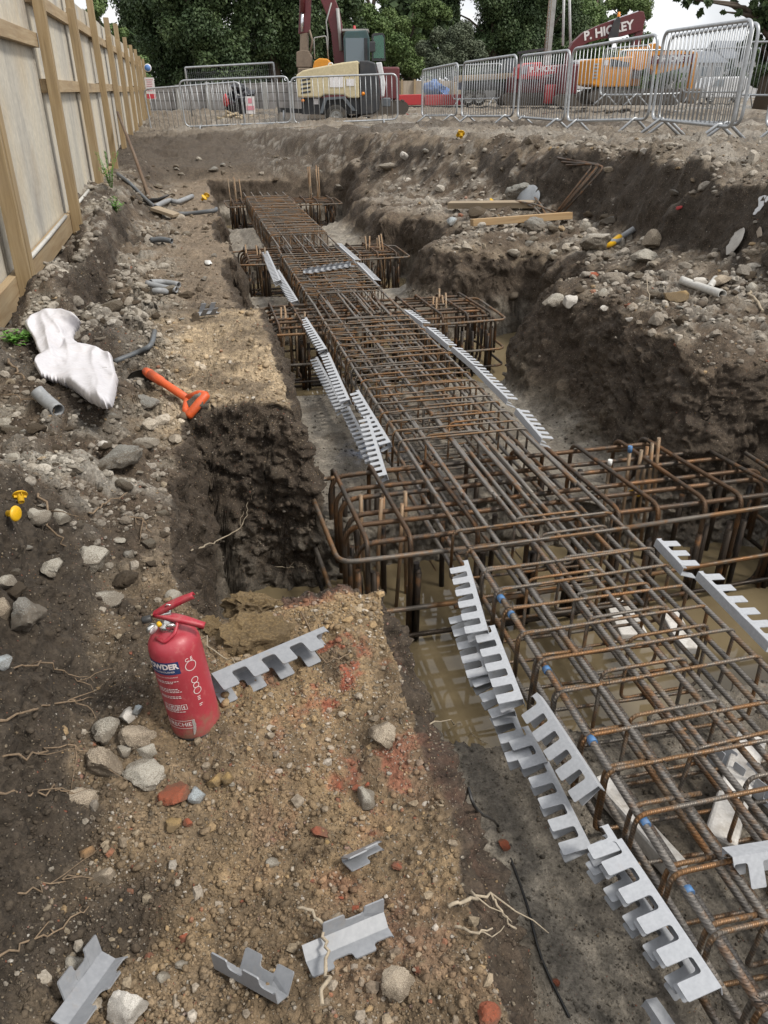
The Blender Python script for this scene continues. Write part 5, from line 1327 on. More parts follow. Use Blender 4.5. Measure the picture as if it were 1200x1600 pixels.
pipe([(1062, 443), (1092, 453), (1126, 464)], 0.020, 'straight white plastic pipe on the right mound', M_pvc)
for (ya, yb, lb) in ((4.95, 6.95, 'white pipe lying on the bottom rail of the hoarding between the two nearest posts'), (7.45, 9.2, 'white pipe on the bottom rail of the hoarding beyond the second post')):
    mb = MB(); mb.tube([(-0.972, ya, 0.607), (-0.968, (ya+yb)/2, 0.609), (-0.972, yb, 0.612)], 0.014, 10); tag(mb.build('pipe', M_pvc), lb, 'pipe', 'pipes and ducts lying on the site')
pipe([(1104, 452), (1118, 440)], 0.016, 'short white pipe stub crossing behind the straight white pipe', M_pvc)
pipe([(230, 446), (252, 452), (276, 456)], 0.018, 'front one of three short grey ducts on the rubble', M_duct)
pipe([(236, 443), (256, 447), (278, 450)], 0.018, 'middle one of three short grey ducts on the rubble', M_duct)
pipe([(242, 455), (250, 458), (262, 460)], 0.018, 'shortest one of three grey ducts on the rubble', M_duct)
pipe([(242, 520), (236, 538), (215, 555), (180, 569)], 0.011, 'curved dark grey duct coming out from behind the white sack', M_duct2)
pipe([(57, 618), (72, 632), (94, 650)], 0.022, 'grey pipe stub sticking out of the dark soil below the white sack', M_duct)
pipe([(243, 323), (262, 316), (280, 314), (300, 308)], 0.025, 'grey duct on the ground near the two yellow caps', M_duct)
pipe([(276, 335), (300, 331), (330, 328), (343, 326)], 0.020, 'dark duct running to the trench edge beyond the wooden board', M_duct2)
pipe([(236, 380), (252, 379), (270, 376)], 0.020, 'short dark duct on the far left bench', M_duct2)
pipe([(186, 272), (205, 290), (228, 312), (240, 324)], 0.020, 'dark duct running out from under the hoarding', M_duct2)
pipe([(940, 383), (958, 380), (975, 372), (990, 360)], 0.022, 'grey duct with a yellow wrapped end on the right mound', M_duct)
pipe([(938, 386), (952, 383), (968, 376)], 0.026, 'crumpled yellow sleeve round the end of the grey duct', M_yel, cat='sleeve')
pipe([(735, 1232), (745, 1268), (778, 1290), (800, 1350), (824, 1420), (846, 1500), (890, 1590)], 0.0028, 'thin black cable lying along the concrete floor', M_blk, cat='cable', hollow=False)
# ------------------------------------------------------------------ timber
def wood_mat(name, a, b, c, grey=0.0, axis=1, scale=1.0):
    t = NT(name); co = t.coord(); oi = t.n('ShaderNodeObjectInfo')
    ofs = t.n('ShaderNodeVectorMath', operation='ADD'); cmb = t.n('ShaderNodeCombineXYZ'); m9 = t.math('MULTIPLY', oi.outputs['Random'], 9.0)
    for i in range(3): t.l(m9, cmb.inputs[i])
    t.l(co, ofs.inputs[0]); t.l(cmb.outputs[0], ofs.inputs[1])
    mp_ = t.n('ShaderNodeMapping'); s = [14*scale]*3; s[axis] = 0.9*scale; mp_.inputs['Scale'].default_value = s; t.l(ofs.outputs[0], mp_.inputs['Vector'])
    g = t.noise(mp_.outputs[0], 2.6, 7, 0.65, 0.6); g2 = t.noise(ofs.outputs[0], 2.2*scale, 4, 0.6)
    col = t.ramp(g, [(0.28, a), (0.5, b), (0.72, c)])
    kd = t.n('ShaderNodeMapping'); s2 = [3.2*scale]*3; s2[axis] = 1.5*scale; kd.inputs['Scale'].default_value = s2; t.l(ofs.outputs[0], kd.inputs['Vector'])
    kn = t.ramp(t.voro(kd.outputs[0], 1.0), [(0.05, 1), (0.13, 0)])
    col = t.mix(t.math('MULTIPLY', kn, 0.65), col, tuple(x*0.35 for x in a))
    col = t.mix(t.math('MULTIPLY', t.ramp(g2, [(0.45, 0), (0.7, 1)]), 0.35+grey), col, (0.20, 0.165, 0.12))
    t.set(Base_Color=col, Roughness=0.75, Normal=t.bump(g, 0.25, 0.003)); return t.m
M_wood = wood_mat('sawn_timber', (0.27, 0.165, 0.075), (0.36, 0.235, 0.115), (0.42, 0.30, 0.165))
M_wood2 = wood_mat('old_board', (0.20, 0.15, 0.10), (0.29, 0.225, 0.15), (0.36, 0.29, 0.20), 0.2)
M_pole = wood_mat('dark_pole', (0.075, 0.045, 0.028), (0.11, 0.068, 0.042), (0.15, 0.10, 0.06))
def plank(a, b, wd, th, label, mat, lift=0.02, roll=0.0):
    A, B = gp(*a), gp(*b); A.z += lift; B.z += lift; d = B-A; mb = MB(); mb.box((0, 0, 0), (wd, d.length, th), bev=0.003)
    o = mb.build('plank', mat); y = d.normalized(); x = y.cross(Vector((0, 0, 1))).normalized(); z = x.cross(y)
    o.matrix_world = Matrix.Translation((A+B)/2) @ Matrix((x, y, z)).transposed().to_4x4() @ Matrix.Rotation(roll, 4, 'Y')
    return tag(o, label, 'plank', 'sawn boards lying on the site')
plank((703, 327), (836, 329), 0.10, 0.055, 'upper one of two sawn planks on the right earth mound', M_wood2, 0.05, 0.1)
plank((734, 353), (890, 346), 0.10, 0.055, 'lower and longer one of two sawn planks on the right earth mound', M_wood, 0.05, -0.1)
plank((242, 330), (275, 336), 0.14, 0.03, 'short wooden board lying at the foot of the leaning pole', M_wood2, 0.03)
A, B = at(142, 176, 1.36), gp(238, 322, 0.02)
A = atD(142, 176, 11.6); A.x = max(A.x, -0.80)
pl = empty('pickaxe', B, label='long dark pickaxe leaning against the hoarding posts', cat='pickaxe'); mb = MB(); v = A-B
mb.tube([Vector((0, 0, 0)), v*0.5+Vector((0.01, 0, 0)), v], [0.022, 0.019, 0.017], 10); mb.build('handle', M_pole, pl, fix=False)
mb = MB(); s = fr(1, 0).normalized(); mb.tube([-s*0.20+Vector((0, 0, -0.05)), -s*0.08+Vector((0, 0, 0.03)), Vector((0, 0, 0.04)), s*0.08+Vector((0, 0, 0.05)), s*0.20+Vector((0, 0, 0.10))], [0.008, 0.02, 0.028, 0.02, 0.01], 8); mb.build('head', M_iron, pl)
# ------------------------------------------------------------------ bent bars leaning on the bank
for k in range(4):
    p0 = gp(872-3*k, 340-2*k); p1 = atD(936-5*k, 266-3*k, 7.0+0.05*k); p2 = atD(866+4*k, 246+4*k, 7.2+0.07*k)
    p1 = gp(938-6*k, 268-2*k)+fr(0, -0.12, 0.04); p2 = gp(866+5*k, 247+5*k)+fr(0, -0.03, 0.03)
    mb = MB(); mb.tube(fillet([p0, p1, p2], 0.06, 5), 0.0095, 7, skew=1.4); o = mb.build('bent_bar', M_cap, fix=False)
    tag(o, ('outermost', 'second', 'third', 'innermost')[k]+' of four rusty bars bent like a hook and leaning on the bank', 'bent bar', 'bent bars leaning on the bank')
for k, (a, b) in enumerate((((808, 318), (868, 334)), ((822, 326), (850, 340)), ((834, 316), (852, 342)))):
    A, B = gp(*a), gp(*b); A.z += 0.04; B.z += 0.03; mb = MB(); mb.tube([A, A.lerp(B, 0.5)+Vector((0, 0, 0.02)), B], 0.009, 7); o = mb.build('loose_bar', M_stir, fix=False)
    tag(o, ('long', 'short low', 'short steep')[k]+' rusty bar end lying over the upper timber plank', 'loose bar', 'loose bars by the planks')
# ------------------------------------------------------------------ weeds
M_leaf = simple('weed_leaf', (0.10, 0.24, 0.035), 0.6, dirt=0.1, var=0.3, scale=20)
def weed(u, v, h, n, label, seed, sp_=0.12):
    r = random.Random(seed); p = gp(u, v); root_ = empty('weed', p, label=label, cat='weed'); st = MB(); lf = MB()
    for k in range(n):
        a = r.uniform(0, 6.28); q = Vector((math.cos(a), math.sin(a), 0)); hh = h*r.uniform(0.5, 1)
        P = [q*sp_*0.1, q*sp_*0.4+Vector((0, 0, hh*0.5)), q*sp_*r.uniform(0.7, 1.3)+Vector((0, 0, hh))]; st.tube(P, 0.0022, 5)
        for j in range(16):
            t = r.uniform(0.15, 1); c = P[0].lerp(P[1], t*2) if t < 0.5 else P[1].lerp(P[2], t*2-1); b = r.uniform(0, 6.28)
            d = Vector((math.cos(b), math.sin(b), r.uniform(-0.2, 0.5))).normalized(); s = d.cross(Vector((0, 0, 1))).normalized(); L = r.uniform(0.02, 0.05)
            lf.add([c, c+d*L*0.5+s*L*0.22, c+d*L, c+d*L*0.5-s*L*0.22], [(0, 1, 2, 3)])
    st.build('stem', M_leaf, root_, fix=False); lf.build('foliage', M_leaf, root_, fix=False)
weed(172, 290, 0.34, 14, 'bright green weed growing at the foot of a hoarding post', 2, 0.10)
weed(186, 328, 0.14, 6, 'small green weed below the larger weed by the hoarding', 3, 0.06)
weed(20, 535, 0.05, 6, 'low green weed left of the white sack', 4, 0.07)
# ------------------------------------------------------------------ timber hoarding along the left boundary
XH = -0.93
M_sheet = NT('weathered_sheet'); co = M_sheet.coord()
mp_ = M_sheet.n('ShaderNodeMapping'); mp_.inputs['Scale'].default_value = (6, 1.6, 0.35); M_sheet.l(co, mp_.inputs['Vector'])
st = M_sheet.noise(mp_.outputs[0], 1.6, 6, 0.6); n2 = M_sheet.noise(co, 26, 4, 0.6); n3 = M_sheet.noise(co, 0.9, 4, 0.6)
c = M_sheet.ramp(st, [(0.30, (0.31, 0.295, 0.27)), (0.48, (0.48, 0.45, 0.385)), (0.68, (0.56, 0.50, 0.385))])
c = M_sheet.mix(M_sheet.math('MULTIPLY', M_sheet.ramp(n3, [(0.5, 0), (0.68, 1)]), 0.5), c, (0.36, 0.27, 0.16))
M_sheet.set(Base_Color=M_sheet.mix(1.0, c, M_sheet.ramp(n2, [(0.3, 0.85), (0.7, 1.1)]), 'MULTIPLY'), Roughness=0.8); M_sheet = M_sheet.m
M_post = wood_mat('treated_post', (0.19, 0.132, 0.066), (0.275, 0.198, 0.104), (0.345, 0.262, 0.150), axis=2, scale=0.9)
M_rail = wood_mat('rail_timber', (0.25, 0.165, 0.085), (0.34, 0.25, 0.145), (0.41, 0.32, 0.20), axis=1, scale=0.9)
hb = empty('hoarding', (XH, 9.0, 0.5), label='tall timber hoarding of pale sheets with heavy brown posts on the left', cat='hoarding')
def hl(p): return (p[0]-XH, p[1]-9.0, p[2]-0.5)
py = [2.32+2.45*k for k in range(12)]
for k, y in enumerate(py):
    zt = 2.50+random.uniform(-0.04, 0.04)-(0.0 if k < 7 else 0.03*(k-6)); zb = 0.28; lean = random.uniform(-0.012, 0.012)
    mb = MB(); mb.beam(hl((XH+0.0, y, zb)), hl((XH+lean, y+lean, zt)), 0.098, 0.078, up=(1, 0, 0), bev=0.003); mb.build('post', M_post, hb)
    if k % 2 == 1 or k > 5:
        mb = MB(); mb.beam(hl((XH-0.004, y-0.072, zb)), hl((XH-0.004+lean, y-0.072, zt-0.25)), 0.044, 0.074, up=(1, 0, 0), bev=0.003); mb.build('side_post', M_post, hb)
xs_ = XH-0.09
y = py[0]-1.2; k = 0
while y < py[-1]+1.2:
    mb = MB(); tp = 2.36+0.03*random.random(); mb.box(hl((xs_-0.012+0.004*(k % 2), y+0.605, (tp+0.45)/2)), (0.018, 1.205, tp-0.45)); mb.build('sheet', M_sheet, hb); y += 1.212; k += 1
for i in range(len(py)-1):
    a, b = py[i]+0.04, py[i+1]-0.04
    for z in ((1.83, 0.52) if i < 2 else (2.12, 1.52, 0.52)):
        mb = MB(); mb.box(hl((xs_+0.027, (py[i]+py[i+1])/2, z+random.uniform(-0.015, 0.015))), (0.045, py[i+1]-py[i]-0.004, 0.095 if z > 1 else 0.15), bev=0.002); mb.build('rail', M_rail, hb)
M_signw = simple('sign_white', (0.66, 0.64, 0.64), 0.5, dirt=0.2, scale=20)
M_signb = simple('sign_blue', (0.10, 0.22, 0.50), 0.5, dirt=0.15, scale=20)
M_signr = simple('sign_red', (0.52, 0.05, 0.07), 0.5, dirt=0.2, scale=20)
M_pink = simple('sign_pink', (0.62, 0.25, 0.30), 0.5, dirt=0.2, scale=20)
def Z_at(v, D): return CZ+(140-v)*D/1565.0
def notice(u, v, D, w, h, label, round_=False):
    p = atD(u, v, D); o = empty('notice', p, (0, 0, -HEAD), label, 'sign', 'notices fixed at the far end of the hoarding')
    mb = MB()
    if round_:
        mb.lathe([(0, -0.02), (w/2, -0.02), (w/2, 0), (0, 0)], 24, axis='y'); mb.build('board', M_signw, o)
        mb = MB(); mb.lathe([(0, -0.024), (w*0.40, -0.024), (w*0.40, -0.021)], 24, axis='y'); mb.build('symbol', M_signb, o)
    else:
        mb.box((0, -0.01, 0), (w, 0.02, h)); mb.build('board', M_signw, o)
        mb = MB(); mb.box((0, -0.023, -h*0.37), (w*0.94, 0.004, h*0.22)); mb.build('warning_band', M_signr, o)
        mb = MB()
        for k in range(6): mb.box((random.uniform(-0.03, 0.02), -0.023, h*(0.40-0.10*k)), (w*random.uniform(0.5, 0.8), 0.004, h*0.03))
        mb.build('print_lines', M_pink, o)
    return o
notice(231, 106, 24.3, 0.20, 0.20, 'round blue and white sign on the far hoarding posts', True)
notice(235, 138, 24.2, 0.25, 0.52, 'white notice with a red foot on the far hoarding posts')
# ------------------------------------------------------------------ steel crowd barriers
def galv():
    t = NT('galvanised_steel'); co = t.coord(); n = t.noise(co, 16, 5, 0.6); n2 = t.noise(co, 3, 3, 0.6)
    c = t.ramp(n, [(0.3, (0.30, 0.315, 0.33)), (0.7, (0.43, 0.445, 0.46))])
    c = t.mix(t.math('MULTIPLY', t.ramp(n2, [(0.55, 0), (0.75, 1)]), 0.3), c, (0.22, 0.20, 0.18))
    t.set(Base_Color=c, Roughness=0.42, Metallic=0.55); return t.m
M_galv = galv()
def barrier_proto(nb, seg, W=2.3, H=1.1, zb=0.2):
    root_ = empty('crowd_barrier'); r = 0.019; rad = 0.13
    pts = [(-W/2, 0, (H+zb)/2), (-W/2, 0, H), (W/2, 0, H), (W/2, 0, zb), (-W/2, 0, zb), (-W/2, 0, (H+zb)/2)]
    P = fillet(pts, rad, 6)[:-1]; mb = MB(); mb.tube(P, r, seg+2, closed=True); mb.build('frame', M_galv, root_, fix=False)
    mb = MB(); mb.tube([(0, 0, zb), (0, 0, H)], 0.0065, seg); me = mb.mesh('infill_bar', [M_galv])
    for i in range(nb):
        x = -W/2+W*(i+1)/(nb+1); o = link('infill_bar', me, root_, loc=(x, 0, 0))
        if i == 0 or i == nb-1: o.scale = (1, 1, (H-zb-0.02)/(H-zb)); o.location.z = 0.004
    mb = MB(); mb.tube([(0, -0.30, 0), (0, -0.01, zb+0.015), (0, 0.01, zb+0.015), (0, 0.30, 0)], 0.018, seg+2); me = mb.mesh('foot', [M_galv])
    for x in (-W*0.36, W*0.36): link('foot', me, root_, loc=(x, 0, 0))
    return root_
protoA = barrier_proto(19, 6); used = {'A': False}
GB = 'steel crowd barriers round the excavation'
def barrier(u0, v0, D0, u1, v1, D1, label, group=GB, foot_scale=1.0):
    a = atD(u0, v0, D0); b = atD(u1, v1, D1); d = b-a; L = math.hypot(d.x, d.y)
    o = protoA if not used['A'] else copy_tree(protoA); used['A'] = True
    o.location = (a+b)/2+Vector((0, 0, -0.01)); s = L/2.3
    o.rotation_euler = Euler((random.uniform(-0.02, 0.02), -math.atan2(d.z, L), math.atan2(d.y, d.x)), 'XYZ'); o.scale = (s, 1, 1)
    return tag(o, label, 'barrier', group)
barrier(1014, 213, 10.5, 1138, 232, 8.5, 'nearest and largest crowd barrier of the front row')
barrier(1024, 214, 10.9, 1151, 226, 9.0, 'crowd barrier standing close behind the largest one, its end just showing')
barrier(884, 212, 12.5, 1009, 213, 10.7, 'crowd barrier left of the largest, second of the front row')
barrier(807, 202, 14.8, 879, 211, 12.8, 'crowd barrier third from the right in the front row, before the red sign')
barrier(720, 199, 16.7, 800, 201, 14.7, 'crowd barrier fourth from the right in the front row, before the trailer')
barrier(659, 196, 19.5, 713, 197, 17.2, 'leftmost crowd barrier of the right hand front row')
barrier(461, 208, 19.3, 622, 201, 19.6, 'crowd barrier in front of the cream compressor')
barrier(292, 213, 19.2, 457, 206, 19.3, 'right one of two overlapping crowd barriers by the block wall')
barrier(240, 222, 20.0, 386, 212, 19.8, 'left one of two overlapping crowd barriers, touching the hoarding')
barrier(1188, 226, 9.2, 1330, 250, 8.0, 'crowd barrier cut off by the right edge')
GF = 'crowd barriers farther back on the site'
barrier(936, 163, 20.0, 1003, 164, 18.5, 'left end barrier of the farther rows, before the orange digger', GF)
barrier(960, 163, 20.5, 1062, 160, 21.0, 'farther barrier in front of the orange digger tracks', GF)
barrier(1064, 158, 21.5, 1160, 158, 20.5, 'farther barrier right of the orange digger', GF)
barrier(1150, 165, 17.5, 1290, 168, 16.5, 'farther barrier at the right under the tree', GF)
barrier(1185, 155, 24.0, 1280, 156, 24.0, 'farthest right barrier beyond the one under the tree', GF)
barrier(707, 166, 27.0, 781, 165, 26.0, 'farther barrier before the trailer wheels', GF)
# reflective tape on one barrier post
# ------------------------------------------------------------------ things in the distance, built facing the viewer
class Local:
    def __init__(s, name, u0, v0, D, label, cat, group=None):
        s.u0, s.v0, s.D = u0, v0, D; p = atD(u0, v0, D); s.sx = D/1372.0; s.sz = D/1565.0
        s.root = empty(name, p, (0, 0, -HEAD), label, cat, group)
    def P(s, u, v): return ((u-s.u0)*s.sx, (s.v0-v)*s.sz)
    def poly(s, name, pts, y0, y1, mat, bevel=0.0, parent=None):
        mb = MB(); mb.prism([s.P(*p) for p in pts], y0, y1, 'y'); return mb.build(name, mat, parent or s.root, bevel=bevel)
    def rect(s, name, u0, v0, u1, v1, y0, y1, mat, bevel=0.0, parent=None):
        return s.poly(name, [(u0, v1), (u1, v1), (u1, v0), (u0, v0)], y0, y1, mat, bevel, parent)
    def wheel(s, u, v, r, y, w, name='wheel', rim=None):
        x, z = s.P(u, v); R = r*s.sz
        mb = MB(); prof = [(R*0.60, -w/2), (R*0.9, -w/2), (R, -w*0.34), (R, w*0.34), (R*0.9, w/2), (R*0.60, w/2)]
        mb.lathe(prof, 32, axis='y'); o = mb.build(name, M_tyre, s.root, (x, y, z))
        mb = MB(); mb.lathe([(0, -w*0.30), (R*0.22, -w*0.32), (R*0.26, -w*0.42), (R*0.30, -w*0.22), (R*0.54, -w*0.16), (R*0.60, -w*0.48), (R*0.63, -w*0.48), (R*0.63, w*0.4)], 28, axis='y')
        for k in range(8):
            a = k*math.pi/4; mb.box((R*0.42*math.cos(a), -w*0.22, R*0.42*math.sin(a)), (R*0.13, w*0.06, R*0.13), Matrix.Rotation(-a, 3, 'Y'))
        mb.build('rim', rim or M_rim, o); return o
    def text(s, body, u, v, size, y, mat, ang=0.0, parent=None, bold=0.01, sx=1.0):
        me = text_mesh(body, size, bold=bold, cuts=9.0)
        x, z = s.P(u, v); o = link('lettering', me, parent or s.root, mat); o.location = (x, y, z); o.rotation_euler = (math.pi/2, -ang, 0); o.scale = (sx, 1, 1); return o
M_tyre = simple('tyre', (0.035, 0.033, 0.030), 0.85, dirt=0.6, dirtcol=(0.14, 0.115, 0.085), scale=8)
M_rim = simple('wheel_rim', (0.42, 0.42, 0.40), 0.4, 0.4, dirt=0.4, scale=10)
M_cream = simple('cream_paint', (0.50, 0.43, 0.27), 0.45, dirt=0.25, scale=3)
M_black = simple('black_paint', (0.028, 0.030, 0.034), 0.4, dirt=0.35, dirtcol=(0.12, 0.10, 0.08), scale=4)
M_slate = simple('slate_paint', (0.10, 0.115, 0.13), 0.5, dirt=0.4, scale=4)
M_maroon = simple('maroon_paint', (0.105, 0.018, 0.022), 0.4, dirt=0.25, scale=3)
M_redp = simple('red_paint', (0.42, 0.035, 0.040), 0.45, dirt=0.25, scale=3)
M_orangep = simple('orange_paint', (0.58, 0.235, 0.015), 0.45, dirt=0.25, scale=3)
M_teal = simple('teal_paint', (0.035, 0.075, 0.078), 0.4, dirt=0.3, scale=4)
M_greyp = simple('grey_paint', (0.30, 0.30, 0.29), 0.5, dirt=0.4, scale=4)
M_steel = simple('ram_steel', (0.62, 0.63, 0.66), 0.2, 0.9, dirt=0.1, scale=4)
M_rusty = simple('worn_brown_steel', (0.20, 0.155, 0.115), 0.6, 0.3, dirt=0.5, scale=5)
M_whitep = simple('white_vehicle_paint', (0.62, 0.63, 0.64), 0.4, dirt=0.25, scale=4)
M_amber = simple('amber_lens', (0.70, 0.22, 0.01), 0.25, dirt=0, bump=0)
M_track = simple('track_steel', (0.075, 0.065, 0.055), 0.7, 0.3, dirt=0.6, dirtcol=(0.15, 0.12, 0.09), scale=6)
def glass(name, col):
    t = NT(name); t.set(Base_Color=col, Roughness=0.06, Metallic=0.0); t.b.inputs['Specular IOR Level'].default_value = 0.9; t.b.inputs['Alpha'].default_value = 0.62; return t.m
M_glass = glass('cab_glass', (0.20, 0.25, 0.29)); M_gglass = glass('green_glass', (0.05, 0.16, 0.11))
# --- cream towable compressor
k = Local('compressor', 526, 201, 20.7, 'cream and black towed compressor on wheels behind the barrier', 'compressor')
k.poly('hood', [(466, 151), (465, 116), (476, 109), (493, 105), (537, 97), (562, 94), (563, 152), (546, 152), (538, 147), (507, 147), (502, 151)], 0, 1.25, M_cream, 0.03)
k.poly('rear_panel', [(563.5, 180), (563.5, 94), (577, 94), (588, 97), (594, 123), (596, 146), (594, 172), (584, 178)], 0.02, 1.23, M_black, 0.03)
k.poly('end_cover', [(588.7, 97), (598, 96), (601, 112), (604, 130), (602, 150), (597, 150), (595, 123)], 0.12, 1.12, M_whitep, 0.02)
k.rect('chassis', 471, 152, 563, 178, 0.12, 1.15, M_black)
k.poly('mudguard', [(500, 176), (508, 151), (540, 149), (557, 172), (552, 172), (537, 153), (512, 155), (505, 176)], -0.06, 0.25, M_slate)
k.wheel(526, 181, 19.5, 0.06, 0.19)
k.wheel(526, 181, 19.5, 1.20, 0.19)
for i in range(4): k.poly('vent', [(472, 123+6.5*i), (487, 120.5+6.5*i), (487, 123.5+6.5*i), (472, 126+6.5*i)], -0.006, 0.02, M_black)
k.rect('notice_sheet', 517, 116, 538, 135, -0.010, 0.01, M_signw); k.rect('notice_sheet', 543, 122, 555, 133, -0.010, 0.01, M_signw)
for (u, v, r) in ((569, 145, 3.0), (474, 156, 2.6)):
    x, z = k.P(u, v); mb = MB(); mb.lathe([(0, -0.03), (r*k.sz*0.8, -0.025), (r*k.sz, 0.0), (r*k.sz, 0.06)], 14, axis='y'); mb.build('side_light', M_amber, k.root, (x, 0.0, z))
k.rect('plate', 490, 153, 498, 162, 0.10, 0.121, M_signw)
mb = MB(); x0, z0 = k.P(472, 176); mb.beam((x0+0.5, 0.62, z0), (x0-0.62, 0.62, z0+0.06), 0.09, 0.10); mb.build('drawbar', M_black, k.root)
mb = MB(); mb.tube([(x0-0.5, 0.55, z0+0.05), (x0-0.52, 0.55, -0.02)], 0.025, 8); mb.build('prop_stand', M_galv, k.root)
mb = MB(); x, z = k.P(518, 103); mb.tube(fillet([(x-0.06, 0.3, z-0.05), (x-0.04, 0.3, z+0.07), (x+0.04, 0.3, z+0.08), (x+0.08, 0.3, z-0.05)], 0.03), 0.014, 8); mb.build('lifting_loop', M_whitep, k.root)
k.rect('rear_frame', 597, 152, 612, 166, 0.2, 1.0, M_slate, 0.02)
# --- maroon excavator behind the compressor
def tracks(L, u0, u1, v0, v1, ys):
    for y in ys:
        a, b = L.P(u0, v1), L.P(u1, v0); r = (b[1]-a[1])/2; mb = MB(); P = []
        for i in range(9): t = math.pi/2+math.pi*i/8; P.append((a[0]+r+r*math.cos(t), a[1]+r+r*math.sin(t)))
        for i in range(9): t = -math.pi/2+math.pi*i/8; P.append((b[0]-r+r*math.cos(t), a[1]+r+r*math.sin(t)))
        mb.prism(P, y, y+0.45, 'y')
        n = 22
        for i in range(n):
            x = a[0]+r+(b[0]-a[0]-2*r)*i/(n-1)
            for zz in (a[1]-0.012, b[1]+0.012): mb.box((x, y+0.225, zz), (0.07, 0.47, 0.03))
        mb.build('track', M_track, L.root)
e = Local('excavator', 545, 178, 25.5, 'maroon excavator with a dark green cab behind the cream compressor', 'excavator')
tracks(e, 478, 640, 158, 178, (0.1, 1.75))
e.rect('house', 500, 104, 625, 156, 0.25, 2.2, M_maroon, 0.05)
cab = e.poly('cab_frame', [(539, 105), (538, 62), (541, 50), (575, 48), (578, 60), (578, 105)], 0.30, 1.35, M_teal, 0.03)
e.rect('cab_window', 541.5, 60, 570, 102, 0.285, 0.31, M_glass, parent=cab); e.rect('cab_pillar', 570.5, 60, 575, 104, 0.27, 0.32, M_black, parent=cab)
e.rect('roof_light_bar', 536, 46.5, 577, 50, 0.32, 1.2, M_greyp, 0.01, cab)
x, z = e.P(555, 47); mb = MB(); mb.lathe([(0, 0.11), (0.035, 0.10), (0.045, 0.0)], 14); mb.build('beacon', M_redp, cab, (x, 0.6, z))
dr_ = e.poly('open_door', [(582, 95), (582, 56), (586, 53), (599, 53), (602, 57), (603, 95)], 0.14, 0.18, M_black); e.poly('door_glass', [(584.5, 91), (585, 58), (598, 56), (600.5, 60), (601, 91)], 0.125, 0.137, M_gglass, parent=dr_)
x, z = e.P(583, 74); mb = MB(); mb.box((x, 0.05, z), (0.16, 0.05, 0.26), bev=0.02); mb.tube([(x, 0.06, z+0.1), (x+0.05, 0.2, z+0.3)], 0.012, 6); mb.build('mirror', M_black, cab)
boom = e.poly('boom', [(522, 104), (520, 80), (518, 52), (512, 24), (503, 2), (492, -22), (478, -52), (474, -74), (484, -80), (500, -60), (514, -32), (524, -4), (531, 16), (535, 38), (537, 70), (539, 104)], 0.85, 1.25, M_maroon, 0.02)
st_ = e.poly('dipper_arm', [(466, 52), (470, 6), (472, -60), (478, -82), (489, -78), (489, -10), (484, 50)], 0.92, 1.2, M_maroon, 0.02)
mb = MB(); a, b = e.P(472.5, 49), e.P(474.5, 20); c_ = e.P(478, -40); mb.tube([(a[0], 0.86, a[1]), (b[0], 0.86, b[1])], 0.045, 10); mb.build('ram_rod', M_steel, st_)
mb = MB(); mb.tube([(b[0], 0.86, b[1]), (c_[0], 0.86, c_[1])], 0.07, 10); mb.build('ram_body', M_maroon, st_)
mb = MB(); a, b = e.P(533, 78), e.P(529, 14); mb.tube([(a[0], 0.78, a[1]), (b[0], 0.78, b[1])], 0.05, 10); mb.build('boom_ram', M_greyp, boom)
mb = MB(); P_ = [e.P(*q) for q in ((512, 86), (513, 58), (511, 34), (520, 6))]; mb.tube([(p[0], 0.76, p[1]) for p in P_], 0.02, 6); mb.build('hose', M_greyp, boom)
e.poly('linkage', [(467, 80), (469, 52), (481, 50), (480, 80)], 0.9, 1.22, M_rusty, 0.015); 
mb = MB(); a, b = e.P(484, 46), e.P(488, 62); mb.tube([(a[0], 0.88, a[1]), (b[0], 0.88, b[1]), (e.P(484, 82)[0], 0.88, e.P(484, 82)[1])], 0.03, 8); mb.build('link_rod', M_rusty, e.root)
e.poly('quick_hitch', [(461, 104), (462, 80), (470, 77), (482, 78), (486, 88), (484, 104)], 0.82, 1.30, M_rusty, 0.02)
e.poly('bucket', [(464, 105), (484, 105), (489, 125), (482, 146), (468, 150), (463, 130)], 0.62, 1.50, M_rusty, 0.03)
e.poly('fuel_tank', [(490, 108), (493, 96), (501, 91), (514, 92), (519, 98), (520, 108)], 0.0, 0.4, M_orangep, 0.03)
mb = MB(); a = e.P(493, 60); mb.tube(fillet([(a[0], 0.3, e.P(0, 92)[1]), (a[0], 0.3, a[1]), (a[0]+0.35, 0.3, a[1]+0.05), (a[0]+0.4, 0.3, e.P(0, 92)[1])], 0.05), 0.016, 6); mb.build('guard_rail', M_greyp, e.root)
# --- red piling rig with its mast
g = Local('piling_rig', 845, 166, 31.0, 'red piling rig with a name board and a tall pale mast', 'piling rig')
tracks(g, 786, 884, 146, 164, (0.2, 1.9))
g.rect('body', 800, 119, 884, 147, 0.3, 2.3, M_maroon, 0.05)
cb = g.poly('cab_frame', [(806, 124), (806, 106), (812, 99), (842, 97), (844, 124)], 0.1, 1.3, M_redp, 0.04); g.poly('cab_window', [(811, 116), (812, 104), (817, 101), (828, 100), (828, 116)], 0.085, 0.11, M_glass, parent=cb)
nb_ = g.poly('name_board', [(820, 119), (820, 104), (873, 101), (873, 113), (846, 117), (838, 119)], -0.02, 0.02, M_redp); g.text('P. HICKEY', 846, 108.0, 0.235, -0.035, M_signw, 0.05, nb_, 0.006, 1.0)
x, z = g.P(858, 147); mb = MB(); mb.lathe([(0, -0.3), (0.2, -0.3), (0.235, -0.26), (0.22, -0.1), (0.235, 0.0), (0.22, 0.1), (0.235, 0.26), (0.2, 0.3), (0, 0.3)], 24); mb.build('drum', M_redp, g.root, (x, -0.15, z))
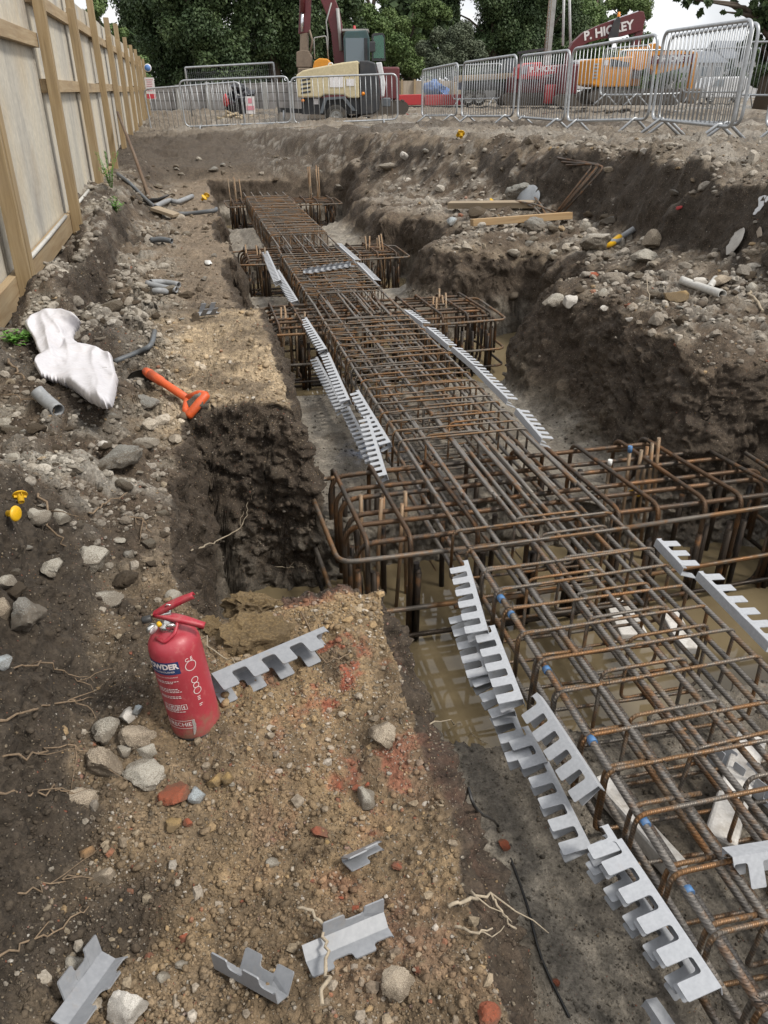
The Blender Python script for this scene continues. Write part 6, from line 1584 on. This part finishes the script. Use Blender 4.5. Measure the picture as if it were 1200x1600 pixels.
mb = MB(); a, b = g.P(858, 120), g.P(860, -70); mb.beam((a[0], 1.2, a[1]), (b[0], 1.2, b[1]), 0.20, 0.22, up=(0, 1, 0)); mb.build('mast', M_greyp, g.root)
mb = MB()
for uo in (851.5, 855.5): a, b = g.P(uo, 120), g.P(uo+1.5, -70); mb.tube([(a[0], 1.1, a[1]), (b[0], 1.1, b[1])], 0.018, 6)
for i in range(34): a = g.P(851.5+0.03*i, 118-5.5*i); mb.tube([(a[0], 1.1, a[1]), (a[0]+4*g.sx, 1.1, a[1]+0.04)], 0.014, 5)
mb.build('mast_ladder', M_rusty, g.root)
for (u0, u1) in ((884, 874), (896, 880)):
    mb = MB(); a, b = g.P(u0, 70), g.P(u1, -60); mb.tube([(a[0], 1.5, a[1]), (b[0], 1.5, b[1])], 0.045, 8); mb.build('back_stay', M_whitep, g.root)
mb = MB(); a, b = g.P(808, 82), g.P(850, 76); mb.beam((a[0], 0.9, a[1]), (b[0], 0.9, b[1]), 0.08, 0.08)
for i in range(4): q = g.P(812+10*i, 81-1.5*i); mb.beam((q[0], 0.9, q[1]), (q[0], 0.9, g.P(0, 99)[1]), 0.05, 0.05)
mb.build('walkway_rail', M_black, g.root)
# --- maroon excavator whose boom carries the lettering
h = Local('excavator', 905, 165, 29.5, 'maroon excavator with white lettering along its raised boom', 'excavator')
tracks(h, 868, 946, 148, 165, (0.2, 1.8))
h.rect('house', 878, 100, 902, 148, 0.3, 2.2, M_maroon, 0.05)
hc = h.poly('cab_frame', [(900, 140), (900, 96), (905, 92), (924, 92), (926, 140)], 0.5, 1.6, M_whitep, 0.03); h.rect('cab_window', 903, 98, 921, 118, 0.485, 0.51, M_glass, parent=hc)
bm_ = h.poly('boom', [(884, 120), (886, 80), (892, 66), (907, 51), (932, 39), (960, 29), (990, 19), (996, 20), (1000, 30), (998, 48), (968, 57), (940, 60), (917, 66), (902, 74), (896, 84), (894, 122)], 0.7, 1.1, M_maroon, 0.015)
h.text('P. HICKEY', 945, 48.5, 0.36, 0.685, M_signw, 0.21, bm_, 0.012, 1.02)
h.poly('dipper_arm', [(989, 48), (985, 92), (981, 132), (990, 132), (997, 92), (1000, 46)], 0.74, 1.06, M_maroon, 0.015)
mb = MB(); a, b = h.P(945, 36), h.P(990, 20); mb.tube([(a[0], 0.9, a[1]), (b[0], 0.9, b[1])], 0.045, 8); mb.build('ram_rod', M_steel, bm_)
h.poly('light_bracket', [(944, 60), (951, 34), (956, 28), (960, 30), (960, 58)], 0.55, 0.67, M_black, 0.01)
x, z = h.P(957, 28); mb = MB(); mb.lathe([(0, 0.14), (0.04, 0.13), (0.055, 0.02), (0.06, 0)], 14); mb.build('beacon', M_amber, h.root, (x, 0.6, z))
# --- orange excavator
q = Local('excavator', 985, 163, 25.5, 'orange excavator with a maroon lettered band behind the barriers', 'excavator')
tracks(q, 925, 1070, 140, 163, (0.2, 1.7))
q.poly('house', [(921, 132), (921, 92), (981, 88), (984, 96), (984, 136), (936, 136)], 0.2, 2.1, M_orangep, 0.04)
for i in range(5): q.rect('louvre', 922.5, 99+5.2*i, 931, 101.6+5.2*i, 0.185, 0.22, M_greyp)
q.poly('dark_panel', [(948, 104), (948, 92), (978, 98), (978, 104)], 0.18, 0.21, M_black); q.rect('badge', 938, 94, 945, 102, 0.185, 0.21, M_signw)
qb = q.poly('boom', [(984, 104), (986, 76), (990, 71), (1024, 67), (1040, 77), (1090, 80), (1094, 86), (1086, 99), (1062, 108), (1030, 116), (1018, 104), (1004, 110)], 0.75, 1.2, M_orangep, 0.015)
qp = q.poly('lettered_band', [(1019, 99), (1021, 86), (1086, 83), (1085, 97)], 0.70, 0.745, M_maroon); q.text('P HICKEY', 1051, 91.3, 0.205, 0.685, M_signw, 0.02, qp, 0.006, 1.15)
q.poly('dipper_arm', [(1086, 80), (1094, 84), (1098, 140), (1090, 142)], 0.8, 1.15, M_orangep, 0.01); q.poly('bucket', [(1080, 138), (1102, 138), (1106, 152), (1094, 163), (1078, 158)], 0.55, 1.4, M_rusty, 0.03)
qc = q.poly('cab_frame', [(986, 134), (986, 104), (1012, 104), (1014, 134)], 1.2, 2.0, M_orangep, 0.02); q.rect('cab_window', 989, 108, 1010, 122, 1.18, 1.21, M_glass, parent=qc)
mb = MB(); a, b = q.P(961, 78), q.P(978, 78); mb.tube(fillet([(a[0], 0.3, q.P(0, 92)[1]), (a[0], 0.3, a[1]), (b[0], 0.3, b[1]), (b[0], 0.3, q.P(0, 90)[1])], 0.04), 0.016, 6); mb.build('guard_rail', M_yel, q.root)
# --- flat trailer with a timber edge
tl = Local('trailer', 758, 166, 33.0, 'flat trailer with a pale timber edge behind the barriers', 'trailer')
tl.poly('deck', [(714, 127), (714, 118), (800, 114), (802, 123)], 0, 2.2, M_wood2, 0.02); tl.rect('chassis', 720, 128, 796, 140, 0.2, 2.0, M_black)
for u in (732, 748, 784): tl.wheel(u, 153, 12.5, 0.15, 0.25)
tl.rect('toolbox', 757, 141, 775, 155, 0.1, 0.6, M_greyp, 0.02); tl.rect('headboard', 788, 92, 801, 114, 0.1, 2.1, M_slate, 0.02)
# --- red and white plastic barrier blocks in a row
for i, (a, b, m, lb) in enumerate(((602, 619, M_signw, 'white water filled block at the left of the red and white row'), (620, 662, M_redp, 'long red water filled block left of the first right hand barrier'), (663, 735, M_redp, 'longest red water filled block seen through the barriers'))):
    L = Local('barrier_block', (a+b)/2, 165, 34.0, lb, 'barrier block', 'red and white blocks in a row')
    L.poly('shell', [(a, 165), (a, 151), (a+2, 148), (b-2, 147), (b, 150), (b, 164)], 0, 0.42, m, 0.02); L.rect('foot', a+2, 165.5, b-2, 168, -0.05, 0.47, M_black)
# --- blue tarpaulin heap, black bag heap, timber offcuts, blockwork wall, far fence, mesh panel
def heap(name, L, us, mats, cat_rough, y=0.4, seed=1):
    pass
def blob(L, name, u, v, ru, rv, dpt, mat, seed, rough=0.16, y=0.4):
    V, F = stone_verts(4, seed, 5, rough); x, z = L.P(u, v); me = raw_mesh(name, V*np.array([ru*L.sx, dpt, rv*L.sz]), F); o = link(name, me, L.root, mat); o.location = (x, y, z); return o
M_tarp = simple('blue_tarpaulin', (0.045, 0.115, 0.30), 0.5, dirt=0.2, scale=3)
M_bag = simple('black_bag', (0.022, 0.023, 0.028), 0.35, dirt=0.15, scale=5)
L = Local('tarpaulin_heap', 678, 158, 36.0, 'heap covered by a blue tarpaulin behind the leftmost barriers', 'tarpaulin heap')
blob(L, 'sheet_top', 680, 137, 17, 16, 0.7, M_tarp, 31, 0.22); blob(L, 'sheet_side', 694, 146, 12, 13, 0.6, M_tarp, 33, 0.2)
L = Local('bag_heap', 374, 178, 26.0, 'tall heap of shiny black bags by the block wall', 'bag heap')
for i, (u, v, a, b) in enumerate(((370, 168, 20, 15), (377, 150, 17, 15), (372, 138, 13, 9), (388, 146, 12, 8), (361, 152, 10, 9))): blob(L, 'bag', u, v, a, b, 0.42, M_bag, 41+i, 0.24, 0.3+0.05*i)
L = Local('sign_board', 392, 178, 24.5, 'white sign with pink print leaning against the black bags', 'sign')
L.rect('board', 385, 150, 399, 178, 0, 0.02, M_signw)
L.rect('print_band', 386, 165, 398, 172, -0.006, -0.002, M_pink); L.rect('emblem', 389, 153, 395, 161, -0.006, -0.002, M_pink)
L = Local('safety_vest', 352, 168, 25.8, 'crumpled red and white cloth at the left of the black bags', 'cloth'); blob(L, 'red_cloth', 352, 157, 5, 10, 0.15, M_redp, 51, 0.25, 0.2)
M_chip = simple('wood_chips', (0.38, 0.31, 0.21), 0.85, dirt=0.3, scale=8)
L = Local('timber_pile', 365, 190, 23.5, 'low pile of split pale timber in front of the black bags', 'timber pile')
for i in range(16):
    u = random.uniform(345, 390); v = random.uniform(182, 189)-6*math.exp(-((u-366)/12)**2); x, z = L.P(u, v); mb = MB(); mb.box((0, 0, 0), (random.uniform(0.15, 0.4), 0.09, 0.05), bev=0.01)
    mb.build('offcut', M_chip, L.root, (x, random.uniform(-0.2, 0.5), z), (random.uniform(-.3, .3), random.uniform(-.4, .4), random.uniform(-1, 1)))
def block_mat():
    t = NT('concrete_blocks'); co = t.coord(); br = t.n('ShaderNodeTexBrick'); br.inputs['Scale'].default_value = 1.0
    sw = t.n('ShaderNodeSeparateXYZ'); t.l(co, sw.inputs[0]); cb_ = t.n('ShaderNodeCombineXYZ'); t.l(sw.outputs[0], cb_.inputs[0]); t.l(sw.outputs[2], cb_.inputs[1]); t.l(cb_.outputs[0], br.inputs['Vector'])
    br.offset = 0.0; br.inputs['Brick Width'].default_value = 0.62; br.inputs['Row Height'].default_value = 0.26; br.inputs['Mortar Size'].default_value = 0.012
    br.inputs['Color1'].default_value = (0.23, 0.22, 0.215, 1); br.inputs['Color2'].default_value = (0.29, 0.28, 0.275, 1); br.inputs['Mortar'].default_value = (0.10, 0.095, 0.09, 1)
    n = t.noise(co, 5, 5); t.set(Base_Color=t.mix(1.0, br.outputs['Color'], t.ramp(n, [(0.3, 0.8), (0.7, 1.15)]), 'MULTIPLY'), Roughness=0.9); return t.m
M_block = block_mat()
L = Local('block_wall', 350, 184, 30.5, 'grey concrete panel wall behind the left barriers', 'wall')
L.poly('panels', [(232, 186), (232, 136), (300, 131), (380, 129), (505, 127), (505, 186)], 0.3, 0.55, M_block)
for u in (279, 326, 374, 416, 458, 498): L.rect('pier', u-3, 127.5 if u > 300 else 132, u+3, 186, 0.16, 0.298, M_greyp, 0.01)
M_ffence = wood_mat('far_fence_board', (0.28, 0.23, 0.175), (0.36, 0.30, 0.235), (0.43, 0.37, 0.30), axis=2, scale=0.6)
L = Local('board_fence', 640, 165, 46.0, 'pale board fence beyond the compressor and the red blocks', 'fence')
L.rect('boards', 500, 126, 720, 165, 0, 0.04, M_ffence)
for i in range(11): L.rect('fence_post', 506+20*i, 124, 509+20*i, 165, -0.12, -0.004, M_rail)
L = Local('mesh_fence_panel', 365, 180, 27.0, 'tall thin wire fence panel standing behind the left barriers', 'fence')
mb = MB(); P = [L.P(*p) for p in ((299, 182), (296, 105.5), (433, 98), (437, 178))]; mb.tube(fillet([(p[0], 0, p[1]) for p in P], 0.04), 0.028, 8); mb.build('tube_frame', M_galv, L.root, fix=False)
mb = MB()
a0, b0 = L.P(296, 106), L.P(433, 99); c0, d0 = L.P(299, 180), L.P(437, 177)
for i in range(1, 44):
    t = i/44; mb.tube([(a0[0]+(b0[0]-a0[0])*t, 0, a0[1]+(b0[1]-a0[1])*t), (c0[0]+(d0[0]-c0[0])*t, 0, c0[1]+(d0[1]-c0[1])*t)], 0.0016, 3)
for i in range(1, 9):
    t = i/9; mb.tube([(a0[0]+(c0[0]-a0[0])*t, 0.004, a0[1]+(c0[1]-a0[1])*t), (b0[0]+(d0[0]-b0[0])*t, 0.004, b0[1]+(d0[1]-b0[1])*t)], 0.0016, 3)
mb.build('wire_mesh', M_galv, L.root, fix=False)
# --- houses and a parked vehicle beyond the trees at the right
M_roof = simple('slate_roof', (0.15, 0.165, 0.19), 0.7, dirt=0.2, scale=1.0); M_rend = simple('pale_render', (0.50, 0.50, 0.50), 0.8, dirt=0.15, scale=1.0)
for (u0, u1, vr, ve, D, lb) in ((1040, 1130, 78, 96, 68, 'pale house with a grey roof behind the orange excavator boom'), (1120, 1290, 62, 90, 80, 'long grey roofed building beyond the tree at the right')):
    L = Local('house', (u0+u1)/2, 155, D, lb, 'house', 'buildings beyond the site')
    L.rect('wall', u0+4, ve, u1-4, 158, 0.4, 7, M_rend); 
    a, b = L.P(u0, ve), L.P(u1, ve); r_ = L.P(0, vr)[1]
    mb = MB(); mb.prism([(0.0, a[1]-0.1), (3.7, r_), (7.4, a[1]-0.1)], a[0], b[0], 'x'); mb.build('roof', M_roof, L.root)
    for i in range(4):
        u = u0+14+(u1-u0-28)*i/3; w_ = L.rect('window', u-5, ve+8, u+5, ve+24, 0.30, 0.398, M_whitep); L.rect('pane', u-4, ve+9, u+4, ve+23, 0.28, 0.297, M_glass, parent=w_)
L = Local('van', 1125, 160, 40, 'white van parked beyond the farther barriers', 'van')
vb_ = L.poly('body', [(1098, 153), (1098, 138), (1106, 128), (1112, 120), (1160, 119), (1163, 124), (1163, 153)], 0, 1.9, M_whitep, 0.06); L.poly('side_window', [(1108, 135), (1114, 124), (1124, 124), (1124, 135)], -0.02, 0.01, M_glass, parent=vb_)
L.wheel(1110, 153, 7.5, 0.1, 0.2); L.wheel(1150, 153, 7.5, 0.1, 0.2)
# ------------------------------------------------------------------ trees
def leaf_mat(name, a, b, c):
    t = NT(name); co = t.coord(); n = t.noise(co, 0.9, 4, 0.6); n2 = t.noise(co, 9, 3, 0.6)
    col = t.ramp(t.math('ADD', t.math('MULTIPLY', n, 0.6), t.math('MULTIPLY', n2, 0.4)), [(0.35, a), (0.5, b), (0.66, c)])
    t.set(Base_Color=col, Roughness=0.6); t.b.inputs['Transmission Weight'].default_value = 0.0; t.b.inputs['Specular IOR Level'].default_value = 0.3
    return t.m
ML = [leaf_mat('dark_leaf', (0.026, 0.046, 0.020), (0.048, 0.078, 0.030), (0.088, 0.122, 0.045)),
      leaf_mat('mid_leaf', (0.052, 0.088, 0.028), (0.090, 0.142, 0.044), (0.145, 0.200, 0.065)),
      leaf_mat('grey_leaf', (0.055, 0.072, 0.045), (0.088, 0.108, 0.066), (0.130, 0.150, 0.095)),
      leaf_mat('light_leaf', (0.060, 0.095, 0.030), (0.105, 0.155, 0.050), (0.160, 0.215, 0.075))]
M_bark = simple('bark', (0.075, 0.058, 0.042), 0.9, dirt=0.4, scale=5, bump=0.5)
def tree(D, ub, vb, blobs, mat, label, nleaf=6500, leaf=0.17, seed=1, trunk_r=0.22, name='tree', group='trees beyond the site', droop=0.0, limbs=7):
    if D > 28: nleaf = int(nleaf*4.5); leaf *= 0.40
    r = np.random.default_rng(seed); base = atD(ub, vb, D); root_ = empty(name, base, (0, 0, -HEAD), label, 'tree', group)
    C = []
    for (u, v, ru, rv) in blobs:
        x, z = (u-ub)*D/1372.0, (vb-v)*D/1565.0; a, b = ru*D/1372.0, rv*D/1565.0
        m = max(6, int(16*ru*rv/4000.0)+6)
        for k in range(m):
            d = r.normal(size=3); d /= np.linalg.norm(d); rad = r.uniform(0.25, 0.95)
            C.append((x+d[0]*a*rad, d[1]*a*0.9*rad, z+d[2]*b*rad, min(a, b)*r.uniform(0.22, 0.42)))
    C = np.array(C); w_ = C[:, 3]**2; w_ /= w_.sum(); pick = r.choice(len(C), size=nleaf, p=w_)
    d = r.normal(size=(nleaf, 3)); d /= np.linalg.norm(d, axis=1)[:, None]
    rr = C[pick, 3]*r.uniform(0.45, 1.12, nleaf)
    P = C[pick, :3]+d*rr[:, None]*np.array([1, 1, 0.85]); P[:, 2] -= droop*r.random(nleaf)
    n = d+r.normal(size=(nleaf, 3))*0.9+np.array([0, 0, 0.5]); n /= np.linalg.norm(n, axis=1)[:, None]
    t = np.cross(n, r.normal(size=(nleaf, 3))); t /= np.linalg.norm(t, axis=1)[:, None]+1e-9; s = np.cross(n, t)
    L = leaf*r.uniform(0.5, 1.35, nleaf)[:, None]; W = L*r.uniform(0.4, 0.75, nleaf)[:, None]
    V = np.stack([P-t*L, P-s*W+t*L*0.1+n*L*0.15, P+t*L, P+s*W-t*L*0.1+n*L*0.12], 1).reshape(-1, 3)
    me = raw_mesh('crown', V, np.arange(nleaf*4).reshape(-1, 4)); link('crown', me, root_, mat)
    top = C[:, 2].max(); mb = MB(); P_ = [(0, 0, -0.3), (0.1, 0, top*0.3), (-0.1, 0.1, top*0.6), (0.15, 0, top*0.92)]
    mb.tube(P_, [trunk_r*1.25, trunk_r, trunk_r*0.6, trunk_r*0.15], 10)
    o = mb.build('trunk', M_bark, root_, fix=False)
    for k in range(limbs):
        j = int(r.integers(len(C))); e_ = Vector(C[j, :3]); z0 = max(0.4, min(e_.z*0.65, top*0.8)); mb = MB(); s0 = Vector((0, 0, z0))
        mb.tube([s0, s0.lerp(e_, 0.5)+Vector((0, 0, 0.25)), e_], [trunk_r*0.45, trunk_r*0.28, trunk_r*0.08], 7); mb.build('limb', M_bark, root_, fix=False)
    return root_
tree(44, 262, 165, [(262, 90, 62, 80), (240, 30, 55, 60), (300, -30, 80, 90)], ML[0], 'dark tree nearest the far end of the hoarding', 11000, 0.20, 2)
tree(42, 345, 165, [(345, 90, 75, 75), (330, 0, 90, 90), (380, -90, 90, 80)], ML[0], 'widest dark tree behind the block wall', 15000, 0.20, 3, 0.3)
tree(45, 430, 165, [(430, 85, 70, 78), (450, 0, 80, 90), (430, -90, 80, 70)], ML[0], 'dark tree left of the maroon excavator arm', 13000, 0.20, 4, 0.28)
tree(48, 515, 165, [(515, 85, 60, 70), (520, 0, 60, 80), (530, -70, 60, 50)], ML[0], 'dark tree behind the maroon excavator boom', 11000, 0.20, 5)
tree(52, 585, 160, [(590, 95, 48, 62), (575, 30, 42, 50), (560, -30, 40, 40)], ML[1], 'mid green tree right of the dark green cab', 9000, 0.19, 6)
tree(56, 640, 158, [(636, 95, 36, 60), (625, 45, 30, 35), (668, 20, 28, 36)], ML[3], 'light green tree between the cab and the round grey bush', 8000, 0.19, 7)
tree(50, 706, 158, [(706, 78, 54, 46), (690, 95, 44, 40), (730, 95, 42, 40)], ML[2], 'round grey green willow bush above the leftmost barriers', 12000, 0.15, 8, 0.15, name='willow_bush')
tree(60, 765, 156, [(765, 60, 60, 90), (745, -20, 60, 70), (700, -10, 50, 50)], ML[0], 'tall dark tree just right of the round grey bush', 12000, 0.22, 9)
tree(60, 845, 156, [(840, 60, 62, 90), (830, -20, 60, 60)], ML[0], 'tall dark tree behind the pale mast', 12000, 0.22, 10)
tree(64, 915, 156, [(905, 70, 48, 80), (890, 5, 44, 45)], ML[1], 'mid green tree behind the lettered maroon boom', 9000, 0.22, 11)
tree(66, 975, 156, [(972, 55, 36, 60), (955, 10, 30, 34), (990, 85, 34, 50)], ML[3], 'light green tree above the tip of the maroon boom', 8000, 0.20, 12)
tree(30, 175, 160, [(168, 10, 26, 42), (200, 60, 18, 30), (140, -30, 40, 40), (225, 110, 22, 30)], ML[1], 'loose leaved tree behind the hoarding with sky showing through', 3800, 0.13, 13, 0.12)
tree(22, 1192, 150, [(1120, 2, 110, 22), (1050, 4, 50, 14), (1172, 45, 36, 36), (1120, 26, 60, 12), (1158, 80, 22, 34), (1200, 95, 34, 44), (1180, -30, 110, 40)], ML[0], 'dark tree overhanging the barriers at the top right', 14000, 0.075, 14, 0.17, limbs=14)
tree(58, 1030, 158, [(1030, 125, 26, 26), (1062, 132, 22, 20)], ML[1], 'low bush behind the orange excavator', 3000, 0.16, 15, 0.08, name='bush')
tree(70, 1180, 158, [(1130, 118, 50, 26), (1190, 112, 46, 30)], ML[0], 'dark hedge like bush before the long grey roof', 5000, 0.2, 16, 0.1, name='bush')
# far wood closing the view behind the single trees
r = np.random.default_rng(77); n = 45000
uu = r.uniform(130, 1010, n); D_ = r.uniform(68, 78, n); hz_ = 9.5*(0.75+0.25*np.sin(uu*0.031)+0.16*np.sin(uu*0.083+1))*np.where(uu > 950, 0.55, 1)
zz = 0.3+hz_*np.sqrt(r.random(n)); Rt = (uu-600)*D_/1372.0
P = np.stack([Rt*cT+D_*sT, D_*cT-Rt*sT, zz], -1); nn_ = r.normal(size=(n, 3))+np.array([0, -0.7, 0.6]); nn_ /= np.linalg.norm(nn_, axis=1)[:, None]
t_ = np.cross(nn_, r.normal(size=(n, 3))); t_ /= np.linalg.norm(t_, axis=1)[:, None]; s_ = np.cross(nn_, t_); Lf = 0.30*r.uniform(0.5, 1.3, n)[:, None]
V = np.stack([P-t_*Lf, P-s_*Lf*0.7, P+t_*Lf, P+s_*Lf*0.7], 1).reshape(-1, 3)
tag(link('far_wood', raw_mesh('far_wood', V, np.arange(n*4).reshape(-1, 4)), None, ML[0]), 'dark far wood closing the view behind the single trees', 'wood', kind='stuff')
